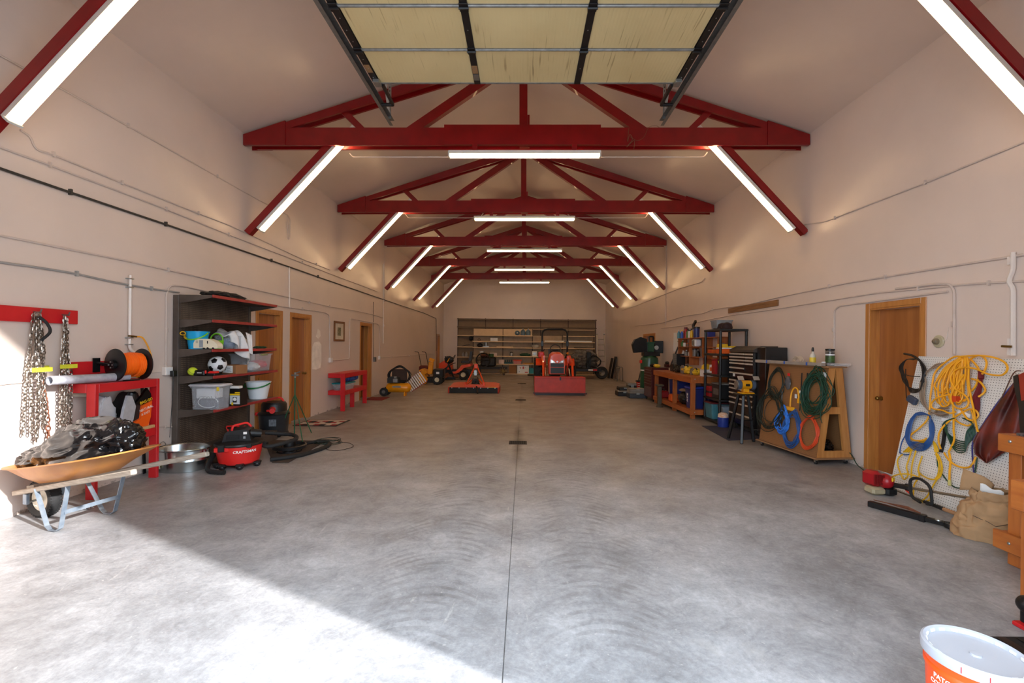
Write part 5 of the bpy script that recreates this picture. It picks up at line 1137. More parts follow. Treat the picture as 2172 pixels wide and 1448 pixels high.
for k, (u, v) in enumerate([(2042, 1108), (2052, 1112)]):
    c = P(u, v, z=.04); O('wheel', MB().lathe([(0, -.012), (.045, -.012), (.05, 0), (.045, .012), (0, .012)], 18, c+Vector((0, 0, -.02+k*.03)), rot=Matrix.Rotation(R(14), 3, 'X')), m_rub, t, world=True); O('hub', MB().lathe([(0, .012), (.015, .012), (.012, .02), (0, .022)], 10, c+Vector((0, 0, -.02+k*.03))), m_galv, t, world=True)
# paper sack
m_kraft = M('kraft_paper', (172, 136, 98), .85, var=.08, scale=7)
t = thing('paper_sack', 'crumpled brown paper sack with a rolled top beside the timber bench', 'paper sack', (3.93, 3.93, 0))
def psk(u, v):
    th = 2*math.pi*u; ct, st = math.cos(th), math.sin(th); sq = lambda a: math.copysign(abs(a)**.7, a)
    h = v; w_ = (.235-.10*h**1.3)*(1-.22*math.exp(-((h-.72)/.09)**2)); n_ = mnoise.noise(Vector((ct*1.6, st*1.6, h*4.2)))+.5*mnoise.noise(Vector((ct*4, st*4, h*7)))
    n2 = 1.6*abs(mnoise.noise(Vector((ct*3+3, st*3, h*8))))
    return (sq(ct)*w_*(1+.06*n_-.10*n2)+.03*h, sq(st)*w_*.72*(1+.07*n_-.10*n2), .41*h**.85+(.03*n_ if v > .05 else 0))
bs = MB().grid(psk, 96, 60); bs.add([psk(i/96, 0) for i in range(96)], [tuple(range(95, -1, -1))])
O('bag', bs.xf(Matrix.Translation(Vector((3.95, 3.86, .002))) @ Matrix.Rotation(R(-35), 4, 'Z')), m_kraft, t, world=True, sharp=50)
O('torn_flap', MB().grid(lambda u, v: (3.84+.15*u+.03*v, 4.0-.12*u-.03*math.sin(u*3), .36+v*(.21-.14*u)+.02*math.sin(v*5+u*4)), 8, 8), m_kraft, t, world=True, solid=.003); O('inner_paper', MB().grid(lambda u, v: (3.92+.10*u, 3.90-.10*u, .37+v*.08*(1-u*.6)+.01*math.sin(u*9)), 8, 6), m_lett, t, world=True, solid=.002)
pl_ = MB()
for a, b_ in (((3.78, 3.715, .20), (3.83, 3.68, .165)), ((3.83, 3.68, .165), (3.92, 3.655, .195)), ((3.72, 3.76, .225), (3.77, 3.725, .20))): pl_.bar(a, b_, .004, .003)
O('printed_line', pl_, m_blet, t, world=True)
# ------------------------------------------------------------------ timber workbench at the right edge
m_fir = M('amber_fir', (190, 112, 48), .5, rgb2=(164, 88, 34), scale=2.5, stretch=(8, 1.2, 8), coat=.1); m_firv = M('amber_fir_upright', (188, 110, 48), .5, rgb2=(160, 86, 34), scale=2.5, stretch=(8, 8, 1), coat=.1)
t = thing('workbench', 'amber timber workbench running out of frame at the right edge', 'workbench', (4.0, 2.7, 0))
WX, WY = 3.585, 3.44
O('leg', MB().b2(WX+.04, WX+.13, WY-.13, WY-.04, 0, .84, bev=.004), m_firv, t, world=True); O('leg', MB().b2(4.40, 4.49, WY-.13, WY-.04, 0, .84, bev=.004), m_firv, t, world=True)
O('leg', MB().b2(WX+.04, WX+.13, 1.75, 1.84, 0, .84, bev=.004), m_firv, t, world=True); O('leg', MB().b2(4.40, 4.49, 1.75, 1.84, 0, .84, bev=.004), m_firv, t, world=True)
O('apron_rail', MB().b2(WX, WX+.038, 1.70, WY, .835, .965, bev=.004), m_fir, t, world=True); O('apron_rail', MB().b2(WX+.04, 4.5, WY-.038, WY, .835, .965, bev=.004), m_firv, t, world=True)
O('lower_rail', MB().b2(WX, WX+.038, 1.70, WY+.03, .10, .235, bev=.004), m_fir, t, world=True); O('lower_rail', MB().b2(WX+.04, 4.5, WY-.038, WY, .10, .235, bev=.004), m_firv, t, world=True)
O('benchtop', MB().b2(WX+.04, 4.52, 1.70, WY-.04, .93, .965), m_fir, t, world=True)
for z in (.92, .17): O('bolt', MB().ell((WX-.003, WY-.09, z), (.006, .012, .012), 12, 8), m_galv, t, world=True)
T('expanded_mesh', MB().b2(3.63, 3.98, 3.0, 3.35, .966, .985), M('grey_metal_mesh', (120, 116, 116), .5, .4, rgb2=(60, 58, 60), scale=90), 'grey metal mesh offcut lying on the amber workbench', 'mesh')
t = thing('sawhorse', 'bright pine sawhorse standing at the right edge in front of the amber workbench', 'sawhorse', (3.25, 2.75, 0))
O('beam', MB().b2(3.0, 3.5, 2.72, 2.80, .62, .80, bev=.004), m_fir, t, world=True); O('leg', MB().b2(3.055, 3.14, 2.73, 2.79, 0, .619, bev=.003), m_firv, t, world=True); O('leg', MB().b2(3.42, 3.49, 2.73, 2.79, 0, .619, bev=.003), m_firv, t, world=True)
t = thing('bench_vise', 'dark cast vise with a red foot on the floor at the lower right', 'vise', P(2160, 1345, z=0))
q0 = P(2168, 1330, z=.0); O('jaw', MB().ell(q0+Vector((.03, 0, .13)), (.05, .05, .05), 16, 10).cyl(q0+Vector((.03, 0, .03)), q0+Vector((.03, 0, .11)), .03, n=14), m_blkm, t, world=True); O('foot', MB().b2(q0.x-.03, q0.x+.10, q0.y-.05, q0.y+.03, 0, .025, bev=.005), m_pred, t, world=True)
q0 = P(2150, 1385, z=0); t = thing('rubber_mat', 'black ribbed rubber mat on the floor behind the orange bucket', 'mat', q0)
O('sheet', MB().b2(-.12, .5, -.15, .12, .001, .014, bev=.003), m_rub, t)
for k in range(5): O('rib', MB().b2(-.10+.11*k, -.05+.11*k, -.13, .10, .014, .024, bev=.003), m_blk, t)
# bucket
t = thing('lidded_bucket', 'bright orange bucket with a white lid at the bottom right corner', 'bucket', (1.80, 1.80, 0), R(0))
m_obk = M('bright_orange_plastic', (255, 84, 16), .35, var=.04)
O('body', MB().lathe([(0, 0), (.135, 0), (.14, .006), (.152, .31), (.158, .315), (.158, .33), (.1545, .335), (.157, .37), (0, .37)], 56), m_obk, t)
O('lid', MB().lathe([(.160, .362), (.167, .366), (.169, .388), (.166, .402), (.158, .407), (.150, .402), (.146, .387), (.02, .383), (.018, .390), (0, .391)], 64), M('chalky_white_lid', (180, 183, 192), .45, var=.03), t)
for k in range(20):
    a_ = 2*math.pi*k/20; O('lid_lug', MB().box((.1485*math.cos(a_), .1485*math.sin(a_), .394), (.010, .022, .010), Matrix.Rotation(a_, 3, 'Z')), m_wht, t)
for a_ in (-148, -122, -95, -70): O('red_mark', MB().box((.1702*math.cos(R(a_)), .1702*math.sin(R(a_)), .385), (.003, .002, .022), Matrix.Rotation(R(a_), 3, 'Z')), m_pred, t)
O('bail', MB().tube([(.162*math.cos(R(a_)), .162*math.sin(R(a_)), .32-.06*math.sin(R((a_+170)*1.06))) for a_ in range(-128, 2, 6)], .0028, 6), m_wht, t)
def wrap_text(txt, size, ang, z, rad, mat, par, slope=0.0):
    tm = text_mesh(txt, size, .0005, True)
    tm.v = [Vector(((rad+.0008+v.z)*math.cos(R(ang)+v.x/rad), (rad+.0008+v.z)*math.sin(R(ang)+v.x/rad), z+v.y)) for v in tm.v]; O('lettering', tm, mat, par)
wrap_text('PATCH', .026, -170, .297, .1524, m_lett, t); wrap_text('CONCRETE', .024, -168, .270, .1516, m_lett, t)
for k in range(5):
    z_ = .225-.014*k; O('fine_print', MB().add([((.1495-.0006*k)*math.cos(R(a_))*1.005, (.1495-.0006*k)*math.sin(R(a_))*1.005, z_+d) for d in (0, .004) for a_ in range(-162, -132, 3)], [(i, i+1, i+11, i+10) for i in range(9)]), m_lett, t)
O('label_rule', MB().add([(.1512*math.cos(R(a_)), .1512*math.sin(R(a_)), .243+d) for d in (0, .006) for a_ in range(-170, -122, 3)], [(i, i+1, i+17, i+16) for i in range(15)]), m_blet, t)
# ------------------------------------------------------------------ the raised overhead door, its tracks and hangers
def stain_mat():
    m = M('cream_door_foam', (216, 196, 146), .6, rgb2=(204, 182, 132), scale=1.2); nt = m.node_tree; N = nt.nodes; L = nt.links; b = N['Principled BSDF']
    src = b.inputs['Base Color'].links[0].from_socket; tc = [n for n in N if n.type == 'TEX_COORD'][0]
    mp = N.new('ShaderNodeMapping'); mp.inputs['Scale'].default_value = (48, 1.5, 1); L.new(tc.outputs['Object'], mp.inputs[0])
    n = N.new('ShaderNodeTexNoise'); n.inputs['Scale'].default_value = 1; n.inputs['Detail'].default_value = 5; n.inputs['Distortion'].default_value = .4; L.new(mp.outputs[0], n.inputs['Vector'])
    r = N.new('ShaderNodeValToRGB'); r.color_ramp.elements[0].position = .60; r.color_ramp.elements[1].position = .66; r.color_ramp.elements[1].color = (.55, .55, .55, 1); L.new(n.outputs[0], r.inputs[0])
    n2 = N.new('ShaderNodeTexNoise'); n2.inputs['Scale'].default_value = 1.6; L.new(tc.outputs['Object'], n2.inputs['Vector'])
    r2 = N.new('ShaderNodeValToRGB'); r2.color_ramp.elements[0].position = .42; r2.color_ramp.elements[1].position = .6; L.new(n2.outputs[0], r2.inputs[0])
    mu = N.new('ShaderNodeMath'); mu.operation = 'MULTIPLY'; L.new(r.outputs[0], mu.inputs[0]); L.new(r2.outputs[0], mu.inputs[1])
    mx = N.new('ShaderNodeMixRGB'); mx.inputs[2].default_value = (*lin((110, 74, 36)), 1); L.new(mu.outputs[0], mx.inputs[0]); L.new(src, mx.inputs[1]); L.new(mx.outputs[0], b.inputs['Base Color'])
    wv = N.new('ShaderNodeTexWave'); wv.inputs['Scale'].default_value = 9; L.new(tc.outputs['Object'], wv.inputs['Vector']); bp = N.new('ShaderNodeBump'); bp.inputs['Strength'].default_value = .25; bp.inputs['Distance'].default_value = .004; L.new(wv.outputs[0], bp.inputs['Height']); L.new(bp.outputs[0], b.inputs['Normal'])
    return m
m_foam = stain_mat(); m_stile = M('black_door_stile', (34, 32, 32), .4, .3); m_rail = M('grey_door_rail', (132, 130, 126), .45, .4, var=.2, scale=16)
zD = 4.587
OD = thing('overhead_door', 'cream sectional garage door rolled up flat under the ceiling', 'garage door', (0, 5.22, zD), ry=-TILT)
ys_ = [0]+[-.60*k for k in range(1, 7)]
for k in range(6):
    y1, y0 = ys_[k], ys_[k+1]
    for x0, x1 in ((-1.675, -.605), (-.535, .535), (.605, 1.675)):
        O('foam_panel', MB().b2(x0, x1, y0+.022, y1-.022, 0, .05), m_foam, OD)
    O('section_rail', MB().b2(-1.69, 1.69, y0-.021, y0+.021, -.004, .045).cyl((-1.69, y0, -.004), (1.69, y0, -.004), .010, n=8), m_rail, OD)
    for xs in (-1.72, -.57, .57, 1.72):
        st = O('stile', MB().b2(xs-.034, xs+.034, y0+.024, y1-.003, -.010, .048), m_stile, OD)
        hg = O('hinge', MB().b2(xs-.04, xs+.04, y0-.05, y0+.05, -.022, -.010, bev=.003).cyl((xs-.045, y0, -.026), (xs+.045, y0, -.026), .010, n=8), m_blkm, st)
        for q in (.14, .3, .46):
            if abs(xs) > 1 or q == .3: O('rivet', MB().lathe([(0, -.012), (.007, -.012), (.006, -.010), (0, -.009)], 8, (xs, y1-q, -.001)), m_galv, st)
O('end_rail', MB().b2(-1.69, 1.69, -.020, .0, -.006, .05), m_rail, OD); O('door_skin', MB().b2(-1.69, 1.69, -3.6, 0, .051, .056), m_rail, OD)
for xs, yy in ((-.57, -.28), (-1.72, -.30)): O('bare_wood_chip', MB().b2(xs-.03, xs+.03, yy-.07, yy+.07, -.0125, -.0105), M('rubbed_wood', (140, 106, 70), .8, scale=30), OD)
O('foil_patch', MB().b2(-.60, -.54, -.19, -.08, -.0125, -.0105), m_galv, OD)
for s_, nm in ((-1, 'left'), (1, 'right')):
    O('corner_bracket', MB().b2(s_*1.70-.035, s_*1.70+.035, -.12, -.01, -.05, -.012, bev=.003), m_galv, OD)
    O('bottom_arm', MB().bar((s_*1.66, .0, -.01), (s_*1.66, .42, -.02), .028, .04), m_stile, OD); O('roller', MB().cyl((s_*1.66, .42, -.02), (s_*1.80, .42, -.02), .022, n=12), m_blkm, OD)
    t = thing('door_track', '%s steel roller track of the raised overhead door' % nm, 'track', (s_*1.82, 6.15, zD+s_*1.82*TILT))
    O('track', MB().prism([(s_*.03, -.035), (s_*.03, .035), (s_*-.03, .035), (s_*-.03, .031), (s_*.026, .031), (s_*.026, -.031), (s_*-.012, -.031), (s_*-.012, -.035)], 'y', -4.8, 0), m_gpipe, t)
    O('angle_iron', MB().b2(s_*.034, s_*.038, -4.8, -.42, -.02, .06).b2(s_*.034, s_*.075, -4.8, -.42, .056, .06), m_stile, t)
    O('hanger', MB().b2(s_*.0-.02, s_*.0+.02, -.12, -.116, .0, .95), m_galv, t); O('hanger', MB().bar((0, -.11, .02), (s_*-.0, -.75, 1.0), .03, .004), m_galv, t)
    hb = MB()
    for k in range(16): hb.b2(-.006, .006, -.1215, -.1205, .06+k*.05, .075+k*.05)
    O('slot_holes', hb, m_blet, t, kind='stuff'); O('back_hanger', MB().b2(s_*.02, s_*.024, -3.0, -2.96, .0, 1.2), m_galv, t)
T('string_scrap', MB().tube(spline([P(1334, 272, y=7.30), P(1331, 300, y=7.29), P(1336, 285, y=7.29), P(1341, 296, y=7.29), P(1329, 312, y=7.29), P(1345, 298, y=7.29), P(1344, 318, y=7.29)]), .004, 5).tube(spline([P(1336, 290, y=7.29), P(1352, 298, y=7.29), P(1366, 290, y=7.29), P(1376, 270, y=7.30), P(1392, 267, y=7.32), P(1399, 271, y=7.34)]), .003, 5), M('brown_twine', (120, 84, 60), .8), 'loose brown twine tied round the first truss beam', 'twine')
for k, (ua, ub, v, D_) in enumerate([(748, 962, 333, 7.45), (1258, 1493, 333, 7.45), (866, 1018, 462, 11.1), (1212, 1368, 462, 11.1)]):
    T('conduit', MB().tube(fillet([P(ua-6 if k % 2 == 0 else ua-8, v-8, y=D_), P(ua, v, y=D_), P(ub, v, y=D_), P(ub+7, v-10, y=D_)], .04), .009, 8), m_cond, 'thin conduit linking the %s sloping light to the level light under the %s truss' % (('left', 'right')[k % 2], ORD[1+k//2]), 'conduit')
T('conduit', MB().tube(fillet([P(815, 640, y=14.76), P(815, 524, y=14.76), P(1040, 522, y=14.70)], .05), .010, 8), m_cond, 'riser and level conduit at the left end of the third truss', 'conduit')
# floor drains in the slab joint
m_iron = M('cast_iron_grate', (46, 40, 36), .7, .3)
for k, (yc, w_, d_) in enumerate([(7.4, .29, .24), (13.2, .30, .22), (18.9, .34, .22)]):
    t = thing('floor_drain', ['nearest cast iron drain grate in the concrete floor', 'middle cast iron drain grate in the concrete floor', 'farthest cast iron drain grate in the concrete floor'][k], 'drain', (-.085, yc, 0))
    O('frame', MB().b2(-w_/2, w_/2, -d_/2, -d_/2+.015, .0005, .006).b2(-w_/2, w_/2, d_/2-.015, d_/2, .0005, .006).b2(-w_/2, -w_/2+.015, -d_/2, d_/2, .0005, .006).b2(w_/2-.015, w_/2, -d_/2, d_/2, .0005, .006), m_iron, t)
    O('shade_sheet', MB().b2(-w_/2+.01, w_/2-.01, -d_/2+.01, d_/2-.01, .0003, .001), m_dark, t)  # flat black sheet stands in for the shade below the bars
    for j in range(9): O('bar', MB().b2(-w_/2+.02+j*(w_-.05)/8, -w_/2+.03+j*(w_-.05)/8, -d_/2+.015, d_/2-.015, .001, .005), m_iron, t)
# picture and filler patches on the left wall
t = thing('framed_picture', 'small print in a brown wooden frame on the left wall', 'picture', (L_, 11.2, 1.63))
m_fw = M('brown_frame_wood', (124, 78, 42), .45)
for a in ((-.31, -.26, 0, .49), (.26, .31, 0, .49), (-.26, .26, 0, .05), (-.26, .26, .44, .49)): O('frame_side', MB().b2(.002, .03, *a, bev=.004), m_fw, t)
O('mount', MB().b2(.003, .012, -.26, .26, .05, .44), M('ivory_mount', (206, 196, 176), .7), t); O('print', MB().b2(.012, .0135, -.10, .10, .14, .34), M('green_brown_print', (70, 78, 52), .7, rgb2=(150, 140, 110), scale=22), t)
pc = MB().prism([(9.82, 1.02), (10.0, 1.0), (10.22, 1.03), (10.26, 1.2), (10.24, 1.55), (10.12, 1.62), (9.9, 1.6), (9.82, 1.5)], 'x', L_+.0005, L_+.003)
T('wall_filler', pc, M('bare_filler', (240, 230, 220), .8), 'pale filler patch on the left wall beside the second wooden door', 'filler'); T('wall_filler', MB().prism([(9.98, 1.72), (10.1, 1.68), (10.2, 1.74), (10.18, 1.86), (10.06, 1.9)], 'x', L_+.0005, L_+.003), MATS['bare_filler'], 'smaller pale filler patch above the other on the left wall', 'filler')

# ------------------------------------------------------------------ left wall, farther back
t = thing('wall_bench', 'red timber bench standing before the open doorway on the left wall', 'bench', (-4.37, 11.3, 0))
b0, b1 = -4.56, -4.17
for y_ in (10.6, 12.06): post('leg', t, b1-.10, b1, y_, y_+.04, 0, .88)
post('leg', t, b1-.145, b1-.045, 11.3, 11.34, 0, .37)
for z in (.775, .375):
    zz = z+.105; post('front_rail', t, b1-.04, b1, 10.641, 12.059, z, zz); post('end_rail', t, b0, b1-.101, 10.6, 10.638, z, zz); post('board', t, b0, b1-.041, 10.64, 12.06, zz-.02, zz-.001)
t = thing('storage_tote', 'clear tote with a teal lid on the lower shelf of the far red bench', 'storage bin', (-4.34, 10.98, .481)); O('shell', tapered_bin((0, 0, 0), .30, .62, .14), m_clear, t); O('lid', MB().b2(-.165, .165, -.33, .33, .135, .17, bev=.012), M('teal_plastic', (20, 140, 150), .4), t)
T('blue_bag', blob((-4.28, 11.25, .73), (.11, .42, .075), 61, .35, 2.5, 40, 20, flat=-.07), M('blue_black_fabric', (26, 32, 60), .8, rgb2=(44, 84, 170), scale=6), 'blue and black fabric bag on top of the teal-lidded tote', 'bag')
T('floor_mat', MB().b2(-4.5, -3.95, 12.7, 13.45, .001, .01, bev=.003), M('dull_red_mat', (120, 30, 28), .9), 'plain dull red mat in front of the open doorway', 'mat')
m_cyel = M('compressor_yellow', (232, 150, 14), .35)
t = thing('air_compressor', 'yellow horizontal tank air compressor with a coiled hose by the left wall', 'air compressor', (-3.85, 13.95, 0))
O('tank', MB().tube([(-.36, 0, .245), (-.34, 0, .245), (-.27, 0, .245), (.30, 0, .245), (.37, 0, .245), (.40, 0, .245)], [.03, .10, .145, .145, .10, .03], 24), m_cyel, t)
for s_ in (-1, 1): w_ = O('wheel', MB().lathe([(0, -.03), (.06, -.03), (.09, -.04), (.125, -.03), (.13, 0), (.125, .03), (.09, .04), (.06, .03), (0, .03)], 24, (-.38, s_*.17-.02, .13), rot=Matrix.Rotation(R(90), 3, 'X')), m_rub, t); O('hub', MB().lathe([(0, -.034), (.055, -.034), (.055, .034), (0, .034)], 18, (-.38, s_*.17-.02, .13), rot=Matrix.Rotation(R(90), 3, 'X')), m_gpipe, w_)
O('foot', MB().b2(.20, .24, -.1, .1, .0, .12), m_cyel, t); O('motor_cover', MB().prism([(-.30, .40), (-.30, .54), (-.16, .60), (.02, .56), (.05, .40)], 'y', -.13, .13), M('dark_grey_casing', (46, 48, 48), .5), t)
O('cylinder_head', MB().b2(-.12, .02, -.17, -.12, .41, .53, bev=.01).b2(-.09, .0, -.17, -.1, .54, .60, bev=.01), m_galv, t); O('gauges', MB().b2(.06, .28, -.13, -.06, .41, .48, bev=.01), m_blkm, t); O('name_panel', MB().b2(-.14, .12, -.148, -.1465, .26, .31), m_galv, t)
O('hose_coil', coil((0, 0, 0), .33, .27, .10, 5, .014, 'y', .08, 15).xf(Matrix.Translation((.02, .02, .63))), m_rub, t); O('backing_board', MB().b2(-.24, .22, .16, .18, .40, .80), M('dark_brown_board', (70, 48, 36), .7), t)
t = thing('lawn_chair', 'folded lawn chair with red frame and white slats leaning by the yellow compressor', 'chair', (-3.62, 15.3, 0)); RC = Matrix.Translation((0, 0, .33)) @ Matrix.Rotation(R(-35), 4, 'Y')
for s_ in (-.2, .2): O('frame', MB().cyl((-.38, s_*.2, s_), (.34, s_*.2, s_), .012, n=8).xf(RC), M('red_chair_tube', (150, 20, 26), .4), t)
for k in range(9): O('slat', MB().b2(-.34+k*.075, -.30+k*.075, -.05, -.04, -.2, .2, bev=.003).xf(RC), m_wht, t)
m_wyel = M('machine_yellow', (226, 150, 10), .4)
def lathe_y(prof, n, c): return MB().lathe(prof, n, c, rot=Matrix.Rotation(R(90), 3, 'X'))
def tyre(r, w_, c, hub, par, mat_hub, lugs=0):
    w2 = w_/2; ty = lathe_y([(hub, -w2*.8), (r*.86, -w2), (r*.97, -w2*.8), (r, -w2*.3), (r, w2*.3), (r*.97, w2*.8), (r*.86, w2), (hub, w2*.8), (hub, -w2*.8)], 32, c)
    for k in range(lugs):
        a_ = 2*math.pi*k/lugs; s_ = 1 if k % 2 else -1
        ty.box(Vector(c)+Vector((math.cos(a_)*r, s_*w2*.45, math.sin(a_)*r)), (r*.09, w2*1.1, r*.10), Matrix.Rotation(-a_-math.pi/2, 3, 'Y') @ Matrix.Rotation(s_*.6, 3, 'Z'))
    o = O('tyre', ty, m_rub, par); O('wheel_rim', lathe_y([(0, -w2*.3), (hub*.5, -w2*.4), (hub, -w2*.82), (hub, w2*.82), (hub*.5, w2*.4), (0, w2*.3)], 22, c), mat_hub, o); return o
m_cream = M('cream_rim', (214, 206, 180), .5)
t = thing('snow_blower', 'yellow and black snow blower with an upright chute by the left wall', 'snow blower', (-3.5, 18.1, 0))
O('auger_housing', MB().prism([(-.62, .08), (-.62, .56), (-.5, .62), (-.36, .56), (-.30, .46), (-.40, .38), (-.28, .22), (-.34, .04), (-.5, .0)], 'y', -.22, .25), m_wyel, t)
O('chute', MB().bar((-.22, -.05, .40), (-.18, -.05, .88), .18, .16, up=(0, 1, 0), bev=.02), m_wyel, t); O('chute_cap', MB().bar((-.18, -.05, .90), (-.14, -.05, 1.02), .20, .18, up=(0, 1, 0), bev=.02), m_wyel, t)
O('engine', MB().b2(-.08, .34, -.2, .25, .26, .62, bev=.04), m_blkm, t); O('badge', MB().b2(.05, .17, -.204, -.2, .42, .50), m_wht, t); O('gearbox', MB().b2(-.34, .0, -.15, .2, .06, .3, bev=.02), m_blkm, t)
for s_ in (-1, 1): tyre(.20, .13, (.10, s_*.27, .20), .09, t, m_cream, 12)
for s_ in (-.15, .2): O('handlebar', MB().tube(fillet([(.2, s_, .5), (.6, s_, .80), (.75, s_, .85)], .08), .014, 8), m_blkm, t)
t = thing('garden_tiller', 'dark red garden tiller with upright handlebars against the left wall', 'tiller', (-4.15, 19.0, 0))
O('engine', MB().b2(-.2, .2, -.2, .2, .35, .7, bev=.05), M('dark_red_enamel', (96, 26, 20), .5), t); O('tines', MB().cyl((-.2, 0, .16), (.2, 0, .16), .16, n=10), m_rust, t); O('frame', MB().b2(-.1, .1, -.1, .3, .15, .36), m_blkm, t)
for s_ in (-.15, .15): O('handlebar', MB().tube(fillet([(s_, .1, .6), (s_-.1, -.05, 1.25), (s_-.25, -.1, 1.27)], .05), .014, 8), m_blkm, t)
m_okub = M('tractor_orange', (232, 74, 22), .32, coat=.3, var=.06); m_okubd = M('worn_loader_orange', (190, 48, 26), .45, var=.12, scale=6)
t = thing('riding_mower', 'orange riding mower with a black high-backed seat by the far left wall', 'mower', (-3.15, 20.9, 0))
O('hood', MB().prism([(-.72, .45), (-.70, .72), (-.45, .86), (-.18, .88), (-.12, .45)], 'y', -.26, .26), m_okub, t); O('fender', MB().prism([(-.10, .36), (.05, .36), (.22, .50), (.34, .66), (.74, .72), (.76, .62), (.45, .54), (.30, .36), (.1, .28), (-.1, .28)], 'y', -.46, .46), m_okub, t)
O('chassis', MB().b2(-.65, .7, -.2, .2, .22, .45), m_blkm, t); O('seat_base', MB().b2(.28, .70, -.24, .24, .74, .86, bev=.03), m_blk, t); O('seat_back', MB().prism([(.62, .84), (.70, 1.28), (.80, 1.28), (.74, .84)], 'y', -.24, .24), m_blk, t)
O('mower_deck', MB().b2(-.35, .25, -.52, .52, .10, .24, bev=.03), m_rust, t); O('steering_wheel', MB().tube([(-.08+.13*math.cos(a_)*.5, .16*math.sin(a_), .98+.13*math.cos(a_)) for a_ in [2*math.pi*k/18 for k in range(18)]], .014, 6, closed=True), m_blk, t)
for s_ in (-1, 1): tyre(.23, .22, (.42, s_*.36, .23), .11, t, m_cream, 14); tyre(.17, .14, (-.5, s_*.34, .17), .08, t, m_cream)
t = thing('engine_hoist_frame', 'dark cluttered implement with yellow springs beside the riding mower', 'implement', (-3.45, 20.2, 0))
O('frame', MB().bar((-.2, 0, .15), (.25, .05, .95), .06, .06).bar((.35, 0, .1), (-.05, .05, 1.05), .06, .06).b2(-.3, .4, -.1, .1, .04, .14), m_blkm, t, kind='stuff'); O('hydraulics', blob((.12, 0, .90), (.2, .12, .16), 71, .4, 3, 24, 16), m_blkm, t); O('yellow_spring', MB().cyl((.05, -.12, .80), (.16, -.12, .98), .02, n=8), m_wyel, t); O('red_guard', MB().prism([(-.25, .2), (.1, .35), (.2, .2), (-.1, .05)], 'y', -.16, -.12), m_rust, t)
# rotary cutter
t = thing('rotary_cutter', 'orange rotary cutter with a black rubber skirt and A-shaped hitch', 'mower attachment', (-1.64, 15.45, 0))
O('deck', MB().add([(-.80, -.55, .20), (.80, -.55, .20), (.80, .35, .26), (.62, .62, .27), (-.62, .62, .27), (-.80, .35, .26), (-.80, -.55, .10), (.80, -.55, .10), (.80, .35, .10), (.62, .62, .10), (-.62, .62, .10), (-.80, .35, .10)], [(0, 1, 2, 3, 4, 5), (11, 10, 9, 8, 7, 6)]+[(i, (i+1) % 6, 6+(i+1) % 6, 6+i) for i in range(6)]), m_okub, t)
sk_ = O('skirt', MB().b2(-.79, .79, -.58, -.56, .01, .185), m_rub, t)
for k in range(7): O('skirt_bolt', MB().lathe([(0, 0), (.018, 0), (.016, .01), (0, .012)], 10, (-.71+k*.235, -.581, .17), rot=Matrix.Rotation(R(90), 3, 'X')), m_galv, sk_)
for s_ in (-1, 1): O('side_skid', MB().b2(s_*.81-.02, s_*.81+.02, -.62, .4, .0, .2, bev=.01), m_okubd, t); O('hitch_arm', MB().bar((s_*.31, .0, .24), (s_*.03, .12, .86), .035, .035), m_okub, t); O('hitch_brace', MB().bar((s_*.30, -.2, .24), (s_*.05, .1, .45), .05, .03), m_okub, t); O('hitch_lug', MB().b2(s_*.31-.025, s_*.31+.025, -.3, -.1, .2, .33, bev=.006), m_okub, t)
O('hitch_head', MB().b2(-.06, .06, .07, .17, .78, .93, bev=.01), m_okub, t); O('gearbox', MB().lathe([(.16, .24), (.13, .3), (.11, .46), (.06, .5), (0, .5)], 18, (0, .0, 0)), m_blkm, t); O('gearbox_shield', MB().cyl((.0, -.05, .40), (.03, -.30, .36), .12, .10, n=18), m_blk, t); O('safety_label', MB().b2(-.05, .04, -.02, -.012, .55, .72), m_galv, t)
O('drive_shaft', MB().cyl((.03, -.28, .36), (.16, -.78, .03), .028, n=12), m_blk, t); O('stump_plate', MB().lathe([(.26, .235), (.24, .25), (.1, .27), (0, .27)], 24, (0, -.28, 0)), M('olive_dust_cover', (110, 100, 60), .7), t); O('front_lip', MB().b2(-.30, .30, -.52, -.50, .205, .28), m_okub, t); O('name_strip', MB().b2(.48, .74, -.5502, -.5495, .186, .198), m_ylet, t)
# tractor
TX = 1.16
t = thing('tractor', 'orange compact tractor with a front loader bucket and black roll bar', 'tractor', (TX, 15.9, 0))
O('hood', MB().add([(x_*sx, y_, z_) for y_, sx, zz in ((0, .27, (.60, 1.02, 1.22, 1.30)), (.12, .29, (.56, 1.05, 1.26, 1.345)), (1.0, .28, (.60, 1.05, 1.27, 1.36))) for x_, z_ in ((-1, zz[0]), (-1, zz[1]), (-.8, zz[2]), (-.4, zz[3]), (.4, zz[3]), (.8, zz[2]), (1, zz[1]), (1, zz[0]))], [tuple(range(7, -1, -1)), tuple(range(16, 24))]+[(k*8+i, k*8+(i+1) % 8, k*8+8+(i+1) % 8, k*8+8+i) for k in range(2) for i in range(8)]), m_okub, t, sharp=50)
O('grille', MB().b2(-.235, .235, -.015, -.002, .62, .82, bev=.004), m_blk, t); O('grille', MB().b2(-.235, .235, -.015, -.002, .84, .97, bev=.004), m_blk, t); O('grille_bar', MB().b2(-.25, .25, -.02, -.004, .823, .838), m_okub, t)
for s_ in (-1, 1):
    hl = O('headlight', MB().prism([(s_*.06, .985), (s_*.235, .985), (s_*.225, 1.10), (s_*.12, 1.055)], 'y', -.025, -.003), M('headlight_lens', (190, 190, 184), .12, .4, rgb2=(236, 236, 230), scale=40), t)
    O('lamp_reflector', MB().cyl((s_*.17, -.03, 1.03), (s_*.17, -.025, 1.03), .03, n=14), m_chrome, hl)
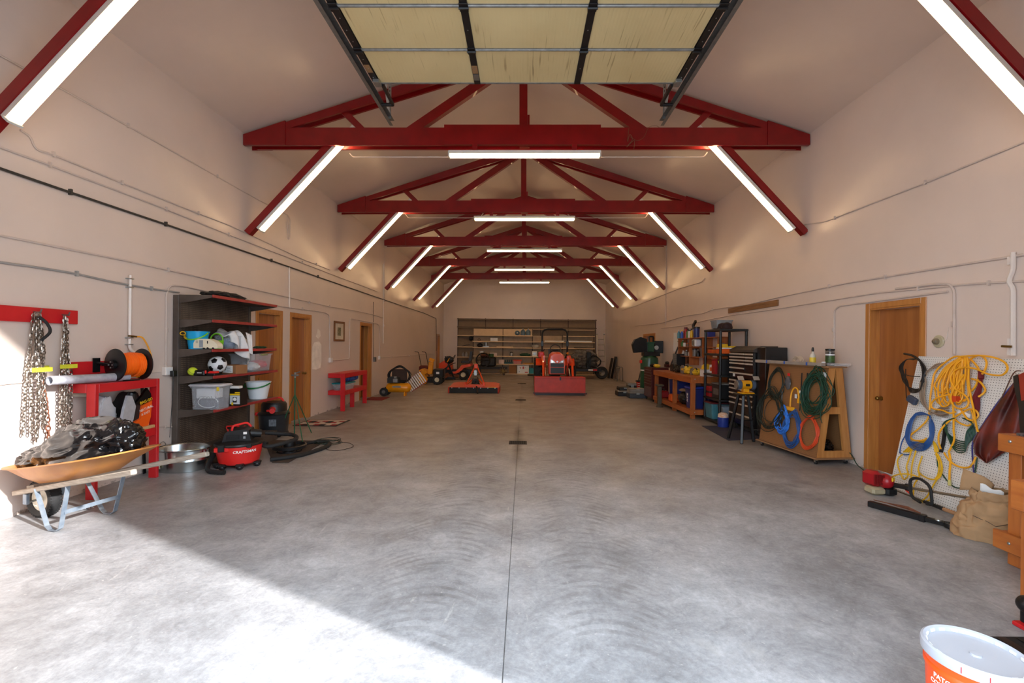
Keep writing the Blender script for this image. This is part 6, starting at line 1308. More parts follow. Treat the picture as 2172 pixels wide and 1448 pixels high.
O('emblem', MB().lathe([(.022, 0), (.03, 0), (.03, .006), (.022, .006), (.022, 0)], 18, (0, -.006, 1.03), rot=Matrix.Rotation(R(90), 3, 'X')).b2(-.02, .02, -.012, -.006, 1.024, 1.036), m_chrome, t, kind='stuff')
O('bumper', MB().tube(fillet([(-.30, .0, .50), (-.20, -.12, .46), (.20, -.12, .46), (.30, .0, .50)], .06), .03, 8), m_okub, t); O('front_axle', MB().b2(-.5, .5, .15, .25, .28, .38), m_blkm, t); O('body', MB().b2(-.18, .18, .9, 2.0, .35, .95, bev=.03), m_blkm, t)
for s_ in (-1, 1):
    tyre(.30, .18, (s_*.50, .20, .30), .15, t, m_cream, 16) if False else None
    for rr_, ww, yy, xx_, lg in ((.31, .18, .20, .50, 14), (.55, .30, 1.55, .63, 20)):
        tb = MB(); w2 = ww/2; prof = [(rr_*.5, -w2*.8), (rr_*.86, -w2), (rr_*.97, -w2*.8), (rr_, 0), (rr_*.97, w2*.8), (rr_*.86, w2), (rr_*.5, w2*.8), (rr_*.5, -w2*.8)]
        tb.lathe(prof, 32, (s_*xx_, yy, rr_), rot=Matrix.Rotation(R(90), 3, 'Y'))
        for k in range(lg):
            for q in (-1, 1): a_ = 2*math.pi*(k+.25*q)/lg; tb.box((s_*xx_+q*w2*.45, yy+math.cos(a_)*rr_, rr_+math.sin(a_)*rr_), (w2*.95, rr_*.07, rr_*.12), Matrix.Rotation(a_-math.pi/2, 3, 'X') @ Matrix.Rotation(q*.6, 3, 'Z'))
        o_ = O('tyre', tb, m_rub, t); O('wheel_rim', MB().lathe([(0, -w2*.3), (rr_*.5, -w2*.7), (rr_*.5, w2*.7), (0, w2*.3)], 20, (s_*xx_, yy, rr_), rot=Matrix.Rotation(R(90), 3, 'Y')), m_okub, o_)
    O('fender', MB().prism([(1.0, .85), (1.2, 1.10), (1.9, 1.12), (2.1, .8), (2.05, .8), (1.88, 1.07), (1.22, 1.05), (1.03, .85)], 'x', s_*.36, s_*.72), m_okub, t)
    O('loader_arm', MB().bar((s_*.50, .75, 1.18), (s_*.50, -.18, .95), .07, .13, bev=.01).bar((s_*.50, -.16, .98), (s_*.50, -.62, .30), .07, .12, bev=.01), m_okub, t, kind='stuff'); O('loader_post', MB().b2(s_*.44-.04, s_*.44+.04, .70, .86, .4, 1.22, bev=.01), m_okub, t)
    O('hydraulic_ram', MB().cyl((s_*.40, -.0, .80), (s_*.40, -.62, .42), .025, n=10), m_chrome, t); O('lift_ram', MB().cyl((s_*.42, .7, .5), (s_*.42, .1, .98), .028, n=10), m_okubd, t)
    O('work_light', MB().ell((s_*.46, 1.05, 1.30), (.05, .04, .05), 12, 8), M('amber_lamp', (206, 120, 30), .3), t)
O('roll_bar', MB().tube(fillet([(-.48, 1.45, .9), (-.48, 1.45, 2.21), (.48, 1.45, 2.21), (.48, 1.45, 1.25), (.30, 1.40, .9)], .22, 8), .036, 10), m_blkm, t)
for s_ in (-1, 1): O('roll_bar_joint', MB().b2(s_*.48-.05, s_*.48+.05, 1.40, 1.50, 1.56, 1.76, bev=.01), m_blkm, t)
O('seat', MB().b2(-.25, .25, 1.15, 1.5, .95, 1.06, bev=.04).prism([(1.42, 1.0), (1.5, 1.45), (1.6, 1.45), (1.54, 1.0)], 'x', -.24, .24), m_blk, t, kind='stuff'); O('dashboard', MB().b2(-.18, .18, 1.0, 1.12, .9, 1.42, bev=.05), m_blk, t)
O('steering_wheel', MB().tube([(.18*math.cos(a_), 1.08+.05*math.sin(a_), 1.48+.14*math.sin(a_)) for a_ in [2*math.pi*k/20 for k in range(20)]], .016, 6, closed=True), m_blk, t)
bk = O('bucket_shell', MB().prism([(-1.28, .0), (-1.30, .05), (-1.08, .06), (-.80, .14), (-.66, .32), (-.70, .57), (-.72, .57), (-.69, .33), (-.82, .10), (-1.09, .0)], 'x', -.80, .80), m_okubd, t)
O('bucket_back', MB().b2(-.80, .80, -1.34, -1.31, .08, .575), m_okubd, t)
O('bucket_edge', MB().b2(-.86, .86, -1.37, -1.30, .045, .085), M('dark_worn_edge', (70, 22, 16), .5), bk); O('bucket_rim', MB().b2(-.81, .81, -1.36, -1.28, .54, .585, bev=.005), m_okubd, bk); O('bucket_base', MB().b2(-.79, .79, -1.33, -1.2, .0, .044), m_blkm, bk)
O('rim_hook', MB().b2(-.02, .03, -1.375, -1.36, .48, .58), m_blkm, bk)
for s_ in (-1, 1): O('bucket_side', MB().prism([(-1.33, .0), (-1.33, .57), (-.70, .57), (-.64, .3), (-.8, .08), (-1.08, 0)], 'x', s_*.80, s_*.815), m_okubd, bk)
t = thing('fuel_can', 'red fuel can standing behind the left loader arm of the tractor', 'fuel can', (.64, 17.0, 1.12)); O('body', MB().b2(-.11, .11, -.1, .1, 0, .24, bev=.04), m_pred, t); O('spout', MB().cyl((.05, 0, .24), (.12, 0, .32), .02, n=8), m_blk, t)
# ------------------------------------------------------------------ shelving along the back wall
m_shelf = M('cream_steel_shelving', (176, 150, 118), .5, var=.08); m_shelfd = M('taupe_shelf_back', (140, 116, 92), .6, var=.08); m_shpale = M('pale_cream_shelving', (226, 196, 154), .5, var=.04); m_edge = M('brown_shelf_edge', (74, 56, 44), .6)
def shelving(name_label, xs, y0, y1, levels, base, label, backs):
    t = thing('wall_shelving', label, 'shelving', ((xs[0]+xs[-1])/2, y1, 0)); zt = max(levels)
    for i, (a, b_) in enumerate(zip(xs, xs[1:])):
        O('back_panel', MB().b2(a+.01, b_-.01, y1-.02, y1, base, zt), backs, t, world=True)
        for z in levels:
            if callable(name_label) and name_label(i, z): continue
            sh = O('shelf', MB().b2(a+.005, b_-.005, y0, y1-.021, z-.025, z, bev=.003), m_shelf, t, world=True); O('shelf_lip', MB().b2(a+.005, b_-.005, y0-.012, y0-.001, z-.045, z+.004), m_shpale, sh, world=True)
    for x in xs: O('upright', MB().b2(x-.02, x+.02, y1-.05, y1+.0, 0, zt+.05), m_edge, t, world=True)
    return t
A0 = [-3.75+k*1.553 for k in range(6)]
tA = shelving(lambda i, z: z < 2.5 and i > 0, A0, 25.32, 25.69, [3.03, 2.58, 2.11, 1.48, .91], .1, 'tall taupe shelving spanning the back wall, upper shelves mostly empty', m_shelfd)
for z in (3.03, 2.58):
    for i in range(5): O('shelf_edge', MB().b2(A0[i], A0[i+1], 25.305, 25.319, z-.035, z+.01), m_edge, tA, world=True)
B0 = [-2.82, -1.18, .45, 2.10, 3.84]
tB = shelving(lambda i, z: (i == 2 and z in (2.12, 1.78) and z == 2.12), B0, 24.72, 25.20, [2.12, 1.79, 1.46, .99, .56, .04], .05, 'long cream shelving standing in front, crowded with boxes and tools', m_shelf)
for i in (0, 1): O('painted_lit_back', MB().b2(B0[i]+.02, B0[i+1]-.02, 25.12, 25.14, 2.13, 2.48), m_shpale, tB, world=True)  # paler panels paint in the light falling on these two backs
for i in (2, 3): O('top_shelf', MB().b2(B0[i]+.01, B0[i+1]-.01, 24.8, 25.18, 2.44, 2.465), m_shpale, tB, world=True)
def bz(z): return min([2.12, 1.79, 1.46, .99, .56, .04], key=lambda q: abs(q-z))
def at(u, z, y=24.95): return Vector(((u-1112)*y/FPX, y, bz(z)+.001))
m_jug = M('blue_water_jug', (96, 122, 140), .15, var=.1)
for k, (u, lie) in enumerate([(1097, 1), (1109, 0), (1120, 0)]):
    t = thing('water_jug', ['blue water jug lying on its side on the back shelves', 'standing blue water jug in the middle of the three', 'rightmost standing blue water jug on the back shelves'][k], 'water jug', at(u, 2.12), rx=R(90) if lie else 0)
    if lie: t.location.z += .135; t.location.y += .15
    O('body', MB().lathe([(0, 0), (.12, 0), (.135, .02), (.13, .07), (.135, .09), (.13, .14), (.135, .16), (.13, .22), (.10, .28), (.03, .32), (.028, .36), (0, .36)], 24), m_jug, t); O('cap', MB().lathe([(.034, .345), (.034, .375), (0, .38)], 14), m_wht, t)
def simple_box(u, z, w_, h, d, mat, label, name='box', cat='box', y=24.95, extra=None):
    p = at(u, z, y) if z is not None else Vector(((u-1112)*y/FPX, y, 0)); t = thing(name, label, cat, p)
    O('carton', MB().b2(-w_/2, w_/2, -d/2, d/2, 0, h, bev=.004), mat, t); O('lid_flap', MB().b2(-w_/2+.005, w_/2-.005, -d/2+.005, d/2-.005, h, h+.006), mat, t)
    if extra: O('print', MB().b2(-w_*.35, w_*.35, -d/2-.0015, -d/2-.0005, h*.25, h*.75), extra, t)
    return t
simple_box(1048, 1.79, .39, .17, .3, m_wht, 'small white carton on the back shelves left of the divider')
simple_box(1047, .99, .38, .16, .3, M('blush_carton', (220, 196, 186), .7), 'pale pink carton behind the riding mower on the back shelves')
simple_box(1134, .99, .26, .27, .25, m_wht, 'white box with a small print beside the green tarp', extra=m_galv)
simple_box(1064, .56, .28, .22, .25, M('blush_carton', (220, 196, 186), .7), 'small blush box right of the old engine')
simple_box(1088, .04, .42, .48, .35, m_card, 'tall plain brown carton on the lowest back shelf')
q_ = simple_box(1110, .04, .64, .44, .3, m_wht, 'wide white carton with red product pictures on the lowest back shelf')
for x_, z_, w__, h__, mm in ((-.14, .28, .05, .06, m_pred), (.02, .26, .10, .13, m_pred), (.18, .05, .16, .05, m_pred), (-.2, .08, .06, .06, m_galv), (-.18, .33, .05, .03, m_galv), (.12, .30, .04, .08, m_galv)): O('picture', MB().b2(x_-w__/2, x_+w__/2, -.1525, -.151, z_, z_+h__), mm, q_)
simple_box(1129, .04, .30, .30, .3, M('teal_plastic', (20, 110, 116), .4), 'teal plastic bin on the lowest back shelf')
simple_box(1128, None, .42, .05, .5, m_rub, 'dark tray on the floor left of the tractor tyre', 'tray', 'tray', 24.0)
simple_box(1008, .56, .30, .22, .25, M('plain_tan_box', (170, 144, 110), .7), 'tan box behind the mower seat')
t = simple_box(1098, .56, .40, .16, .3, M('rose_tool_box', (196, 120, 110), .5), 'rose toolbox with an orange lid on the back shelves', 'tool_box', 'toolbox'); O('orange_lid', MB().b2(-.24, .24, -.17, .17, .165, .235, bev=.01), m_ocab, t)
simple_box(1121, .56, .60, .07, .2, M('ochre_level', (188, 130, 40), .5), 'ochre level lying on the back shelves beside the tractor', 'spirit_level', 'level')
t = thing('socket_rack', 'teal rack of upright tools on the back shelves', 'rack', at(1079, .56)); O('tray', MB().b2(-.22, .22, -.12, .12, 0, .10, bev=.01), M('dark_teal', (16, 70, 70), .5), t)
for k in range(4): O('tool', MB().cyl((-.16+k*.1, 0, .10), (-.16+k*.1, 0, .22), .025, n=10), MATS['dark_teal'], t)
t = thing('white_pail', 'white lidded pail on the back shelves behind the riding mower', 'pail', at(1022, .99)); O('body', pail(MB(), (0, 0, 0), .10, .115, .24), m_wht, t); O('lid', MB().lathe([(.12, .235), (.12, .255), (0, .258)], 22), m_wht, t)
t = thing('rope_coil', 'small coil of brown rope on the back shelves', 'rope', at(1016, 1.79)); O('rope', coil((0, 0, .07), .065, .065, .05, 4, .012, 'y', .05, 3), M('brown_twine', (150, 100, 40), .8), t)
t = thing('wire_reel', 'white cable reel on the back shelves', 'reel', at(1031, 1.46)); 
for s_ in (.05, .25): O('flange', MB().lathe([(0, s_), (.17, s_), (.17, s_+.012), (0, s_+.012)], 24), m_wht, t)
O('drum', MB().cyl((0, 0, .05), (0, 0, .25), .10, n=18), m_galv, t); O('stand', MB().b2(-.15, .15, -.1, .1, 0, .05), m_galv, t)
T('dark_sack', blob(at(1018, 1.46)+Vector((0, 0, .10)), (.15, .12, .11), 81, .2, 2, 24, 16, flat=-.1), m_blk, 'small black bag beside the white cable reel', 'bag')
T('green_tarp', blob(at(1114, .99)+Vector((0, 0, .07)), (.30, .15, .09), 82, .4, 2, 34, 18, flat=-.065), M('dark_green_tarp', (20, 70, 50), .7), 'dark green tarp bundled on the back shelves', 'tarp')
T('white_bundle', blob(at(1135, 1.46)+Vector((0, 0, .09)), (.20, .13, .09), 83, .2, 2, 26, 16, flat=-.085), M('dusty_white_cloth', (180, 176, 166), .9), 'white cloth bundle on the back shelves left of the roll bar', 'bundle')
t = thing('steel_jar', 'glass jar with a dark lid on the back shelves', 'jar', at(1085, .99)); O('body', MB().lathe([(0, 0), (.09, 0), (.10, .02), (.10, .15), (.08, .18), (0, .18)], 20), m_galv, t); O('lid', MB().lathe([(.08, .18), (.08, .21), (0, .215)], 16), m_blk, t)
for k, (u, l_, mm, lb) in enumerate([(1071, .9, m_shpale, 'long pale rail lying on the back shelves'), (1180, 1.3, m_lett, 'long white trim strip lying behind the roll bar'), (1225, 1.5, m_wht, 'long white rail on the right half of the back shelves')]):
    T('trim_rail', MB().b2((u-1112)*.02585-l_/2, (u-1112)*.02585+l_/2, 24.76, 24.82, 1.461 if k == 0 else 1.791, 1.51 if k == 0 else 1.86, bev=.004), mm, lb, 'rail')
T('garden_fork', MB().cyl(at(1240, 1.46)+Vector((-.6, -.1, .03)), at(1240, 1.46)+Vector((.5, -.1, .03)), .02, n=8), m_blk, 'black handled tool lying at the right end of the back shelves', 'tool')
T('white_feed_bag', blob(at(1249, .99)+Vector((0, 0, .19)), (.24, .15, .20), 84, .15, 1.8, 30, 20, flat=-.185), M('printed_feed_bag', (214, 206, 200), .6, rgb2=(150, 140, 170), scale=3), 'white printed bag at the right end of the back shelves', 'bag')
T('black_bundle', blob(at(1229, .99)+Vector((0, 0, .17)), (.24, .14, .18), 85, .25, 2, 30, 20, flat=-.165), m_blk, 'black cloth bundle beside the white printed bag', 'bundle')
t = thing('bottle_pair', 'two white jugs on the left end of the back shelves', 'jugs', Vector((-3.3, 25.5, .911)))
for k in range(2): O('jug', MB().lathe([(0, 0), (.07, 0), (.075, .02), (.075, .16), (.04, .22), (.025, .27), (0, .27)], 16, (k*.17-.1, -.1, 0)), M('grey_white_jug', (150, 148, 146), .4), t)
T('black_sprayer', MB().ell((-2.98, 25.45, 1.95), (.13, .1, .14), 14, 10).tube([(-3.05, 25.45, 1.6), (-3.5, 25.45, 1.50)], .012, 6).b2(-3.6, -3.0, 25.4, 25.5, 1.481, 1.50), m_blk, 'black tool propped on the left end of the back shelves', 'tool', kind='stuff')
# old engine on a stand
t = thing('stationary_engine', 'dark antique engine with a flywheel and green tank before the back shelves', 'engine', (-1.85, 24.2, 0)); EY = Vector((0, 0, 0))
O('flywheel', MB().tube([(-.30+.36*math.cos(a_), -.28, .78+.36*math.sin(a_)) for a_ in [2*math.pi*k/28 for k in range(28)]], .035, 8, closed=True), m_rust if False else M('dark_engine_iron', (40, 34, 30), .5, .4), t)
for k in range(6): a_ = math.pi*k/3; O('spoke', MB().cyl((-.30, -.28, .78), (-.30+.34*math.cos(a_), -.28, .78+.34*math.sin(a_)), .02, n=6), MATS['dark_engine_iron'], t)
O('crankcase', MB().b2(-.45, .35, -.2, .25, .45, .95, bev=.06), MATS['dark_engine_iron'], t); O('cylinder', MB().cyl((.1, 0, .9), (.1, 0, 1.12), .14, n=16), M('dull_green_enamel', (30, 70, 30), .5), t); O('tank', MB().cyl((-.45, 0, 1.05), (-.1, 0, 1.05), .10, n=16), m_rust, t)
O('skid', MB().b2(-.6, .95, -.3, -.2, .30, .42), MATS['dark_engine_iron'], t); O('skid', MB().b2(-.6, .95, .2, .3, .30, .42), MATS['dark_engine_iron'], t)
for x_ in (-.5, .8): O('stand_leg', MB().b2(x_-.04, x_+.04, -.28, .28, 0, .3), MATS['dark_engine_iron'], t)
t = thing('spiked_wheel', 'brass coloured spiked wheel on the floor before the back shelves', 'wheel', (-1.1, 23.9, 0)); O('hub', lathe_y([(0, -.03), (.06, -.03), (.06, .03), (0, .03)], 14, (0, 0, .22)), M('old_brass', (150, 116, 60), .5, .6), t)
for k in range(9): a_ = 2*math.pi*k/9+.35; O('spike', MB().cyl((.05*math.cos(a_), 0, .22+.05*math.sin(a_)), (.21*math.cos(a_), 0, .22+.21*math.sin(a_)), .016, n=6), MATS['old_brass'], t)
# trailer with machinery, ladder, chairs in the right corner
t = thing('utility_trailer', 'small black trailer loaded with wrapped machinery behind the tractor', 'trailer', (3.1, 22.2, 0))
O('bed', MB().b2(-.9, .62, -.4, .6, .36, .50, bev=.01), m_blkm, t); O('load', blob((-.20, .2, .92), (.72, .42, .46), 91, .3, 2.6, 50, 30, flat=-.41), M('grey_black_machinery', (60, 56, 54), .45, rgb2=(120, 112, 106), scale=9), t); O('mast', MB().b2(-.08, .14, -.25, -.1, .5, 1.30, bev=.02), m_blkm, t)
O('hose', coil((.28, -.28, .85), .3, .25, .1, 4, .018, 'y', .25, 33), m_rub, t); tyre(.30, .2, (.66, -.2, .30), .14, t, m_gpipe); O('axle', MB().cyl((.3, -.2, .30), (.6, -.2, .30), .03, n=8), m_blkm, t)
O('reflector_white', MB().b2(-.02, .20, -.404, -.40, .40, .47), m_wht, t); O('reflector_red', MB().b2(.20, .40, -.404, -.40, .40, .47), m_vred, t)
m_alu = M('aluminium_ladder', (168, 160, 148), .35, .7)
t = thing('multi_ladder', 'aluminium folding ladder leaning by the right end of the back shelves', 'ladder', (4.06, 24.0, 0))
for x_ in (-.19, .19): O('stile', MB().bar((x_, -.35, 0), (x_, .25, 2.20), .05, .03), m_alu, t); O('rear_stile', MB().bar((x_*1.3+.05, .25, 0), (x_, .12, 1.7), .04, .03), m_alu, t); O('hinge', MB().ell((x_, .25, 2.22), .045, 12, 8), m_galv, t)
for k in range(7): f_ = (k+.6)/7.4; O('rung', MB().cyl((-.19, -.35+.6*f_, 2.2*f_), (.19, -.35+.6*f_, 2.2*f_), .018, n=8), m_alu, t)
for k, (x0, x1, h, lb) in enumerate([(4.20, 4.32, 1.0, 'dark panel leaning in the far right corner'), (4.32, 4.45, 1.08, 'second dark panel leaning in the far right corner')]): T('leaning_panel', MB().bar((x0, 22.6-k*.2, 0), (x1+.06, 22.6-k*.2, h), .5, .03, up=(1, 0, 0)), m_blkm, lb, 'panel')
t = thing('lounge_chair', 'folded slatted lounge chair leaning on the right wall near the back corner', 'chair', (4.32, 20.9, 0)); RC = Matrix.Rotation(R(14), 4, 'Y')
for y_ in (-.3, .3): O('frame', MB().tube(fillet([(-.10, y_, .0), (-.02, y_, .62), (.14, y_, .66), (.16, y_, .0)], .08), .014, 8), m_gpipe, t)
for k in range(9): O('slat', MB().b2(-.10+k*.008, -.085+k*.008, -.3, .3, .05+k*.065, .085+k*.065), m_galv, t)
# ------------------------------------------------------------------ right wall, middle: workbench, tool chests, shelving
m_bfir = M('varnished_bench_fir', (176, 96, 40), .45, rgb2=(150, 76, 28), scale=2.5, stretch=(8, 1, 8), coat=.15); m_bfirv = M('varnished_bench_post', (176, 98, 42), .45, rgb2=(150, 78, 30), scale=2.5, stretch=(8, 8, 1), coat=.15)
KX, K0, K1, KZ = 3.68, 10.05, 12.95, .93
t = thing('workbench', 'long varnished timber workbench against the right wall', 'workbench', (4.1, 11.5, 0))
for y_ in (K0, 11.3, K1-.09):
    for x_ in (KX+.04, 4.44): O('leg', MB().b2(x_, x_+.09, y_+.04 if y_ == K0 else y_, (y_+.13 if y_ == K0 else y_+.09), 0, KZ-.04, bev=.004), m_bfirv, t, world=True)
for z0, z1 in ((KZ-.14, KZ), (.09, .20)):
    O('front_rail', MB().b2(KX, KX+.038, K0, K1, z0, z1, bev=.004), m_bfir, t, world=True); O('end_rail', MB().b2(KX+.04, 4.54, K0, K0+.038, z0, z1, bev=.004), m_bfirv, t, world=True); O('end_rail', MB().b2(KX+.04, 4.54, K1-.038, K1, z0, z1, bev=.004), m_bfirv, t, world=True)
for j in range(5): O('top_plank', MB().b2(KX+.04+j*.172, KX+.04+j*.172+.168, K0+.04, K1-.04, KZ-.038, KZ-.001), m_bfir, t, world=True); O('shelf_plank', MB().b2(KX+.04+j*.172, KX+.04+j*.172+.168, K0+.04, K1-.04, .165, .195), m_bfir, t, world=True)
for z in (KZ-.05, .15): O('bolt', MB().ell((KX+.10, K0-.003, z), (.012, .006, .012), 10, 8), m_galv, t, world=True)
# wall shelf with bottles
t = thing('wall_shelf', 'open timber wall shelf above the workbench, crowded with bottles and jars', 'wall shelf', (4.43, 11.5, 1.15)); SX = 4.30
for z in (1.83, 1.60, 1.35): O('shelf', MB().b2(SX, 4.566, 10.15, 12.75, z-.018, z, bev=.002), m_bfir, t, world=True)
for y_ in (10.15, 11.02, 11.88, 12.735): O('divider', MB().b2(SX+.01, 4.566, y_, y_+.016, 1.12 if y_ in (11.88, 12.735) else 1.36, 1.812), m_bfirv, t, world=True)
for a in ((12.0, 12.72), (11.05, 11.6)): O('back_board', MB().b2(4.555, 4.566, a[0], a[1], 1.13, 1.58), m_bfir, t, world=True)
def rp(u, v0, z, x=4.42): k = x/((u-1112)/FPX); return Vector((x, k, z+.001))
cols = {'teal': (70, 130, 150), 'white': (214, 210, 206), 'blue': (40, 90, 190), 'red': (150, 24, 26), 'maroon': (90, 20, 30), 'yellow': (222, 180, 40), 'black': (24, 24, 26), 'navy': (34, 42, 100), 'green': (70, 120, 60), 'grey': (120, 116, 112), 'orange': (214, 90, 30), 'brown': (110, 70, 44), 'lime': (190, 210, 50), 'royal': (36, 56, 140)}
def cm(n): return M(n+'_packaging', cols[n], .4, var=.06)
def bottle(u, z, h, r, body, cap, label, x=4.42, shape=0):
    t = thing('bottle', label, 'bottle', rp(u, 0, z, x))
    if shape == 0: pr = [(0, 0), (r, 0), (r*1.02, .01), (r, h*.62), (r*.4, h*.78), (r*.38, h*.84), (0, h*.84)]
    elif shape == 1: pr = [(0, 0), (r, 0), (r, h*.86), (0, h*.86)]
    else: pr = [(0, 0), (r, 0), (r*1.05, h*.3), (r*.9, h*.6), (r*.5, h*.8), (0, h*.82)]
    O('body', MB().lathe(pr, 16), cm(body), t); O('cap', MB().lathe([(pr[-2][0]*1.08, h*.84), (pr[-2][0]*1.08, h), (0, h)], 14), cm(cap), t)
for k, a in enumerate([(1439.5, .25, .045, 'teal', 'white', 0), (1446, .24, .04, 'blue', 'yellow', 0), (1452, .20, .035, 'maroon', 'red', 1), (1454.5, .30, .04, 'red', 'maroon', 1), (1459, .26, .045, 'green', 'black', 0), (1462.5, .22, .045, 'white', 'black', 1), (1466.5, .25, .04, 'yellow', 'black', 2), (1477, .28, .075, 'navy', 'black', 1)]):
    bottle(a[0], 1.83, a[1], a[2], a[3], a[4], '%s bottle with a %s cap standing on top of the wall shelf' % (a[3], a[4]), shape=a[5])
T('blue_box', MB().b2(4.33, 4.5, 10.72, 10.95, 1.831, 1.98, bev=.003), cm('royal'), 'royal blue carton on the wall shelf top next to the black shelving', 'carton'); T('caulking_gun', MB().bar((4.42, 11.95, 2.13), (4.42, 11.75, 2.26), .05, .06).cyl((4.42, 11.9, 2.05), (4.42, 11.9, 2.15), .03, n=8), m_blk, 'black nozzle head standing above the bottles', 'tool', kind='stuff')
for k, a in enumerate([(1441, 1.60, .16, .05, 'white', 'green', 1), (1448, 1.60, .18, .05, 'green', 'white', 0), (1453, 1.60, .12, .05, 'white', 'brown', 1), (1459, 1.60, .10, .05, 'brown', 'orange', 1), (1450, 1.35, .14, .05, 'white', 'white', 2), (1456, 1.35, .16, .05, 'grey', 'white', 0), (1464, 1.35, .12, .05, 'white', 'grey', 1), (1474, 1.35, .20, .06, 'grey', 'black', 1), (1481, 1.35, .18, .05, 'black', 'grey', 2)]):
    bottle(a[0], a[1], a[2], a[3], a[4], a[5], '%s %s with a %s top on the %s shelf of the wall unit' % (['squat', 'tall', 'short', 'small', 'crumpled', 'round', 'low', 'wide', 'dark'][k], a[4], a[5], 'middle' if a[1] == 1.6 else 'lowest'), shape=a[6])
t = thing('white_charger', 'white box shaped radio with a carrying loop on the middle wall shelf', 'radio', rp(1477, 0, 1.60)); O('body', MB().b2(-.08, .08, -.14, .14, 0, .20, bev=.03), m_wht, t); O('panel', MB().b2(-.085, -.08, -.08, .08, .04, .16), m_galv, t)
T('whiteboard', MB().b2(4.555, 4.568, 13.5, 13.9, 1.45, 2.02, bev=.002), m_wht, 'small framed whiteboard on the right wall behind the bottles', 'whiteboard')
t = thing('parts_organizer', 'narrow stack of small parts drawers on the far end of the workbench', 'organizer', (4.28, 12.68, KZ)); O('cabinet', MB().b2(-.08, .15, -.16, .16, 0, .47), m_blk, t)
for k in range(8):
    for j in range(3): O('drawer', MB().b2(-.092, -.081, -.15+j*.103, -.055+j*.103, .01+k*.057, .058+k*.057, bev=.002), M('smoky_drawer', (110, 116, 118), .3), t)
# tools on the bench
def tool_blob(y, x, r, mat, label, z=KZ, name='power_tool', cat='power tool', s=1, detail=None):
    t = thing(name, label, cat, (x, y, z)); O('body', blob((0, 0, r[2]*.9), r, s, .35, 3, 26, 16, flat=-r[2]*.85), mat, t)
    O('handle', MB().tube(fillet([(-.02, -r[1]*.7, r[2]), (-.03, -r[1]*.4, r[2]*2.0), (-.03, r[1]*.4, r[2]*1.9), (0, r[1]*.6, r[2]*1.1)], .04), .018, 7), m_blk, t)
    if detail: O('blade_guard', MB().lathe([(0, -.02), (r[1]*.6, -.02), (r[1]*.6, .02), (0, .02)], 18, (-r[0]*.8, .05, r[2]*.9), rot=Matrix.Rotation(R(90), 3, 'Y')), detail, t)
tool_blob(12.25, 4.12, (.14, .22, .09), m_blk, 'black grinder with an orange ring on the workbench', s=1, detail=cm('black')); tool_blob(11.75, 4.0, (.12, .16, .07), m_blk, 'low black tool between the grinder and the yellow saw', s=2)
tool_blob(11.25, 4.05, (.14, .2, .10), cm('yellow'), 'yellow circular saw with a grey guard on the workbench', s=3, detail=cm('grey')); tool_blob(10.8, 4.1, (.12, .14, .08), cm('yellow'), 'second yellow saw farther right on the workbench', s=4, detail=cm('grey'))
t = thing('yellow_helmet', 'yellow hard hat hung beside the white carton near the black shelving', 'hard hat', (4.15, 10.35, KZ)); O('shell', MB().lathe([(.14, .16), (.115, .17), (.10, .24), (.05, .28), (0, .285)], 22), cm('yellow'), t); O('carton', MB().b2(-.1, .1, -.13, .13, 0, .16, bev=.004), m_wht, t)
# under the bench
SZ = .196
t = thing('recycling_bin', 'tall blue bin with white lettering under the near end of the workbench', 'bin', (3.93, 10.45, SZ)); O('body', tapered_bin((0, 0, 0), .34, .34, .44, .85), cm('navy'), t); O('lid', MB().b2(-.19, .19, -.19, .19, .44, .50, bev=.02), cm('royal'), t)
tm = text_mesh('ACE', .11, .001, True); tm.xf(frame((-.170, .0, .24), (0, 0, 1), (0, 1, 0))); O('lettering', tm, m_lett, t)
t = thing('recycling_bin', 'second blue bin farther under the near end of the workbench', 'bin', (4.28, 10.38, SZ)); O('body', tapered_bin((0, 0, 0), .30, .34, .42, .85), cm('navy'), t); O('lid', MB().b2(-.17, .17, -.19, .19, .42, .47, bev=.02), cm('royal'), t)
T('black_tote_bag', blob((3.95, 11.12, SZ+.15), (.16, .24, .16), 61, .2, 2, 30, 18, flat=-.145), cm('black'), 'black bag with a pale cloth on it under the middle of the workbench', 'bag'); T('pale_cloth', blob((3.93, 11.14, SZ+.34), (.12, .16, .035), 62, .3, 3, 24, 12), M('tan_cloth', (150, 120, 94), .9), 'pale cloth lying on the black bag under the workbench', 'cloth')
t = thing('bench_jack', 'grey jack standing in front of the left bay of the workbench', 'jack', (3.58, 12.0, 0)); O('post', MB().b2(-.05, .05, -.05, .05, .08, .55, bev=.01), M('grey_olive_steel', (84, 78, 66), .6, .3), t); O('head', MB().b2(-.09, .09, -.1, .1, .55, .60, bev=.01), MATS['grey_olive_steel'], t); O('foot', MB().lathe([(0, 0), (.10, 0), (.08, .03), (.04, .08), (0, .08)], 18), MATS['grey_olive_steel'], t)
for k, (y_, mm, lb, z_, w_) in enumerate([(12.5, 'red', 'red can under the left bay of the workbench', SZ, .11), (11.62, 'orange', 'orange box under the left bay of the workbench', SZ, .12)]):
    t = thing('tool_case', lb, 'case', (3.85, y_, z_)); O('body', MB().b2(-w_, w_, -.13, .13, 0, .19, bev=.03), cm(mm), t); O('handle', MB().arc((0, 0, .18), .06, 0, R(180), .012, 'x'), m_blk, t)
t = thing('blue_crate', 'dark blue crate stacked at the back of the left bay of the workbench', 'crate', (4.2, 12.2, SZ)); O('body', tapered_bin((0, 0, 0), .4, .7, .5, .92), cm('royal'), t); O('contents', MB().b2(-.15, .15, -.3, .3, .05, .46, bev=.03), m_blk, t)
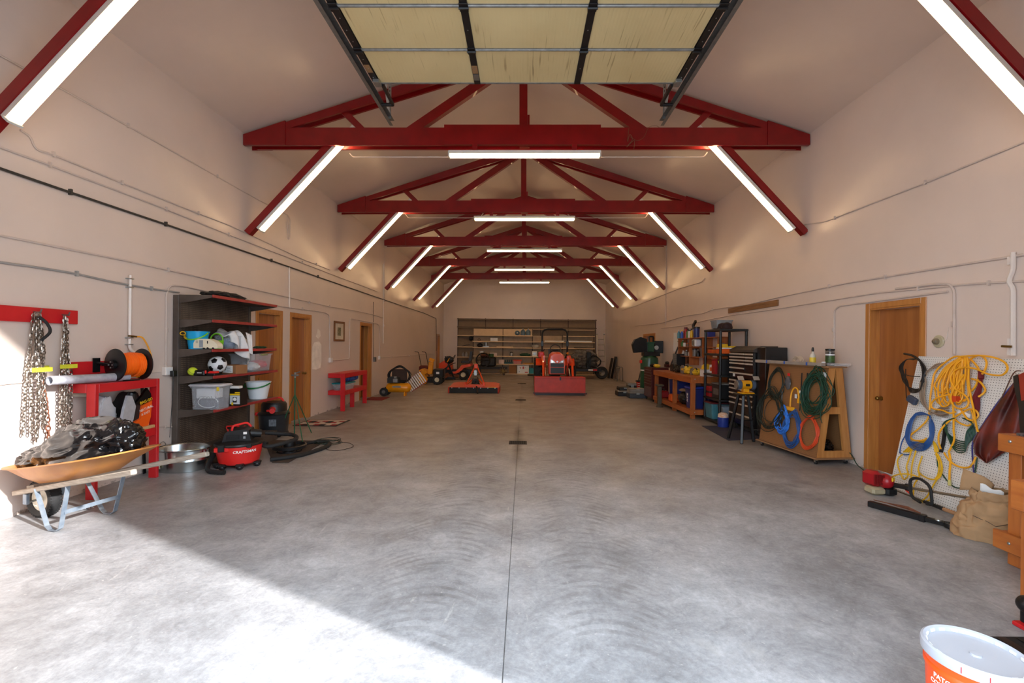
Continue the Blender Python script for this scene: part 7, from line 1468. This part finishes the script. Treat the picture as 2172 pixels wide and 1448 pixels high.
# maroon tool chest, green compressor
t = thing('rolling_tool_chest', 'maroon rolling tool chest beyond the workbench', 'tool chest', (3.92, 13.5, 0)); m_mar = M('dark_maroon_enamel', (70, 16, 18), .35)
O('cabinet', MB().b2(-.24, .24, -.42, .42, .10, .98, bev=.008), m_mar, t)
for k in range(6): d_ = O('drawer', MB().b2(-.252, -.241, -.38, .38, .92-(k+1)*.08, .92-k*.08-.008, bev=.002), m_mar, t); O('handle', MB().b2(-.262, -.253, -.36, .36, .91-k*.08-.012, .91-k*.08, bev=.002), m_galv, d_)
O('lower_door', MB().b2(-.25, -.241, -.38, .38, .14, .42, bev=.003), M('grey_maroon_door', (84, 60, 60), .5), t)
for sx in (-.18, .18):
    for sy in (-.36, .36): O('caster', MB().cyl((sx-.015, sy, .05), (sx+.015, sy, .05), .05, n=14), m_rub, t)
t = thing('tool_box', 'long maroon toolbox full of small tools on the workbench end', 'toolbox', (4.18, 13.3, .985)); O('box', MB().b2(-.10, .36, -.15, .15, -.0, .11, bev=.01) if False else MB().b2(-.04, .03, -.15, .15, 0, .10, bev=.01), m_mar, t); O('tools', blob((0, 0, .13), (.05, .14, .05), 7, .4, 3, 20, 12), m_blk, t)
T('yellow_drill', MB().b2(3.8, 3.95, 13.15, 13.4, .981, 1.08, bev=.03), cm('yellow'), 'yellow tool on top of the maroon rolling chest', 'power tool'); T('black_tool', blob((3.92, 13.66, 1.03), (.14, .16, .05), 5, .3, 3, 22, 12), m_blk, 'black tool on the far end of the maroon rolling chest', 'power tool')
t = thing('vertical_compressor', 'tall green upright tank compressor beyond the maroon tool chest', 'air compressor', (4.10, 14.9, 0)); m_gcomp = M('compressor_green', (36, 80, 58), .28, var=.08)
O('tank', MB().lathe([(.18, 0), (.20, .10), (.275, .16), (.285, .22), (.285, 1.14), (.27, 1.22), (.18, 1.30), (0, 1.33)], 32), m_gcomp, t); O('rating_plate', MB().lathe([(.287, .80), (.287, .84), (.2865, .84)], 32), m_wht, t); O('saddle', MB().b2(-.22, .3, -.18, .18, 1.28, 1.42, bev=.01), m_blkm, t)
O('pump', MB().b2(-.08, .12, -.14, .12, 1.42, 1.72, bev=.02), m_gcomp, t); O('cooling_fin', MB().b2(-.10, .14, -.16, .14, 1.70, 1.745, bev=.01), m_gcomp, t); O('filter', MB().cyl((.18, -.1, 1.56), (.18, -.18, 1.56), .07, n=16), m_galv, t)
O('belt_guard', MB().prism([(-.50, 1.38), (-.56, 1.66), (-.48, 1.82), (-.30, 1.90), (-.10, 1.84), (-.05, 1.42)], 'y', -.04, .16), m_blkm, t); O('motor', MB().b2(.16, .45, .0, .2, 1.38, 1.78, bev=.01), m_blkm, t); O('pressure_switch', MB().b2(-.33, -.26, -.12, -.02, 1.05, 1.15, bev=.01), m_vred, t); O('pipe', MB().tube(fillet([(-.02, 0, 1.74), (-.02, 0, 1.92), (.14, .05, 1.92), (.14, .05, 1.7)], .05), .03, 8), m_blkm, t)
t = thing('push_broom', 'black-headed squeegee leaning on the wall behind the workbench', 'squeegee', (4.5, 13.2, KZ)); O('handle', MB().cyl((4.25, 13.25, .99), (4.50, 13.05, 1.82), .022, n=8), m_blk, t, world=True); O('head', MB().cyl((4.50, 12.82, 1.80), (4.50, 13.28, 1.83), .03, n=8), m_blk, t, world=True)
T('wood_offcut', MB().bar((4.38, 13.05, .985), (4.54, 12.98, 1.62), .14, .025, up=(1, 0, 0)), M('salmon_timber', (196, 120, 90), .6), 'salmon timber board leaning beside the squeegee', 'board')
T('push_pole', MB().cyl((4.18, 16.6, .33), (4.42, 16.6, 1.40), .022, n=8).b2(4.10, 4.26, 16.5, 16.7, .30, .36), m_blk, 'black pole standing on the striped block by the right wall', 'pole', kind='stuff')
t = thing('striped_block', 'red and white striped block on the floor by the right wall', 'block', (4.18, 16.5, 0)); O('block', MB().b2(-.08, .08, -.12, .12, 0, .30), m_pred, t)
for k in range(4): O('stripe', MB().b2(-.081, .081, -.122, -.1205, .03+k*.07, .055+k*.07), m_wht, t)
m_lid = M('grey_case_lid', (132, 126, 118), .5); m_cs = M('dark_blue_grey_case', (54, 60, 68), .5)
for k, (x_, y_, z_, w_, d_, h_, mb_, lb) in enumerate([(3.50, 14.15, 0, .52, .42, .19, m_cs, 'grey-blue tool case nearest on the floor by the maroon chest'), (3.22, 14.75, 0, .42, .5, .17, m_blk, 'dark case on the floor behind the grey-blue one'), (3.50, 14.15, .191, .50, .40, .10, m_lid, 'pale-lidded case stacked on the grey-blue tool case'), (3.26, 14.8, .171, .40, .44, .11, m_blk, 'black case stacked at the back of the floor cases'), (3.58, 15.15, 0, .3, .3, .38, m_blk, 'black box standing behind the floor cases')]):
    t = thing('tool_case', lb, 'case', (x_, y_, z_)); O('body', MB().b2(-w_/2, w_/2, -d_/2, d_/2, 0, h_*.75, bev=.012), mb_, t); O('lid', MB().b2(-w_/2+.005, w_/2-.005, -d_/2+.005, d_/2-.005, h_*.76, h_, bev=.01), m_lid if k != 3 else m_blk, t); O('latch', MB().b2(-.05, .05, -d_/2-.008, -d_/2, h_*.6, h_*.85), m_galv, t)
# black plastic shelving
m_bps = M('black_resin_shelving', (24, 26, 28), .45); PX0, PX1, PY0, PY1 = 3.95, 4.53, 9.20, 10.02
t = thing('resin_shelving', 'black plastic five tier shelving unit between the workbench and black tool chest', 'shelving', (4.24, 9.6, 0)); PZ = [.08, .53, 1.03, 1.46, 1.97]
for z in PZ:
    O('shelf', MB().b2(PX0, PX1, PY0, PY1, z-.045, z, bev=.008), m_bps, t, world=True)
for x_ in (PX0+.03, PX1-.03):
    for y_ in (PY0+.03, PY1-.03):
        for a, b_ in zip([0]+PZ, PZ):
            if b_-a > .1: O('post', MB().cyl((x_, y_, a), (x_, y_, b_-.046), .027, n=12), m_bps, t, world=True)
def crate(x, y, z, w_, d_, h_, mat, label, name='box', cat='box', lid=None, lab=None):
    t = thing(name, label, cat, (x, y, z+.001)); O('body', MB().b2(-w_/2, w_/2, -d_/2, d_/2, 0, h_, bev=.006), mat, t)
    if lid: O('lid', MB().b2(-w_/2-.01, w_/2+.01, -d_/2-.01, d_/2+.01, h_, h_+.025, bev=.006), lid, t)
    if lab: O('label', MB().b2(-w_/2-.0015, -w_/2-.0005, -d_*.35, d_*.35, h_*.25, h_*.7), lab, t)
    return t
m_teal = M('dusty_teal_tote', (62, 118, 130), .45)
t = thing('storage_tote', 'dusty teal tote with a maroon lid on the bottom of the black shelving', 'storage bin', (4.16, 9.77, .081)); O('shell', tapered_bin((0, 0, 0), .40, .38, .31, .88), m_teal, t); O('lid', MB().b2(-.22, .22, -.21, .21, .31, .345, bev=.012), M('maroon_lid', (96, 30, 36), .5), t)
t = thing('storage_tote', 'clear tote beside the teal one on the bottom of the black shelving', 'storage bin', (4.27, 9.42, .081)); O('shell', tapered_bin((0, 0, 0), .40, .26, .29, .88), M('cloudy_plastic', (150, 160, 170), .3, alpha=.6), t); O('contents', MB().b2(-.17, -.02, -.09, .09, .01, .20, bev=.01), m_wht, t)
t = thing('drink_cooler', 'bright blue cooler jug with an orange-white top by the black tool chest', 'cooler', (3.985, 9.08, 0)); O('body', MB().lathe([(0, 0), (.10, 0), (.105, .02), (.105, .20), (0, .20)], 22), cm('royal'), t); O('top', MB().lathe([(.10, .20), (.095, .26), (.05, .29), (0, .29)], 20), M('amber_white_top', (220, 150, 90), .4, rgb2=(230, 220, 210), scale=20), t)
t = crate(4.15, 9.84, .53, .34, .2, .22, cm('red'), 'red and black tool bag on the second tier of the black shelving', 'tool_bag', 'tool bag'); O('black_band', MB().b2(-.175, .175, -.105, .105, .08, .12), m_blk, t)
crate(4.22, 9.50, .53, .42, .40, .29, m_blk, 'large black case on the second tier of the black shelving', 'tool_case', 'case', lid=cm('grey'), lab=m_gpipe)
crate(4.12, 9.55, 1.03, .30, .17, .29, cm('red'), 'tall red box on the middle tier of the black shelving', lid=cm('red')); crate(4.20, 9.84, 1.03, .3, .22, .18, m_wht, 'white carton on the far end of the middle tier', lab=cm('orange'))
t = crate(4.22, 9.33, 1.03, .42, .22, .32, m_blk, 'black box with a lime triangle on the middle tier'); O('triangle', MB().prism([(-.09, .28), (.09, .28), (-.07, .12)], 'x', -.213, -.211), cm('lime'), t)
crate(4.12, 9.85, 1.46, .2, .24, .08, cm('orange'), 'flat orange box at the far end of the fourth tier', lab=m_ocab); crate(4.1, 9.34, 1.46, .22, .22, .10, cm('orange'), 'orange and white box at the near end of the fourth tier', lid=m_wht)
t = crate(4.18, 9.62, 1.46, .06, .14, .22, cm('grey'), 'grey upright box with a blue tape ring before it', 'box'); O('tape_ring', MB().lathe([(.03, 0), (.055, 0), (.055, .03), (.03, .03), (.03, 0)], 20, (-.06, 0, .055), rot=Matrix.Rotation(R(90), 3, 'Y')), M('pale_blue_tape', (110, 170, 214), .5), t)
T('yellow_wedges', MB().prism([(9.25, 1.575), (9.46, 1.575), (9.46, 1.66), (9.32, 1.66)], 'x', 4.0, 4.16).b2(4.2, 4.36, 9.3, 9.46, 1.461, 1.62), cm('yellow'), 'yellow plastic wedges stacked on the fourth tier', 'wedge', kind='stuff')
T('safety_gloves', blob((4.15, 9.46, 1.53), (.07, .08, .07), 3, .3, 3, 22, 14, flat=-.065), m_blk, 'black and yellow gloves on the fourth tier', 'gloves')
t = thing('clear_bin', 'clear bin with a yellow tray in it on top of the black shelving', 'storage bin', (4.24, 9.80, 1.971)); O('shell', tapered_bin((0, 0, 0), .34, .34, .20), M('cloudy_plastic', (150, 160, 170), .3, alpha=.6), t); O('tray', tapered_bin((0, 0, .006), .28, .28, .10), cm('yellow'), t)
for k, y_ in enumerate((9.52, 9.33)): t = thing('welding_helmet', ['dark maroon cap on the black shelving top beside the clear bin', 'dark brown cap on the near end of the black shelving top'][k], 'cap', (4.15, y_, 1.971)); O('crown', MB().lathe([(.105, 0), (.11, .03), (.09, .10), (.04, .13), (0, .135)], 20), M('dark_cap_felt', (44, 22, 22), .8), t); O('peak', MB().prism([(-.20, .0), (-.08, -.09), (-.08, .09)], 'z', .0, .015), MATS['dark_cap_felt'], t)
# black tool chest
m_bch = M('black_tool_chest_enamel', (20, 16, 15), .28, var=.1); CX, CY0, CY1 = 4.11, 8.15, 9.12; m_hnd = M('brushed_drawer_trim', (196, 186, 174), .4, .15)
t = thing('tool_chest', 'tall black stacked tool chest with bright drawer handles against the right wall', 'tool chest', (4.33, 8.64, 0))
O('lower_cabinet', MB().b2(CX+.012, 4.55, CY0, CY1, .13, .99, bev=.006), m_bch, t, world=True); O('upper_cabinet', MB().b2(CX+.012, 4.55, CY0+.01, CY1-.01, 1.0, 1.50, bev=.006), m_bch, t, world=True)
O('lid', MB().prism([(CX, 1.505), (CX, 1.55), (CX+.14, 1.62), (4.55, 1.62), (4.55, 1.505)], 'y', CY0+.01, CY1-.01), M('worn_charcoal_lid', (70, 62, 56), .45), t, world=True)
def drawer(y0, y1, z0, z1):
    d = O('drawer', MB().b2(CX, CX+.012, y0, y1, z0, z1, bev=.002), m_bch, t, world=True); O('handle', MB().b2(CX-.014, CX, y0+.005, y1-.005, z1-.034, z1-.006, bev=.002), m_hnd, d, world=True)
ym = 8.48
for z0, z1 in ((1.43, 1.49), (1.37, 1.43), (1.31, 1.37), (1.22, 1.31), (1.13, 1.22)): drawer(ym+.01, CY1-.02, z0+.003, z1-.003)
for z0, z1 in ((1.43, 1.49), (1.37, 1.43), (1.31, 1.37), (1.20, 1.31)): drawer(CY0+.02, ym-.01, z0+.003, z1-.003)
drawer(CY0+.02, CY1-.02, 1.01, 1.12)
zs = [.98, .90, .82, .73, .64, .54, .34, .15]
for a, b_ in zip(zs, zs[1:]):
    drawer(ym+.01, CY1-.02, b_+.004, a-.004)
    if a <= .92: drawer(CY0+.02, ym-.01, b_+.004, a-.004)
for x_ in (4.2, 4.48):
    for y_ in (CY0+.1, CY1-.1): O('caster', MB().cyl((x_-.02, y_, .06), (x_+.02, y_, .06), .06, n=16), m_rub, t, world=True); O('caster_plate', MB().b2(x_-.04, x_+.04, y_-.04, y_+.04, .10, .13), m_galv, t, world=True)
O('side_locker', MB().b2(4.17, 4.55, 7.86, CY0-.005, .15, 1.60, bev=.008), m_bch, t, world=True)
O('locker_recess', MB().b2(4.26, 4.46, 7.852, 7.859, 1.30, 1.45, bev=.004), m_rub, t, world=True); O('side_handle', MB().tube(fillet([(4.22, 7.85, 1.22), (4.22, 7.82, 1.24), (4.44, 7.82, 1.24), (4.44, 7.85, 1.22)], .02), .009, 6), m_blkm, t, world=True); O('warning_label', MB().b2(4.30, 4.37, 7.857, 7.8595, .93, 1.0), M('yellow_blue_label', (210, 190, 60), .5, rgb2=(60, 80, 150), scale=30), t, world=True)
O('sticker', MB().b2(CX-.002, CX-.0005, 8.86, 8.95, 1.03, 1.09), m_wht, t, world=True)
q_ = [P(1488, 903, z=.003), P(1545, 934, z=.003), P(1628, 930, z=.003), P(1560, 903, z=.003)]
T('blue_mat', MB().add([v for v in q_]+[v+Vector((0, 0, .006)) for v in q_], [(0, 1, 2, 3), (7, 6, 5, 4), (0, 4, 5, 1), (1, 5, 6, 2), (2, 6, 7, 3), (3, 7, 4, 0)]), M('dark_blue_mat', (48, 48, 66), .9), 'dark blue floor mat in front of the black tool chest', 'mat')
t = thing('grinder_stand', 'black three-legged stand carrying the yellow bench grinder', 'stand', (3.72, 7.68, 0))
for a in ((3.57, 7.93), (3.61, 7.52), (3.90, 7.70)): c = Vector(a).to_3d(); O('leg', MB().bar((a[0], a[1], .0), (3.75+(a[0]-3.75)*.35, 7.74+(a[1]-7.74)*.35, .79), .045, .045, bev=.006), m_blkm, t, world=True)
O('top_plate', MB().b2(3.62, 3.90, 7.60, 7.88, .79, .81, bev=.004), m_blkm, t, world=True); O('lower_shelf', MB().b2(3.68, 3.86, 7.64, 7.86, .36, .375), m_blkm, t, world=True)
t = thing('bench_grinder', 'yellow and slate double-wheeled bench grinder on the black stand', 'bench grinder', (3.76, 7.72, .81)); m_gy = M('grinder_yellow', (226, 158, 20), .4); m_slt = M('slate_guard', (70, 84, 104), .45)
O('base', MB().b2(-.10, .12, -.09, .09, .0, .025, bev=.008).b2(-.05, .05, -.05, .05, .025, .09, bev=.01), m_gy, t); O('motor', MB().cyl((-.08, 0, .15), (.08, 0, .15), .075, n=22), m_gy, t); O('nameplate', MB().b2(-.03, .04, -.078, -.074, .13, .17), m_blk, t)
for s_ in (-1, 1): g_ = O('wheel_guard', MB().cyl((s_*.09, 0, .15), (s_*.14, 0, .15), .085, n=22), m_slt, t); O('grinding_wheel', MB().cyl((s_*.14, 0, .15), (s_*.165, 0, .15), .07, n=20), m_rub if s_ > 0 else m_galv, g_); O('eye_shield', MB().box((s_*.13, -.10, .27), (.10, .004, .08), Matrix.Rotation(R(-40), 3, 'X')), M('smeared_shield', (176, 164, 150), .3, alpha=.75), t)
T('foil_scrap', blob((4.12, 7.50, .05), (.05, .05, .05), 3, .5, 3, 18, 10, flat=-.045), m_galv, 'crumpled silver foil on the floor behind the grinder stand', 'scrap')
